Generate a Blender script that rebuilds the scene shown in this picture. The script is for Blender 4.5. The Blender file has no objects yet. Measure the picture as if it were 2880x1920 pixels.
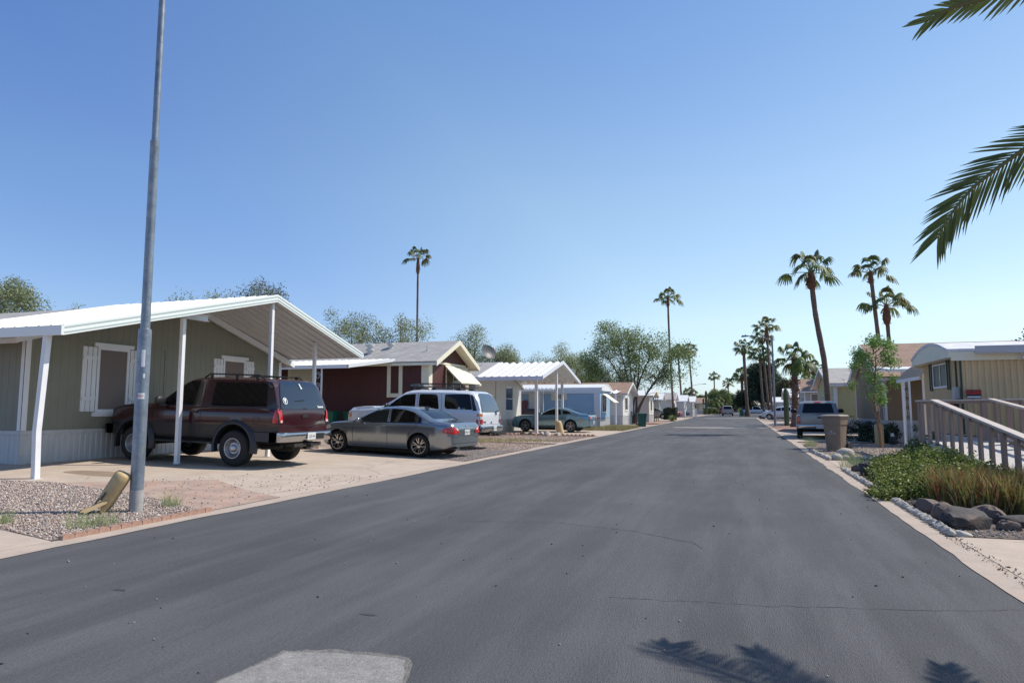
import bpy, bmesh, math, random
import numpy as np
from mathutils import Vector, Matrix
from mathutils.bvhtree import BVHTree
R = math.radians
random.seed(7)
S = bpy.context.scene
# ------------------------------------------------------------------ camera, world, sun, exposure
cam_d = bpy.data.cameras.new("Camera"); cam = bpy.data.objects.new("Camera", cam_d)
S.collection.objects.link(cam); S.camera = cam
cam_d.sensor_width = 36; cam_d.lens = 24.0; cam_d.clip_start = .05; cam_d.clip_end = 12000
cam.location = (0, 0, 1.40)
cam.rotation_euler = (R(90 + 5.563), 0, R(18.488))
SUN_AZ, SUN_EL = R(34), R(50)                      # azimuth measured from +X towards +Y
sd = Vector((math.cos(SUN_AZ)*math.cos(SUN_EL), math.sin(SUN_AZ)*math.cos(SUN_EL), math.sin(SUN_EL)))
W = bpy.data.worlds.new("World"); S.world = W; W.use_nodes = True
wn = W.node_tree; bg = wn.nodes["Background"]; sky = wn.nodes.new("ShaderNodeTexSky")
sky.sky_type = 'NISHITA'; sky.sun_disc = False; sky.sun_elevation = SUN_EL; sky.sun_rotation = R(90) - SUN_AZ
sky.altitude = 300; sky.air_density = 1.0; sky.dust_density = 0.3; sky.ozone_density = 2.0
bg.inputs[1].default_value = 0.145
# clear desert air: hazier and whiter at the horizon, deeper blue away from the sun
def ramp(stops):
    r = wn.nodes.new("ShaderNodeValToRGB"); e = r.color_ramp.elements; e[0].position, e[0].color = stops[0][0], (*[q/1.3 for q in stops[0][1]], 1); e[1].position, e[1].color = stops[-1][0], (*[q/1.3 for q in stops[-1][1]], 1)
    for p, c in stops[1:-1]: x = e.new(p); x.color = (*[q/1.3 for q in c], 1)
    return r
tcw = wn.nodes.new("ShaderNodeTexCoord"); sepw = wn.nodes.new("ShaderNodeSeparateXYZ"); wn.links.new(tcw.outputs["Generated"], sepw.inputs[0])
dotw = wn.nodes.new("ShaderNodeVectorMath"); dotw.operation = 'DOT_PRODUCT'; dotw.inputs[1].default_value = sd; wn.links.new(tcw.outputs["Generated"], dotw.inputs[0])
r1_ = ramp([(0, (.70, .78, 1.04)), (.04, (.79, .83, .96)), (.12, (1.10, 1.01, .95)), (.30, (1.16, 1.12, 1.04)), (.55, (.90, 1.02, 1.16))])
r2_ = ramp([(0, (.66, .78, 1.0)), (.12, (.70, .81, 1.03)), (.40, (1.0, 1.04, 1.04)), (.60, (1.0, 1.02, 1.02)), (.85, (1.0, 1.0, .92))])
wn.links.new(sepw.outputs[2], r1_.inputs[0]); wn.links.new(dotw.outputs["Value"], r2_.inputs[0])
m1 = wn.nodes.new("ShaderNodeVectorMath"); m1.operation = 'MULTIPLY'; m2 = wn.nodes.new("ShaderNodeVectorMath"); m2.operation = 'MULTIPLY'; m3 = wn.nodes.new("ShaderNodeVectorMath"); m3.operation = 'SCALE'; m3.inputs["Scale"].default_value = 1.80
wn.links.new(r1_.outputs[0], m1.inputs[0]); wn.links.new(r2_.outputs[0], m1.inputs[1]); wn.links.new(m1.outputs[0], m2.inputs[0]); wn.links.new(sky.outputs[0], m2.inputs[1]); wn.links.new(m2.outputs[0], m3.inputs[0]); wn.links.new(m3.outputs[0], bg.inputs[0])
sl = bpy.data.lights.new("Sun", 'SUN'); sl.energy = 5.0; sl.angle = R(.53); sl.color = (1, .925, .81)
so = bpy.data.objects.new("Sun", sl); S.collection.objects.link(so)
so.rotation_euler = sd.to_track_quat('Z', 'Y').to_euler()
S.view_settings.view_transform = 'Standard'; S.view_settings.look = 'None'
S.view_settings.exposure = 0.0; S.view_settings.gamma = 1; S.view_settings.use_curve_mapping = False

# ------------------------------------------------------------------ materials
MATS = {}
def mat(name, col, rough=.7, metal=0, var=.0, vscale=3, bump=0, bscale=40, coat=0, spec=.5, stretch=None, col2=None, fac2=None, s2=1.2, trans=0):
    if name in MATS: return MATS[name]
    m = bpy.data.materials.new(name); m.use_nodes = True; t = m.node_tree; N = t.nodes; L = t.links
    p = N["Principled BSDF"]; p.inputs["Roughness"].default_value = rough; p.inputs["Metallic"].default_value = metal
    p.inputs["Specular IOR Level"].default_value = spec
    if coat: p.inputs["Coat Weight"].default_value = coat; p.inputs["Coat Roughness"].default_value = .04
    c4 = (*col, 1); p.inputs["Base Color"].default_value = c4
    tc = N.new("ShaderNodeTexCoord"); src = tc.outputs["Object"]
    if stretch:
        mp = N.new("ShaderNodeMapping"); mp.inputs["Scale"].default_value = stretch; L.new(src, mp.inputs[0]); src = mp.outputs[0]
    out = None
    if var:
        n = N.new("ShaderNodeTexNoise"); n.inputs["Scale"].default_value = vscale; n.inputs["Detail"].default_value = 6; n.inputs["Roughness"].default_value = .65
        L.new(src, n.inputs["Vector"])
        r = N.new("ShaderNodeMapRange"); r.inputs[1].default_value = .3; r.inputs[2].default_value = .7
        r.inputs[3].default_value = 1 - var; r.inputs[4].default_value = 1 + var; L.new(n.outputs[0], r.inputs[0])
        mx = N.new("ShaderNodeVectorMath"); mx.operation = 'SCALE'; mx.inputs[0].default_value = col; L.new(r.outputs[0], mx.inputs["Scale"])
        out = mx.outputs[0]
    if col2:
        n = N.new("ShaderNodeTexNoise"); n.inputs["Scale"].default_value = s2; n.inputs["Detail"].default_value = 8; n.inputs["Roughness"].default_value = .7
        L.new(src, n.inputs["Vector"])
        r = N.new("ShaderNodeMapRange"); r.inputs[1].default_value = fac2[0]; r.inputs[2].default_value = fac2[1]; L.new(n.outputs[0], r.inputs[0])
        mm = N.new("ShaderNodeMix"); mm.data_type = 'RGBA'; L.new(r.outputs[0], mm.inputs[0])
        if out: L.new(out, mm.inputs[6])
        else: mm.inputs[6].default_value = c4
        mm.inputs[7].default_value = (*col2, 1); out = mm.outputs[2]
    if out: L.new(out, p.inputs["Base Color"])
    if bump:
        n = N.new("ShaderNodeTexNoise"); n.inputs["Scale"].default_value = bscale; n.inputs["Detail"].default_value = 5
        L.new(src, n.inputs["Vector"]); b = N.new("ShaderNodeBump"); b.inputs["Strength"].default_value = bump; b.inputs["Distance"].default_value = .01
        L.new(n.outputs[0], b.inputs["Height"]); L.new(b.outputs[0], p.inputs["Normal"])
    if trans:
        tr = N.new("ShaderNodeBsdfTranslucent"); ms = N.new("ShaderNodeMixShader"); ms.inputs[0].default_value = trans
        if out: L.new(out, tr.inputs[0])
        else: tr.inputs[0].default_value = c4
        L.new(p.outputs[0], ms.inputs[1]); L.new(tr.outputs[0], ms.inputs[2]); L.new(ms.outputs[0], N["Material Output"].inputs[0])
    MATS[name] = m; return m
def attr_mat(name, rough=.85, trans=0, sat=1):
    """colour comes from the per-stone / per-leaf attribute 'tint'"""
    if name in MATS: return MATS[name]
    m = bpy.data.materials.new(name); m.use_nodes = True; t = m.node_tree; N = t.nodes; L = t.links
    p = N["Principled BSDF"]; p.inputs["Roughness"].default_value = rough; p.inputs["Specular IOR Level"].default_value = .35
    a = N.new("ShaderNodeAttribute"); a.attribute_name = "tint"; L.new(a.outputs["Color"], p.inputs["Base Color"])
    if trans:
        tr = N.new("ShaderNodeBsdfTranslucent"); L.new(a.outputs["Color"], tr.inputs[0])
        ms = N.new("ShaderNodeMixShader"); ms.inputs[0].default_value = trans
        L.new(p.outputs[0], ms.inputs[1]); L.new(tr.outputs[0], ms.inputs[2]); L.new(ms.outputs[0], N["Material Output"].inputs[0])
    MATS[name] = m; return m
def brick_mat(name, c1, c2, mortar, sx, sy, size, off=.5, rough=.9, bump=.4, rot=0, mort=.012, var=.25, vs=2.5):
    if name in MATS: return MATS[name]
    m = bpy.data.materials.new(name); m.use_nodes = True; t = m.node_tree; N = t.nodes; L = t.links
    p = N["Principled BSDF"]; p.inputs["Roughness"].default_value = rough
    tc = N.new("ShaderNodeTexCoord"); mp = N.new("ShaderNodeMapping"); mp.inputs["Rotation"].default_value = (0, 0, rot); L.new(tc.outputs["Object"], mp.inputs[0])
    b = N.new("ShaderNodeTexBrick"); b.offset = off; b.inputs["Scale"].default_value = 1; b.inputs["Color1"].default_value = (*c1, 1); b.inputs["Color2"].default_value = (*c2, 1)
    b.inputs["Mortar"].default_value = (*mortar, 1); b.inputs["Mortar Size"].default_value = mort; b.inputs["Mortar Smooth"].default_value = .2
    b.inputs["Brick Width"].default_value = sx; b.inputs["Row Height"].default_value = sy; L.new(mp.outputs[0], b.inputs["Vector"])
    n = N.new("ShaderNodeTexNoise"); n.inputs["Scale"].default_value = vs; n.inputs["Detail"].default_value = 7; L.new(tc.outputs["Object"], n.inputs["Vector"])
    r = N.new("ShaderNodeMapRange"); r.inputs[1].default_value = .3; r.inputs[2].default_value = .7; r.inputs[3].default_value = 1 - var; r.inputs[4].default_value = 1 + var; L.new(n.outputs[0], r.inputs[0])
    mx = N.new("ShaderNodeVectorMath"); mx.operation = 'SCALE'; L.new(b.outputs[0], mx.inputs[0]); L.new(r.outputs[0], mx.inputs["Scale"]); L.new(mx.outputs[0], p.inputs["Base Color"])
    bp = N.new("ShaderNodeBump"); bp.inputs["Strength"].default_value = bump; bp.inputs["Distance"].default_value = .008; bp.invert = True
    L.new(b.outputs["Fac"], bp.inputs["Height"]); L.new(bp.outputs[0], p.inputs["Normal"])
    MATS[name] = m; return m

# ------------------------------------------------------------------ object helpers
def link(o): S.collection.objects.link(o); return o
def tag(o, label=None, cat=None, group=None, kind=None):
    if label: o["label"] = label
    if cat: o["category"] = cat
    if group: o["group"] = group
    if kind: o["kind"] = kind
    return o
def thing(name, label, cat, loc=(0, 0, 0), group=None):
    o = link(bpy.data.objects.new(name, None)); o.location = loc; o.empty_display_size = .2
    return tag(o, label, cat, group)
def woff(p):
    v = Vector((0, 0, 0))
    while p is not None: v += Vector(p.location); p = p.parent
    return v
class MB:
    def __init__(s): s.v = []; s.f = []; s.m = []
    def add(s, vs, fs, mi=0):
        n = len(s.v); s.v += [tuple(v) for v in vs]; s.f += [tuple(n + i for i in f) for f in fs]; s.m += [mi]*len(fs); return s
    def box(s, x0, x1, y0, y1, z0, z1, mi=0):
        return s.add([(x, y, z) for z in (z0, z1) for y in (y0, y1) for x in (x0, x1)], [(0, 2, 3, 1), (4, 5, 7, 6), (0, 1, 5, 4), (2, 6, 7, 3), (0, 4, 6, 2), (1, 3, 7, 5)], mi)
    def obox(s, c, size, M=None, mi=0):
        a, b, d = [q/2 for q in size]; vs = [Vector((x*a, y*b, z*d)) for z in (-1, 1) for y in (-1, 1) for x in (-1, 1)]
        if M is not None: vs = [M @ v for v in vs]
        return s.add([Vector(c) + v for v in vs], [(0, 2, 3, 1), (4, 5, 7, 6), (0, 1, 5, 4), (2, 6, 7, 3), (0, 4, 6, 2), (1, 3, 7, 5)], mi)
    def bar(s, a, b, w, h, up=(0, 0, 1), mi=0):
        a, b = Vector(a), Vector(b); d = b - a; l = d.length; d.normalize(); u = Vector(up)
        if abs(d.dot(u)) > .98: u = Vector((0, 1, 0))
        r = d.cross(u).normalized(); u = r.cross(d).normalized()
        return s.add([p + r*sx*w/2 + u*sz*h/2 for p in (a, b) for sx, sz in ((-1, -1), (1, -1), (1, 1), (-1, 1))], [(0, 1, 2, 3), (7, 6, 5, 4), (0, 4, 5, 1), (1, 5, 6, 2), (2, 6, 7, 3), (3, 7, 4, 0)], mi)
    def tube(s, pts, r, n=8, caps=True, mi=0):
        pts = [Vector(p) for p in pts]; k = len(pts); rs = r if isinstance(r, (list, tuple)) else [r]*k; vs = []; pr = None
        for i, p in enumerate(pts):
            d = (pts[min(i+1, k-1)] - pts[max(i-1, 0)]).normalized()
            if pr is None: pr = d.cross(Vector((0, 0, 1)) if abs(d.z) < .9 else Vector((1, 0, 0))).normalized()
            pr = (pr - d*pr.dot(d)).normalized(); q = d.cross(pr)
            vs += [p + (pr*math.cos(2*math.pi*j/n) + q*math.sin(2*math.pi*j/n))*rs[i] for j in range(n)]
        fs = [(i*n + j, i*n + (j+1) % n, (i+1)*n + (j+1) % n, (i+1)*n + j) for i in range(k-1) for j in range(n)]
        if caps: fs += [tuple(range(n))[::-1], tuple((k-1)*n + j for j in range(n))]
        return s.add(vs, fs, mi)
    def lathe(s, prof, c=(0, 0, 0), n=24, axis='z', mi=0, caps=False):
        vs = []
        for r, h in prof:
            for j in range(n):
                a = 2*math.pi*j/n; x, y = r*math.cos(a), r*math.sin(a)
                vs.append({'z': (c[0]+x, c[1]+y, c[2]+h), 'y': (c[0]+x, c[1]+h, c[2]+y), 'x': (c[0]+h, c[1]+x, c[2]+y)}[axis])
        k = len(prof); fs = [(i*n + j, i*n + (j+1) % n, (i+1)*n + (j+1) % n, (i+1)*n + j) for i in range(k-1) for j in range(n)]
        if caps: fs += [tuple(range(n))[::-1], tuple((k-1)*n + j for j in range(n))]
        return s.add(vs, fs, mi)
    def quad(s, a, b, c, d, mi=0): return s.add([a, b, c, d], [(0, 1, 2, 3)], mi)
    def prism(s, poly, z0, z1, mi=0):
        n = len(poly); vs = [(x, y, z0) for x, y in poly] + [(x, y, z1) for x, y in poly]
        return s.add(vs, [tuple(range(n))[::-1], tuple(range(n, 2*n))] + [(i, (i+1) % n, n + (i+1) % n, n + i) for i in range(n)], mi)
    def extr(s, pts, d, mi=0):
        """planar outline (3-D points) given thickness along vector d"""
        n = len(pts); d = Vector(d); a = [Vector(p) for p in pts]; vs = a + [p + d for p in a]
        return s.add(vs, [tuple(range(n))[::-1], tuple(range(n, 2*n))] + [(i, (i+1) % n, n + (i+1) % n, n + i) for i in range(n)], mi)
    def build(s, name, m, parent=None, smooth=False, ang=35, at=None):
        me = bpy.data.meshes.new(name); o = Vector(at) if at is not None else woff(parent)
        me.from_pydata([(x - o.x, y - o.y, z - o.z) for x, y, z in s.v], [], s.f)
        for q in (m if isinstance(m, (list, tuple)) else [m]): me.materials.append(q)
        if isinstance(m, (list, tuple)) and len(m) > 1: me.polygons.foreach_set("material_index", s.m)
        me.update()
        bm = bmesh.new(); bm.from_mesh(me); bmesh.ops.recalc_face_normals(bm, faces=bm.faces); bm.to_mesh(me); bm.free()
        if smooth: me.polygons.foreach_set("use_smooth", [True]*len(me.polygons)); me.set_sharp_from_angle(angle=R(ang))
        ob = link(bpy.data.objects.new(name, me))
        if at is not None: ob.location = at
        if parent is not None: ob.parent = parent
        return ob
def np_mesh(name, V, F, m, parent=None, tint=None, at=None, smooth=False):
    """V (n,3), F (k,3|4) numpy; tint per face"""
    V = np.asarray(V, dtype=np.float32); F = np.asarray(F, dtype=np.int32); k, c = F.shape
    o = Vector(at) if at is not None else woff(parent); V = V - np.array(o, dtype=np.float32)
    me = bpy.data.meshes.new(name); me.vertices.add(len(V)); me.vertices.foreach_set("co", V.ravel())
    me.loops.add(k*c); me.loops.foreach_set("vertex_index", F.ravel()); me.polygons.add(k)
    me.polygons.foreach_set("loop_start", np.arange(0, k*c, c, dtype=np.int32))
    if tint is not None:
        a = me.attributes.new("tint", 'FLOAT_COLOR', 'FACE'); t = np.ones((k, 4), dtype=np.float32); t[:, :3] = tint; a.data.foreach_set("color", t.ravel())
    me.materials.append(m); me.update(calc_edges=True); me.validate()
    if smooth: me.polygons.foreach_set("use_smooth", [True]*k)
    ob = link(bpy.data.objects.new(name, me))
    if at is not None: ob.location = at
    if parent is not None: ob.parent = parent
    return ob
def dup(o, loc=None, rz=None, sc=None, label=None, parent=None):
    c = o.copy(); link(c)
    if parent is not None: c.parent = parent
    for ch in list(o.children): dup(ch, parent=c)
    if loc is not None: c.location = loc
    if rz is not None: c.rotation_euler = (c.rotation_euler[0], c.rotation_euler[1], rz)
    if sc is not None: c.scale = sc if hasattr(sc, '__len__') else (sc, sc, sc)
    if label: c["label"] = label
    return c
def text(name, body, size, m, parent, M, thick=.002, sx=1, bold=0):
    """lettering as a thin mesh; M places it (text runs along local x, up is local y)"""
    cu = bpy.data.curves.new(name, 'FONT'); cu.body = body; cu.size = size; cu.extrude = thick; cu.align_x = 'CENTER'; cu.align_y = 'CENTER'; cu.offset = bold
    cu.resolution_u = 3
    t = bpy.data.objects.new(name, cu); link(t); dg = bpy.context.evaluated_depsgraph_get(); me = bpy.data.meshes.new_from_object(t.evaluated_get(dg)); bpy.data.objects.remove(t)
    me.transform(Matrix.Translation(-woff(parent)) @ M @ Matrix.Diagonal((sx, 1, 1, 1))); me.materials.clear(); me.materials.append(m)
    o = link(bpy.data.objects.new(name, me)); o.parent = parent; return o
def face_M(p, xdir, up=(0, 0, 1)):
    x = Vector(xdir).normalized(); u = Vector(up); u = (u - x*u.dot(x)).normalized(); z = x.cross(u)
    m = Matrix((x, u, z)).transposed().to_4x4(); m.translation = Vector(p); return m

# ------------------------------------------------------------------ terrain
def sm(t): t = max(0, min(1, t)); return t*t*(3-2*t)
def gz(x, y):
    if x >= -6.6: return 0.0
    s = .021*(1 - sm((y - 24)/12)) + .004
    return s*min(-6.6 - x, 8.5)
def interp(tab, x):
    if x <= tab[0][0]: return tab[0][1]
    for (a, p), (b, q) in zip(tab, tab[1:]):
        if x <= b: return p + (q - p)*(x - a)/(b - a)
    return tab[-1][1]
def sheet(name, poly, dz, m, side=.0, kind='structure'):
    bm = bmesh.new(); f = bm.faces.new([bm.verts.new((x, y, 0)) for x, y in poly])
    xs = [p[0] for p in poly]; ys = [p[1] for p in poly]
    cuts = [((c, 0, 0), (1, 0, 0)) for c in (-6.6, -15.1) if min(xs) < c < max(xs)] + [((0, c, 0), (0, 1, 0)) for c in range(24, 37, 2) if min(ys) < c < max(ys) and min(xs) < -6.6]
    for co, no in cuts: bmesh.ops.bisect_plane(bm, geom=bm.verts[:] + bm.edges[:] + bm.faces[:], plane_co=co, plane_no=no)
    for v in bm.verts: v.co.z = gz(v.co.x, v.co.y) + dz
    bmesh.ops.triangulate(bm, faces=bm.faces[:])
    bmesh.ops.recalc_face_normals(bm, faces=bm.faces)
    if bm.faces and sum(q.normal.z for q in bm.faces) < 0: bmesh.ops.reverse_faces(bm, faces=bm.faces[:])
    if side:
        r = bmesh.ops.extrude_edge_only(bm, edges=[e for e in bm.edges if e.is_boundary])
        for v in [g for g in r['geom'] if isinstance(g, bmesh.types.BMVert)]: v.co.z -= side
    me = bpy.data.meshes.new(name); bm.to_mesh(me); bm.free(); me.materials.append(m)
    o = link(bpy.data.objects.new(name, me)); o["kind"] = kind; return o
def inpoly(poly, X, Y):
    r = np.zeros(len(X), bool); n = len(poly)
    for i in range(n):
        x0, y0 = poly[i]; x1, y1 = poly[(i+1) % n]
        c = ((y0 > Y) != (y1 > Y)) & (X < (x1 - x0)*(Y - y0)/((y1 - y0) + 1e-12) + x0); r ^= c
    return r
gzv = np.vectorize(gz)
def stones(name, poly, n, smin, smax, cols, seed, label=None, dz=.012, flat=.6, cat='gravel'):
    g = np.random.default_rng(seed); xs = [p[0] for p in poly]; ys = [p[1] for p in poly]
    X = g.uniform(min(xs), max(xs), n*4); Y = g.uniform(min(ys), max(ys), n*4); k = inpoly(poly, X, Y); X = X[k][:n]; Y = Y[k][:n]; n = len(X)
    s = g.uniform(smin, smax, n)*g.uniform(.7, 1.2, n); base = np.array([(1, 0, 0), (0, 1, 0), (-1, 0, 0), (0, -1, 0), (0, 0, 1), (0, 0, -1)], float)
    V = base[None]*g.uniform(.6, 1.25, (n, 6, 1))*s[:, None, None]; V[:, :, 2] *= flat; V[:, :, :] += g.normal(0, .12, (n, 6, 3))*s[:, None, None]
    a = g.uniform(0, 6.28, n); c, q = np.cos(a)[:, None], np.sin(a)[:, None]; x = V[:, :, 0]*c - V[:, :, 1]*q; y = V[:, :, 0]*q + V[:, :, 1]*c
    V[:, :, 0] = x + X[:, None]; V[:, :, 1] = y + Y[:, None]; V[:, :, 2] += (gzv(X, Y) + dz + s*flat*.35)[:, None]
    T = np.array([(0, 1, 4), (1, 2, 4), (2, 3, 4), (3, 0, 4), (1, 0, 5), (2, 1, 5), (3, 2, 5), (0, 3, 5)])
    F = (T[None] + (np.arange(n)*6)[:, None, None]).reshape(-1, 3)
    C = np.array(cols)[g.integers(0, len(cols), n)]*g.uniform(.7, 1.25, (n, 1)); C = np.repeat(C, 8, axis=0)
    o = np_mesh(name, V.reshape(-1, 3), F, attr_mat("stone_mix"), tint=C, at=(float(np.mean(X)), float(np.mean(Y)), 0)); return tag(o, label, cat if label else None, kind='stuff')
GRAVEL = [(.40, .31, .26), (.30, .235, .21), (.52, .43, .37), (.20, .18, .18), (.60, .53, .47), (.36, .25, .19), (.44, .36, .31)]
# ================================================================== SETTING
asphalt = mat("asphalt", (.074, .0745, .079), rough=.86, var=.20, vscale=.8, bump=.9, bscale=160, stretch=(1, .10, 1), col2=(.108, .108, .112), fac2=(.46, .74), s2=1.6, spec=.4)
def add_fine(m, scale, lo, hi):
    """fine grain multiplied onto a material's base colour"""
    t = m.node_tree; N = t.nodes; L = t.links; p = N["Principled BSDF"]; tc = N.new("ShaderNodeTexCoord")
    n = N.new("ShaderNodeTexNoise"); n.inputs["Scale"].default_value = scale; n.inputs["Detail"].default_value = 3; n.inputs["Roughness"].default_value = .8; L.new(tc.outputs["Object"], n.inputs["Vector"])
    r = N.new("ShaderNodeMapRange"); r.inputs[1].default_value = .32; r.inputs[2].default_value = .68; r.inputs[3].default_value = lo; r.inputs[4].default_value = hi; L.new(n.outputs[0], r.inputs[0])
    mx = N.new("ShaderNodeVectorMath"); mx.operation = 'SCALE'; i = p.inputs["Base Color"]
    if i.is_linked: s = i.links[0].from_socket; L.new(s, mx.inputs[0])
    else: mx.inputs[0].default_value = i.default_value[:3]
    L.new(r.outputs[0], mx.inputs["Scale"]); L.new(mx.outputs[0], i)
def add_cracks(m, scale, width, col, stretch=(1, 1, 1), keep=.5):
    t = m.node_tree; N = t.nodes; L = t.links; p = N["Principled BSDF"]; tc = N.new("ShaderNodeTexCoord"); mp = N.new("ShaderNodeMapping"); mp.inputs["Scale"].default_value = stretch
    L.new(tc.outputs["Object"], mp.inputs[0]); nz = N.new("ShaderNodeTexNoise"); nz.inputs["Scale"].default_value = 2.2; nz.inputs["Detail"].default_value = 6; L.new(mp.outputs[0], nz.inputs["Vector"])
    ad = N.new("ShaderNodeVectorMath"); ad.operation = 'MULTIPLY_ADD'; L.new(nz.outputs["Color"], ad.inputs[0]); ad.inputs[1].default_value = (.2, .2, .2); L.new(mp.outputs[0], ad.inputs[2])
    v = N.new("ShaderNodeTexVoronoi"); v.feature = 'DISTANCE_TO_EDGE'; v.inputs["Scale"].default_value = scale; L.new(ad.outputs[0], v.inputs["Vector"])
    lt = N.new("ShaderNodeMath"); lt.operation = 'LESS_THAN'; lt.inputs[1].default_value = width; L.new(v.outputs["Distance"], lt.inputs[0])
    n2 = N.new("ShaderNodeTexNoise"); n2.inputs["Scale"].default_value = .7; L.new(tc.outputs["Object"], n2.inputs["Vector"])
    gt = N.new("ShaderNodeMath"); gt.operation = 'GREATER_THAN'; gt.inputs[1].default_value = keep; L.new(n2.outputs[0], gt.inputs[0])
    ml = N.new("ShaderNodeMath"); ml.operation = 'MULTIPLY'; L.new(lt.outputs[0], ml.inputs[0]); L.new(gt.outputs[0], ml.inputs[1])
    mm = N.new("ShaderNodeMix"); mm.data_type = 'RGBA'; L.new(ml.outputs[0], mm.inputs[0]); i = p.inputs["Base Color"]
    if i.is_linked: L.new(i.links[0].from_socket, mm.inputs[6])
    else: mm.inputs[6].default_value = i.default_value
    mm.inputs[7].default_value = (*col, 1); L.new(mm.outputs[2], i)
add_fine(asphalt, 70, .70, 1.32)
add_fine(asphalt, .23, .82, 1.14)
add_fine(asphalt, 190, .62, 1.42)
concrete = mat("driveway_concrete", (.45, .37, .30), rough=.9, var=.10, vscale=2.2, bump=.3, bscale=80, col2=(.30, .235, .185), fac2=(.5, .85), s2=.8)
add_fine(concrete, 45, .92, 1.07)
add_cracks(concrete, .2, .0018, (.2, .155, .125), (1, 1, 1), .42)
kerbm = mat("kerb_concrete", (.42, .345, .285), rough=.92, var=.14, vscale=3, bump=.4, bscale=60, col2=(.36, .265, .20), fac2=(.5, .75), s2=1.5)
add_fine(kerbm, 40, .88, 1.1)
dirt = mat("desert_dirt", (.34, .265, .215), rough=.95, var=.2, vscale=1.1, bump=.6, bscale=30, col2=(.26, .21, .17), fac2=(.45, .65), s2=6)
add_fine(dirt, 30, .7, 1.3)
gravelm = mat("gravel_bed", (.33, .265, .225), rough=.95, var=.25, vscale=25, bump=1, bscale=45, col2=(.21, .17, .15), fac2=(.45, .6), s2=40)
redgravel = mat("red_gravel_bed", (.30, .17, .13), rough=.95, var=.25, vscale=20, bump=1, bscale=35)
paversm = brick_mat("brick_pavers", (.42, .275, .21), (.36, .27, .22), (.31, .25, .205), .21, .105, 1, rot=R(24), mort=.006, bump=.5, var=.18)
patchm = mat("road_patch_concrete", (.245, .235, .22), rough=.93, var=.12, vscale=2, bump=.6, bscale=120)
add_fine(patchm, 60, .75, 1.25)
add_fine(patchm, 7, .8, 1.15)
add_fine(patchm, 220, .7, 1.3)
stripm = mat("road_strip_concrete", (.52, .49, .44), rough=.9, var=.12, vscale=2)
# ground to the horizon (slopes up gently on the left-hand lots)
def ground():
    xs = [-9000, -2500, -600, -150, -60, -30, -15.1, -13, -11, -9, -6.6, 0, 6, 20, 60, 200, 800, 9000]; ys = [-3000, -400, -60, -10, 0, 10] + list(range(24, 37, 2)) + [50, 90, 150, 300, 700, 2000, 9000]
    V = [(x, y, gz(x, y) - .03) for y in ys for x in xs]; n = len(xs)
    F = [(j*n + i, j*n + i + 1, (j+1)*n + i + 1, (j+1)*n + i) for j in range(len(ys)-1) for i in range(n-1)]
    b = MB(); b.add(V, F); o = b.build("ground", dirt); o["kind"] = 'structure'
ground()
sheet("road", [(-6.72, -40), (2.0, -40), (2.0, 104), (3.2, 106), (40, 106.5), (40, 128), (7, 128), (4.5, 131), (4.3, 236), (-4.6, 236), (-5.4, 170), (-6.72, 120)], 0, asphalt)
def kerb(x0, x1, inner):
    e = random.Random(11); ys = [-40, -10, 0] + [i*.35 for i in range(3, 115)] + list(range(42, 105, 4)) + [104]
    ins = [(inner + e.uniform(-.018, .018) + .012*math.sin(y*1.7), y) for y in ys]; outer = x0 if inner == x1 else x1
    sheet("kerb_strip", ins + [(outer, 104), (outer, -40)], .006, kerbm)
kerb(-6.88, -6.6, -6.6); kerb(1.88, 2.14, 1.88)
sheet("driveway", [(-6.885, -12), (-6.885, 5.40), (-8.0, 5.62), (-14.0, 6.7), (-14.0, -12)], .009, concrete, side=.02)
sheet("driveway", [(-6.885, 9.15), (-7.77, 9.51), (-9.3, 10.45), (-11.2, 8.83), (-12.3, 8.66), (-30, 8.4), (-30, 19.2), (-13.5, 19.2), (-6.885, 16.55)], .009, concrete, side=.02)
sheet("brick_paving", [(-6.885, 7.6), (-8.9, 8.4), (-11.2, 8.83), (-9.3, 10.45), (-7.77, 9.51), (-6.885, 9.15)], .011, paversm)
BED1 = [(-6.93, 5.42), (-6.93, 7.6), (-8.9, 8.4), (-11.2, 8.82), (-12.3, 8.64), (-14.6, 8.6), (-15.5, 6.9), (-8.0, 5.64)]
sheet("gravel_ground", BED1, .0045, gravelm)
BED2 = [(-6.93, 16.65), (-13.4, 19.25), (-13.0, 23.2), (-6.93, 23.2)]
sheet("gravel_ground", BED2, .0045, gravelm)
sheet("driveway", [(-6.885, 34.3), (-6.885, 41.6), (-14, 41.6), (-26, 41.6), (-26, 34.0), (-14, 34.0)], .009, concrete, side=.02)
sheet("path", [(-6.885, 26.1), (-6.885, 27.2), (-13.0, 26.5), (-13.0, 25.4)], .009, concrete, side=.02)
sheet("driveway", [(-6.885, 49.6), (-6.885, 58.2), (-18, 58.2), (-18, 50.2)], .02, mat("gravel_drive", (.33, .27, .23), .95, var=.2, vscale=8))
sheet("gravel_ground", [(-6.885, 62), (-6.885, 70), (-9.8, 70), (-9.8, 62)], .02, redgravel)
sheet("driveway", [(-6.885, 76), (-6.885, 97), (-20, 97), (-20, 76)], .02, concrete)
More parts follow.
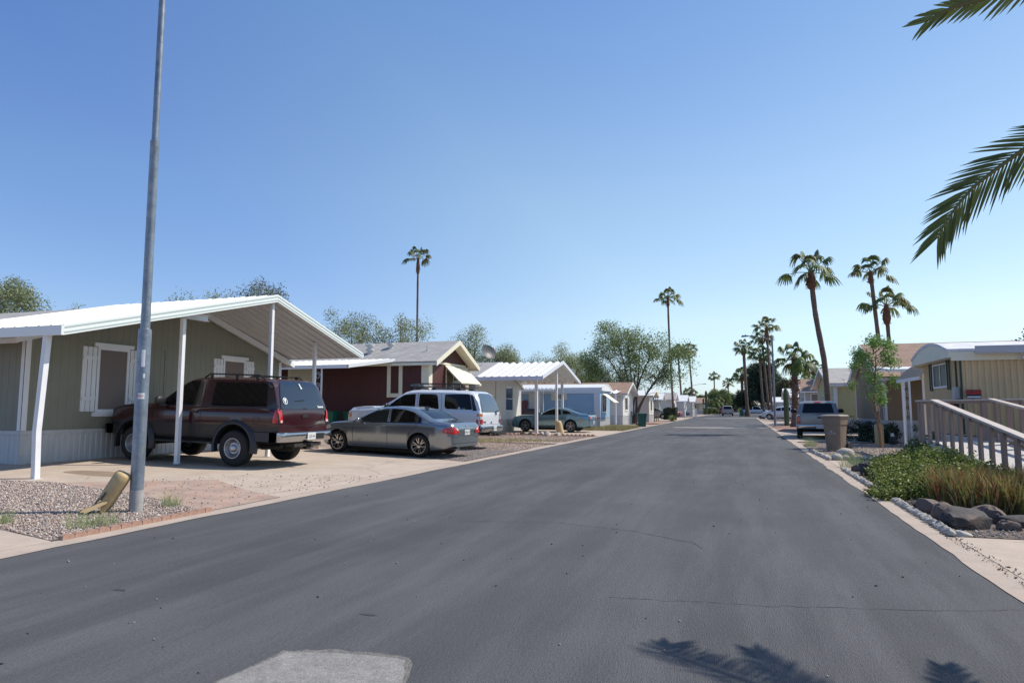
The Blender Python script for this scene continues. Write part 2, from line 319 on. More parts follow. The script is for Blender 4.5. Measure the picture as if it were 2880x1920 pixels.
# right-hand lots
sheet("driveway", [(2.145, -10), (2.145, 8.72), (7.5, 8.9), (7.5, -10)], .009, concrete, side=.02)
BED3 = [(2.17, 8.75), (7.5, 8.9), (7.5, 17.3), (2.17, 17.3)]
sheet("garden_soil", BED3, .012, mat("garden_soil", (.13, .10, .08), .95, var=.3, vscale=12, bump=1, bscale=30))
sheet("path", [(2.145, 17.3), (2.145, 20.2), (7.5, 20.6), (7.5, 18.0)], .009, concrete, side=.02)
BED4 = [(2.17, 20.25), (6.9, 20.6), (6.9, 30.5), (2.6, 29.9), (2.17, 28.5)]
sheet("gravel_ground", BED4, .012, mat("tan_gravel_bed", (.30, .24, .20), .95, var=.25, vscale=25, bump=1, bscale=45))
sheet("driveway", [(2.145, 31.0), (2.4, 31.2), (7.2, 31.4), (7.2, 44.5), (2.145, 44.5)], .009, concrete, side=.02)
sheet("gravel_ground", [(2.15, 45), (12, 45), (12, 58), (2.15, 58)], .012, redgravel)
sheet("driveway", [(2.145, 60), (2.145, 72), (16, 72), (16, 60)], .02, concrete)
# pale concrete strips across the road, and the patch in the foreground
sheet("concrete_strip", [(-4.75, 50.5), (-4.6, 51.5), (1.78, 52.6), (1.78, 51.3), (-1.4, 50.7)], .006, stripm)
sheet("concrete_strip", [(-4.9, 96.0), (-4.7, 97.6), (1.78, 101.4), (1.78, 99.4)], .006, stripm)
def patch():
    e = random.Random(3); pts = []
    c = [(-2.62, 2.55), (-2.53, 3.46), (-2.2, 3.55), (-1.82, 3.565), (-1.60, 3.1), (-1.40, 2.3)]
    for (a, b), (p, q) in zip(c, c[1:] + c[:1]):
        for k in range(6): t = k/6; pts.append((a + (p-a)*t + e.uniform(-.008, .008), b + (q-b)*t + e.uniform(-.008, .008)))
    sheet("road_patch", pts, .006, patchm)
    ring = [(x + (x+2.05)*.06 + e.uniform(-.02, .02), y + (y-3.0)*.09 + e.uniform(-.02, .02)) for x, y in pts]
    sheet("road_patch_seam", ring, .003, mat("patch_seam", (.16, .15, .14), .95, var=.4, vscale=25, bump=1, bscale=90))
patch()
def crack(label, pts, w, seed):
    e = random.Random(seed); P = []
    for (a, b), (c, d) in zip(pts, pts[1:]):
        k = max(3, int(math.dist((a, b), (c, d))/.06))
        for i in range(k): t = i/k; P.append((a + (c-a)*t + e.gauss(0, .010), b + (d-b)*t + e.gauss(0, .010)))
    v = []; q = MB()
    for i, (x, y) in enumerate(P):
        x2, y2 = P[min(i+1, len(P)-1)]; x1, y1 = P[max(i-1, 0)]; l = math.hypot(x2-x1, y2-y1) or 1; nx, ny = -(y2-y1)/l, (x2-x1)/l; ww = w*e.uniform(.3, 1.0)*.5; v += [(x+nx*ww, y+ny*ww, .0025), (x-nx*ww, y-ny*ww, .0025)]
    q.add(v, [(2*i, 2*i+1, 2*i+3, 2*i+2) for i in range(len(P)-1)]); o = q.build("road_crack", mat("road_crack_tar", (.048, .047, .048), .8)); o["kind"] = 'structure'
crack("", [(-3.4, 8.0), (-2.2, 8.3), (-1.2, 8.0), (-.5, 7.5), (-.38, 7.2)], .018, 1)
crack("", [(-1.0, 5.2), (.2, 5.35), (1.3, 5.6), (1.85, 5.8)], .010, 2)
crack("", [(-3.0, 14), (-1.5, 15.2), (.4, 15.5), (1.8, 16.4)], .02, 4)
for x, y, r, sd_ in ((-2.45, 4.25, .045, 2), (-4.6, 4.2, .05, 3)):
    e = random.Random(sd_); sheet("tar_spot", [(x + r*1.5*math.cos(a)*e.uniform(.5, 1.1), y + r*.6*math.sin(a)*e.uniform(.5, 1.1)) for a in np.linspace(0, 6.28, 15)[:-1]], .002 + sd_*.0001, mat("tar_spot", (.045, .045, .05), .75, var=.5, vscale=60))
sheet("damp_stain", [(-11.9 + .85*math.cos(a) - .1*math.cos(3*a), 10.2 + .33*math.sin(a) + .05*math.sin(2*a)) for a in np.linspace(0, 6.28, 25)[:-1]], .0115, mat("damp_stain", (.27, .20, .145), .7, var=.2, vscale=5))
# gravel lying on the beds
stones("gravel", BED1, 34000, .010, .019, GRAVEL, 1, "pink and grey gravel bed around the leaning yellow bollard")
stones("gravel", [(-6.93, 16.75), (-9, 17.6), (-9, 20.2), (-6.93, 21.5)], 7000, .011, .020, [(.3, .27, .26), (.22, .2, .2), (.4, .36, .34), (.33, .26, .23)], 2, "grey gravel strip beside the grey sedan and the road")
stones("gravel", [(-6.93, 21.5), (-9, 20.2), (-12.5, 20.5), (-12, 33.8), (-6.93, 33.8)], 9000, .012, .026, [(.36, .26, .21), (.28, .2, .17), (.44, .35, .3)], 3, "reddish gravel and dirt between the white four door SUV and the white carport")
stones("gravel", BED4, 9000, .014, .028, [(.36, .28, .23), (.28, .22, .19), (.45, .38, .32)], 4, "tan gravel around the brown wheeled bin")
stones("gravel", [(2.17, 8.75), (5, 8.8), (5, 9.6), (2.17, 9.5)], 900, .012, .024, [(.3, .27, .25), (.18, .16, .15), (.42, .38, .34)], 5, "grey pebbles in front of the big dark boulder")
stones("gravel", [(-6.9, 7.5), (-6.9, 12.5), (-9.5, 11.5), (-10.5, 9.4), (-8.9, 8.5)], 300, .008, .018, [(.17, .13, .12), (.25, .2, .17)], 6, "dark pebbles scattered over the brick paving and driveway", dz=.012)
stones("road_grit", [(-6.5, 2), (1.8, 2), (1.8, 22), (-6.5, 22)], 260, .006, .014, [(.05, .05, .05), (.3, .27, .25)], 9, "loose grit scattered over the asphalt road", dz=.002)
stones("gravel", [(2.05, 5.5), (2.22, 5.5), (2.22, 8.9), (2.05, 8.9)], 240, .006, .012, [(.1, .08, .07), (.16, .12, .1)], 10, "dark crumbs in the joint along the right kerb", dz=.012)

# ================================================================== HOUSES
whitep = mat("white_paint", (.74, .75, .76), rough=.45, var=.04, vscale=5)
whitedirty = mat("skirting_white", (.52, .52, .51), rough=.6, var=.12, vscale=2.2, stretch=(3, 3, .5))
creamp = mat("cream_paint", (.74, .70, .55), rough=.6, var=.05, vscale=4)
metalroof = mat("white_metal_roof", (.74, .74, .73), rough=.45, var=.09, vscale=2.5)
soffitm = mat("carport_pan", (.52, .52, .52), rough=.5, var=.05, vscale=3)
greyshin = brick_mat("grey_shingle", (.40, .385, .365), (.34, .325, .31), (.24, .23, .22), .33, .14, 1, mort=.008, bump=.5, var=.12)
brownshin = brick_mat("brown_shingle", (.34, .225, .165), (.29, .19, .14), (.19, .12, .09), .33, .14, 1, mort=.008, bump=.5, var=.12)
glassm = mat("window_glass", (.03, .035, .04), rough=.06, spec=.9)
screenm = mat("insect_screen", (.185, .15, .135), rough=.75, var=.06, vscale=40)
blindm = mat("window_blind", (.35, .38, .36), rough=.35)
def siding(mb, p0, p1, z0, ztop, sp=.2, gw=.012, gd=.005, out=(0, 0), wave=None):
    L = math.dist(p0, p1); ux, uy = (p1[0]-p0[0])/L, (p1[1]-p0[1])/L; pr = [(0, 0)]; s = sp
    if wave:
        s = 0; pr = []
        while s < L + 1e-6:
            pr += [(s, 0), (s + wave*.45, 0), (s + wave*.55, -gd), (s + wave*.9, -gd)]; s += wave
        pr = [q for q in pr if q[0] < L] + [(L, 0)]
    else:
        while s < L - gw: pr += [(s - gw/2, 0), (s - gw/4, -gd), (s + gw/4, -gd), (s + gw/2, 0)]; s += sp
        pr.append((L, 0))
    zf = ztop if callable(ztop) else (lambda s: ztop)
    pk = [L/2] if callable(ztop) else []
    for k in pk:
        if not any(abs(q[0]-k) < 1e-6 for q in pr): pr.append((k, 0 if all(not(a[0] <= k <= b[0] and (a[1] or b[1])) for a, b in zip(pr, pr[1:])) else -gd))
    pr.sort(); vs = []
    for s, o in pr: x, y = p0[0] + ux*s + out[0]*o, p0[1] + uy*s + out[1]*o; vs += [(x, y, z0), (x, y, zf(s))]
    mb.add(vs, [(2*i, 2*i+2, 2*i+3, 2*i+1) for i in range(len(pr)-1)])
def corr(mb, e0, e1, r0, r1, pitch=.3, h=.045, prof=((0, 0), (.70, 0), (.78, 1), (.92, 1), (1, 0)), thick=.006):
    e0, e1, r0, r1 = map(Vector, (e0, e1, r0, r1)); L = (e1-e0).length; nrm = (e1-e0).cross(r0-e0).normalized()
    if nrm.z < 0: nrm = -nrm
    n = max(1, round(L/pitch)); us = []
    for k in range(n): us += [((k + a)/n, b) for a, b in prof[:-1]]
    us.append((1, 0)); vs = []
    for u, b in us: vs += [e0.lerp(e1, u) + nrm*b*h, r0.lerp(r1, u) + nrm*b*h]
    m = len(vs); vs += [v - nrm*thick for v in vs]; k = len(us)
    fs = [(2*i, 2*i+2, 2*i+3, 2*i+1) for i in range(k-1)] + [(m+2*i, m+2*i+1, m+2*i+3, m+2*i+2) for i in range(k-1)]
    fs += [(2*i, m+2*i, m+2*i+2, 2*i+2) for i in range(k-1)] + [(2*i+1, 2*i+3, m+2*i+3, m+2*i+1) for i in range(k-1)]
    mb.add(vs, fs)
def slab(mb, e0, e1, r1, r0, t):
    """sloping slab: top surface through the four points, thickness t downward"""
    a = [Vector(p) for p in (e0, e1, r1, r0)]; b = [p - Vector((0, 0, t)) for p in a]
    mb.add(a + b, [(0, 1, 2, 3), (7, 6, 5, 4), (0, 4, 5, 1), (1, 5, 6, 2), (2, 6, 7, 3), (3, 7, 4, 0)])
def window(root, ax, c, sgn, a0, a1, z0, z1, fr=.06, frame=None, pane=None, name="window", mull=1, sill=True, shutters=None, proud=.03, header=False):
    """ax 'x': wall plane x=c, spans y; ax 'y': plane y=c, spans x; sgn = outward direction"""
    frame = frame or whitep; pane = pane or glassm
    def bx(mb, p0, p1, q0, q1, d0, d1):
        lo, hi = sorted((c + sgn*d0, c + sgn*d1))
        if ax == 'x': mb.box(lo, hi, p0, p1, q0, q1)
        else: mb.box(p0, p1, lo, hi, q0, q1)
    f = MB(); bx(f, a0, a0+fr, z0, z1, -.01, proud); bx(f, a1-fr, a1, z0, z1, -.01, proud); bx(f, a0+fr, a1-fr, z1-fr, z1, -.01, proud); bx(f, a0+fr, a1-fr, z0, z0+fr, -.01, proud)
    if mull:
        am = (a0+a1)/2; bx(f, am-.018, am+.018, z0+fr, z1-fr, -.005, proud-.008)
    if header: bx(f, a0-.10, a1+.10, z1, z1+.09, -.005, proud+.02); bx(f, a0-.06, a1+.06, z0-.10, z0, -.005, proud+.03)
    w = f.build(name, frame, root)
    g = MB(); bx(g, a0+fr, a1-fr, z0+fr, z1-fr, .002, .008); g.build("pane", pane, w)
    if sill and not header: s_ = MB(); bx(s_, a0-.03, a1+.03, z0-.04, z0, -.01, proud+.03); s_.build("sill", frame, w)
    if shutters:
        sw, sz0, sz1 = shutters
        for b0 in (a0 - .02 - sw, a1 + .02):
            s_ = MB(); k = 3; bw = (sw - .02*(k-1))/k
            for i in range(k): bx(s_, b0 + i*(bw+.02), b0 + i*(bw+.02) + bw, sz0, sz1, 0, .025)
            for q in (sz0 + (sz1-sz0)*.17, sz0 + (sz1-sz0)*.80): bx(s_, b0+.003, b0+sw-.003, q, q+.09, .0255, .045)
            s_.build("shutter", frame, w)
    return w
def home(name, label, xf, xb, y0, y1, zg, eave, ridge, wallm, skirtm, roofm, trimm, ovf=.35, ovs=.3, skirt=.75, sp=.2, group=None, cat="mobile home", fas=.16, wave=None, flatroof=False):
    """gable end faces the road at x=xf; ridge runs along x"""
    sg = 1 if xf > xb else -1; ym = (y0+y1)/2; zs = zg + skirt
    root = thing(name, label, cat, (xf, ym, zg), group)
    pk = lambda s: eave + (ridge-eave)*(1 - abs(s - (y1-y0)/2)/((y1-y0)/2))
    wl = MB(); siding(wl, (xf, y0), (xf, y1), zs, pk, sp, out=(sg, 0), wave=wave); siding(wl, (xb, y0), (xb, y1), zs, pk, sp, out=(-sg, 0), wave=wave)
    siding(wl, (xb, y0), (xf, y0), zs, eave, sp, out=(0, -1), wave=wave); siding(wl, (xb, y1), (xf, y1), zs, eave, sp, out=(0, 1), wave=wave)
    wl.build("wall", wallm, root)
    sk = MB()
    for p0, p1, o in (((xf, y0), (xf, y1), (sg, 0)), ((xb, y0), (xf, y0), (0, -1)), ((xb, y1), (xf, y1), (0, 1)), ((xb, y0), (xb, y1), (-sg, 0))):
        siding(sk, p0, p1, zg - .12, zs - .03, out=o, wave=.14, gd=.014)
    d = .02
    xl, xh = sorted((xf, xb)); sk.box(xl-d, xh+d, y0-d, y1+d, zs-.045, zs+.035)
    sk.build("skirting", skirtm, root)
    w = .10
    for y in (y0, y1):
        tr = MB()
        sy = -1 if y == y0 else 1
        lo, hi = sorted((xf + sg*.02, xf - sg*w)); tr.box(lo, hi, *sorted((y + sy*.02, y - sy*.001)), zs+.04, eave-.02)
        lo, hi = sorted((xf + sg*.021, xf + sg*.001)); tr.box(lo, hi, *sorted((y + sy*.02, y - sy*w)), zs+.04, eave-.02)
        tr.build("corner_trim", trimm, root)
    # roof
    sl = (ridge-eave)/((y1-y0)/2); xo = xf + sg*ovf; xr = xb - sg*.1
    ze = eave - sl*ovs; rf = MB(); t = .05
    for y, s in ((y0-ovs, -1), (y1+ovs, 1)):
        slab(rf, (xo, y, ze+.10), (xr, y, ze+.10), (xr, ym, ridge+.10), (xo, ym, ridge+.10), t)
    rf.build("roof", roofm, root)
    fa = MB()
    for y in (y0-ovs, y1+ovs):
        lo, hi = sorted((xo, xr)); sy = -1 if y < ym else 1
        fa.box(lo, hi, *sorted((y + sy*.004, y - sy*.03)), ze-.06, ze+.048)
        fa.extr([(xo + sg*.004, y + sy*.006, ze+.102), (xo + sg*.004, ym, ridge+.102), (xo + sg*.004, ym, ridge+.102-fas), (xo + sg*.004, y + sy*.006, ze+.102-fas)], (-sg*.035, 0, 0))
        if ovf > .1:   # boarded soffit
            slab(fa, (xo - sg*.04, y - sy*.04, ze+.04), (xf + sg*.002, y - sy*.04, ze+.04), (xf + sg*.002, ym, ridge+.04), (xo - sg*.04, ym, ridge+.04), .02)
    fa.build("fascia", trimm, root)
    return root

# ---- sage green house with the big carport (left foreground)
GX = -14.53
sage = mat("sage_siding", (.235, .235, .185), rough=.7, var=.05, vscale=2)
g_home = home("mobile_home", "sage green mobile home with shuttered windows behind the maroon two door SUV", GX, -33, 10.55, 19.12, .18, 2.93, 4.20, sage, whitedirty, greyshin, whitep, ovf=.25, ovs=.40, skirt=.70)
window(g_home, 'x', GX, 1, 12.26, 13.16, 1.30, 2.86, frame=whitep, pane=screenm, mull=0, header=True, shutters=(.36, 1.32, 2.84), fr=.07)
window(g_home, 'x', GX, 1, 16.44, 17.40, 1.45, 2.86, frame=whitep, pane=screenm, mull=0, header=True, shutters=(.36, 1.50, 2.84), fr=.07)
b = MB(); b.box(GX-.005, GX+.014, 10.67, 19.0, 2.93, 2.975); b.box(GX-.005, GX+.014, 14.28, 14.33, .95, 2.93); b.build("batten", sage, g_home)
text("house_number", "47", .16, mat("number_metal", (.55, .55, .5), .4), g_home, face_M((GX+.018, 10.98, 2.06), (0, 1, 0)), .004)
rv = MB(); rv.box(-24.6, -24.15, 13.55, 14.0, 4.02, 4.30); rv.box(-24.75, -24.0, 13.4, 14.15, 4.30, 4.36); rv.build("roof_vent", whitedirty, g_home)
# ---- carport in front of it
cpt = thing("carport", "large white gabled metal carport over the maroon two door SUV", "carport", (-11.9, 14.2, .13))
EY0, EY1, RY, CX, CB = 9.04, 19.35, 15.0, -11.6, -14.9
EZ0, EZ1, RZ = 2.86, 3.12, 4.34
r = MB(); corr(r, (CX, EY0, EZ0), (CB-1.3, EY0, EZ0), (CX, RY, RZ), (CB-2.2, RY, RZ), pitch=.305, h=.05)
corr(r, (CX, EY1, EZ1), (CB, EY1, EZ1), (CX, RY, RZ), (CB, RY, RZ), pitch=.305, h=.05); r.build("roof_pan", metalroof, cpt)
u = MB()
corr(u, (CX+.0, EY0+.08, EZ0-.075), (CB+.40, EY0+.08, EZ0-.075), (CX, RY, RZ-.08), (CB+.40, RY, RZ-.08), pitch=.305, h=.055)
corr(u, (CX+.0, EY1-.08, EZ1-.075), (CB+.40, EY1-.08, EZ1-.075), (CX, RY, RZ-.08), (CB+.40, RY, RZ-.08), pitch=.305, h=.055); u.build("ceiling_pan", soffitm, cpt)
f = MB()
for (ya, za), (yb, zb) in (((EY0, EZ0), (RY, RZ)), ((EY1, EZ1), (RY, RZ))):
    for (lo, hi, th) in ((-.15, .05, .045), (-.10, -.06, .049), (0.0, .03, .049)):
        xx = CX + .05 + (.004 if th > .045 else 0); f.extr([(xx, ya, za+hi), (xx, yb, zb+hi), (xx, yb, zb+lo), (xx, ya, za+lo)], (-th, 0, 0))
f.box(CB-1.4, CX+.058, EY0-.05, EY0, EZ0-.15, EZ0+.03); f.box(CB-1.4, CX+.061, EY0-.053, EY0-.05, EZ0-.09, EZ0-.05); f.box(CB-.2, CX+.05, EY1, EY1+.04, EZ1-.10, EZ1+.02)
f.build("fascia", mat("fascia_white", (.72, .755, .735), .4), cpt)
for lo, hi in ((-.105, -.085), (-.02, -.002)):
    q = MB()
    for (ya, za), (yb, zb) in (((EY0+.02, EZ0), (RY, RZ)), ((EY1-.02, EZ1), (RY, RZ))): q.extr([(CX+.058, ya, za+hi), (CX+.058, yb, zb+hi), (CX+.058, yb, zb+lo), (CX+.058, ya, za+lo)], (-.006, 0, 0))
    q.build("fascia_groove", mat("fascia_teal", (.40, .50, .47), .5), cpt)
def post(mb, x, y, z0, z1, w=.09, top=None):
    tx, ty = top or (x, y); mb.bar((x, y, z0), (tx, ty, z1), w, w, up=(0, 1, 0)); mb.bar((x, y, z0), (tx, ty, z1), w*.35, w+.016, up=(0, 1, 0)); mb.box(x-w*.7, x+w*.7, y-w*.7, y+w*.7, z0, z0+.006)
p = MB(); p.bar((-12.02, 9.05, .14), (-12.02, 9.02, .98), .10, .10, up=(0, 1, 0)); p.bar((-12.02, 9.02, .97), (-12.0, 9.09, 2.76), .10, .10, up=(0, 1, 0)); p.bar((-12.02, 9.02, .97), (-12.0, 9.09, 2.76), .035, .115, up=(0, 1, 0)); p.box(-12.1, -11.94, 8.97, 9.13, .13, .145); p.build("post", whitep, cpt)
for x, y, z1, dy in ((-11.95, 12.22, 3.42, 0), (-11.72, 15.0, 4.18, 0), (-12.40, 17.94, 3.40, 0)):
    p = MB(); post(p, x, y, gz(x, y)+.03, z1, top=(x, y+dy)); p.build("post", whitep, cpt)
p = MB(); p.box(-12.0, -11.88, 11.85, 12.95, 3.43, 3.45); p.box(-11.945, -11.93, 11.95, 12.95, 3.452, 3.56); p.box(-12.0, -11.88, 12.1, 12.95, 3.56, 3.575); p.build("beam", whitep, cpt)

# ---- dark red house
RX = -12.0
redp = mat("maroon_siding", (.075, .022, .022), rough=.65, var=.07, vscale=1.5)
r_home = home("mobile_home", "dark red mobile home with cream trim behind the white four door SUV", RX, -31, 25.2, 29.4, .14, 3.30, 4.22, redp, redp, greyshin, creamp, ovf=.5, ovs=.28, skirt=.55, fas=.2)
b = MB()
for a0, a1, z0, z1 in ((-13.87, -13.71, 1.84, 3.18), (-13.33, -13.17, 1.84, 3.18), (-13.71, -13.33, 1.84, 2.0), (-13.87, -13.17, 3.18, 3.27)): b.box(a0, a1, 25.165, 25.205, z0, z1)
b.box(-12.3, -11.98, 25.16, 25.21, .72, 3.27); b.box(-31, -12.3, 25.17, 25.21, 3.20, 3.29); b.box(-12.02, -11.965, 25.165, 25.5, .72, 3.25)
b.box(-12.02, -11.97, 29.1, 29.43, .72, 3.25); b.box(-12.02, -11.968, 25.5, 29.1, 3.24, 3.33); b.build("trim", creamp, r_home)
window(r_home, 'x', RX, 1, 26.9, 28.5, 1.55, 3.2, frame=creamp, pane=glassm, mull=1)
aw = MB(); n = 9
for i in range(n):
    t0, t1 = i/n, (i+.86)/n; A = Vector((RX+.05, 26.75, 3.18)); B = Vector((RX+.78, 26.75, 2.45))
    a, c2 = A.lerp(B, t0) + Vector((0, 0, .03)), A.lerp(B, t1); aw.add([a, a+Vector((0, 2.35, 0)), c2+Vector((0, 2.35, 0)), c2, a+Vector((0, 0, .012)), a+Vector((0, 2.35, .012)), c2+Vector((0, 2.35, .012)), c2+Vector((0, 0, .012))], [(0, 1, 2, 3), (7, 6, 5, 4), (0, 4, 5, 1), (1, 5, 6, 2), (2, 6, 7, 3), (3, 7, 4, 0)])
for y in (26.76, 27.9, 29.08): aw.bar((RX+.05, y, 3.16), (RX+.79, y, 2.43), .02, .04)
aw.box(RX+.76, RX+.80, 26.75, 29.1, 2.40, 2.50)
aw.build("window_awning", creamp, r_home)
v = MB(); v.lathe([(.11, -.1), (.11, .25), (.19, .25), (.19, .31), (.12, .33), (.12, .42), (.2, .44), (.2, .52), (.0, .55)], (-15.18, 26.0, 3.62)); v.build("roof_vent", whitedirty, r_home, True)
v = MB(); v.lathe([(.10, -.1), (.10, .25), (.10, .27), (.17, .30), (.17, .37), (0, .38)], (-14.5, 26.6, 3.85)); v.build("roof_vent", whitedirty, r_home, True)
v = MB(); v.lathe([(.07, -.05), (.05, .06), (.03, .08), (.03, .35), (0, .35)], (-12.5, 26.1, 3.66)); v.build("vent_pipe", whitedirty, r_home, True)
d = MB(); d.box(-18.72, -17.38, 25.15, 25.21, .9, 3.2); dr = d.build("door_frame", creamp, r_home)
d = MB(); d.box(-18.55, -17.5, 25.12, 25.149, .95, 3.1)
for x in (-18.42, -17.95):
    for z0, z1 in ((1.1, 1.75), (1.85, 2.5), (2.6, 2.95)): d.box(x, x+.33, 25.105, 25.119, z0, z1)
d.build("door", mat("door_cream", (.62, .60, .47), .5), r_home)
pa = thing("porch_awning", "white metal porch awning with scrolled post on the side of the dark red home", "awning", (-17, 23.9, .2))
q = MB(); corr(q, (-14.2, 22.75, 3.02), (-22, 22.75, 3.02), (-13.5, 25.1, 3.38), (-22, 25.1, 3.38), pitch=.3, h=.05); q.build("roof_pan", metalroof, pa)
q = MB(); q.box(-22, -14.17, 22.70, 22.75, 2.92, 3.06); q.extr([(-14.17, 22.70, 3.07), (-13.47, 25.1, 3.43), (-13.47, 25.1, 3.30), (-14.17, 22.70, 2.93)], (-.04, 0, 0)); q.build("fascia", whitep, pa)
q = MB()
for x in (-15.42, -15.75): q.box(x-.025, x+.025, 22.78, 22.83, .2, 2.95)
for k in range(6):
    zc = .55 + k*.42; q.tube([(-15.585 + .11*math.cos(t)*(1-t/14), 22.8, zc + .16*math.sin(t)*(1-t/14)) for t in [i*.6 for i in range(15)]], .008, 5)
q.build("post", whitep, pa)
ds = thing("satellite_dish", "grey satellite dish on a bent arm at the eave of the dark red home", "satellite dish", (-11.7, 30.3, 3.35))
q = MB(); M3 = Vector((.80, -.45, .38)).normalized().to_track_quat('Z', 'Y').to_matrix(); cc = Vector((-11.68, 31.15, 4.08)); prof = [(0, 0), (.15, .012), (.3, .05), (.42, .105), (.43, .11)]
vs = []; nn = 28
for rr, hh in prof:
    for j in range(nn): vs.append(cc + M3 @ Vector((rr*math.cos(2*math.pi*j/nn)*1.0, rr*.9*math.sin(2*math.pi*j/nn), hh)))
q.add(vs, [(i*nn+j, i*nn+(j+1) % nn, (i+1)*nn+(j+1) % nn, (i+1)*nn+j) for i in range(4) for j in range(nn)]); q.build("dish", mat("dish_grey", (.085, .09, .095), .5), ds, True)
q = MB(); q.tube([(-11.62, 29.6, 3.38), (-11.66, 30.3, 3.42), (-11.7, 30.75, 3.72), (-11.72, 31.1, 4.02)], .03, 8); q.tube([cc + M3@Vector((0, -.38, .05)), cc + M3@Vector((0, -.36, .3)), cc + M3@Vector((0, -.05, .5))], .014, 6); q.obox(cc + M3@Vector((0, -.03, .52)), (.09, .09, .12), M3); q.build("arm", mat("arm_grey", (.3, .31, .32), .4, .3), ds)

# ---- white house with small gabled carport
WXf = -13.2
whites = mat("white_siding", (.66, .65, .61), rough=.6, var=.05, vscale=2)
w_home = home("mobile_home", "off white mobile home behind the small white gabled carport", WXf, -32, 33.4, 41.2, .05, 2.75, 3.95, whites, whitedirty, greyshin, whitep, ovf=.15, ovs=.45, skirt=.68, sp=.15)
window(w_home, 'x', WXf, 1, 38.22, 39.6, 1.22, 2.7, frame=whitep, pane=glassm, mull=0); 
q = MB(); q.box(WXf+.01, WXf+.028, 38.28, 39.54, 1.93, 1.97); q.build("meeting_rail", whitep, w_home)
q = MB(); q.tube([(WXf+.03, 36.5, 2.9), (WXf+.03, 36.5, 1.6), (WXf+.03, 36.4, .9)], .015, 5); q.box(WXf+.0, WXf+.05, 36.35, 36.6, 1.2, 1.5); q.build("conduit", mat("grey_metal", (.3, .31, .33), .4, .6), w_home)
c2 = thing("carport", "small white gabled metal carport over the blue coupe", "carport", (-11, 37, .03))
q = MB(); corr(q, (-9.4, 32.86, 2.93), (-13.0, 32.86, 2.93), (-9.4, 37.05, 3.92), (-13.3, 37.05, 3.92), pitch=.38, h=.09, prof=((0, 0), (.35, 0), (.55, 1), (.80, 1), (1, 0)))
corr(q, (-9.4, 41.2, 2.93), (-13.0, 41.2, 2.93), (-9.4, 37.05, 3.92), (-13.3, 37.05, 3.92), pitch=.38, h=.09, prof=((0, 0), (.35, 0), (.55, 1), (.80, 1), (1, 0))); q.build("roof_pan", metalroof, c2)
q = MB(); q.box(-13.0, -9.37, 32.80, 32.86, 2.80, 2.99)
for ya in (32.8, 41.26): q.extr([(-9.34, ya, 3.03), (-9.34, 37.05, 4.03), (-9.34, 37.05, 3.84), (-9.34, ya, 2.84)], (-.05, 0, 0))
q.build("fascia", mat("fascia_lavender", (.66, .67, .74), .4), c2)
for x, y, z1, w in ((-10.13, 34.3, 3.2, .14), (-9.75, 37.0, 3.84, .12), (-10.4, 40.8, 2.95, .14)):
    q = MB(); q.box(x-w/2, x+w/2, y-w/2, y+w/2, gz(x, y)+.03, z1); q.build("post", whitep, c2)
q = MB(); q.box(-13.1, -9.5, 36.98, 37.12, 3.72, 3.86); q.build("beam", whitep, c2)
ws = thing("awning", "low white awning on the near side of the off white home", "awning", (-14, 32.6, .1))
q = MB(); corr(q, (-13.0, 31.6, 2.62), (-18, 31.6, 2.62), (-13.0, 33.3, 3.0), (-18, 33.3, 3.0), h=.04); q.build("roof_pan", metalroof, ws)
q = MB(); q.box(-18, -12.97, 31.55, 31.6, 2.52, 2.66); q.extr([(-12.97, 31.55, 2.68), (-12.97, 33.3, 3.06), (-12.97, 33.3, 2.92), (-12.97, 31.55, 2.54)], (-.04, 0, 0)); q.build("fascia", whitep, ws)
q = MB(); q.bar((-13.1, 31.7, .1), (-13.1, 31.7, 2.55), .05, .05); q.bar((-13.1, 31.7, 2.2), (-13.1, 32.3, 2.7), .03, .03); q.build("post", mat("dark_bracket", (.1, .09, .08), .6), ws)

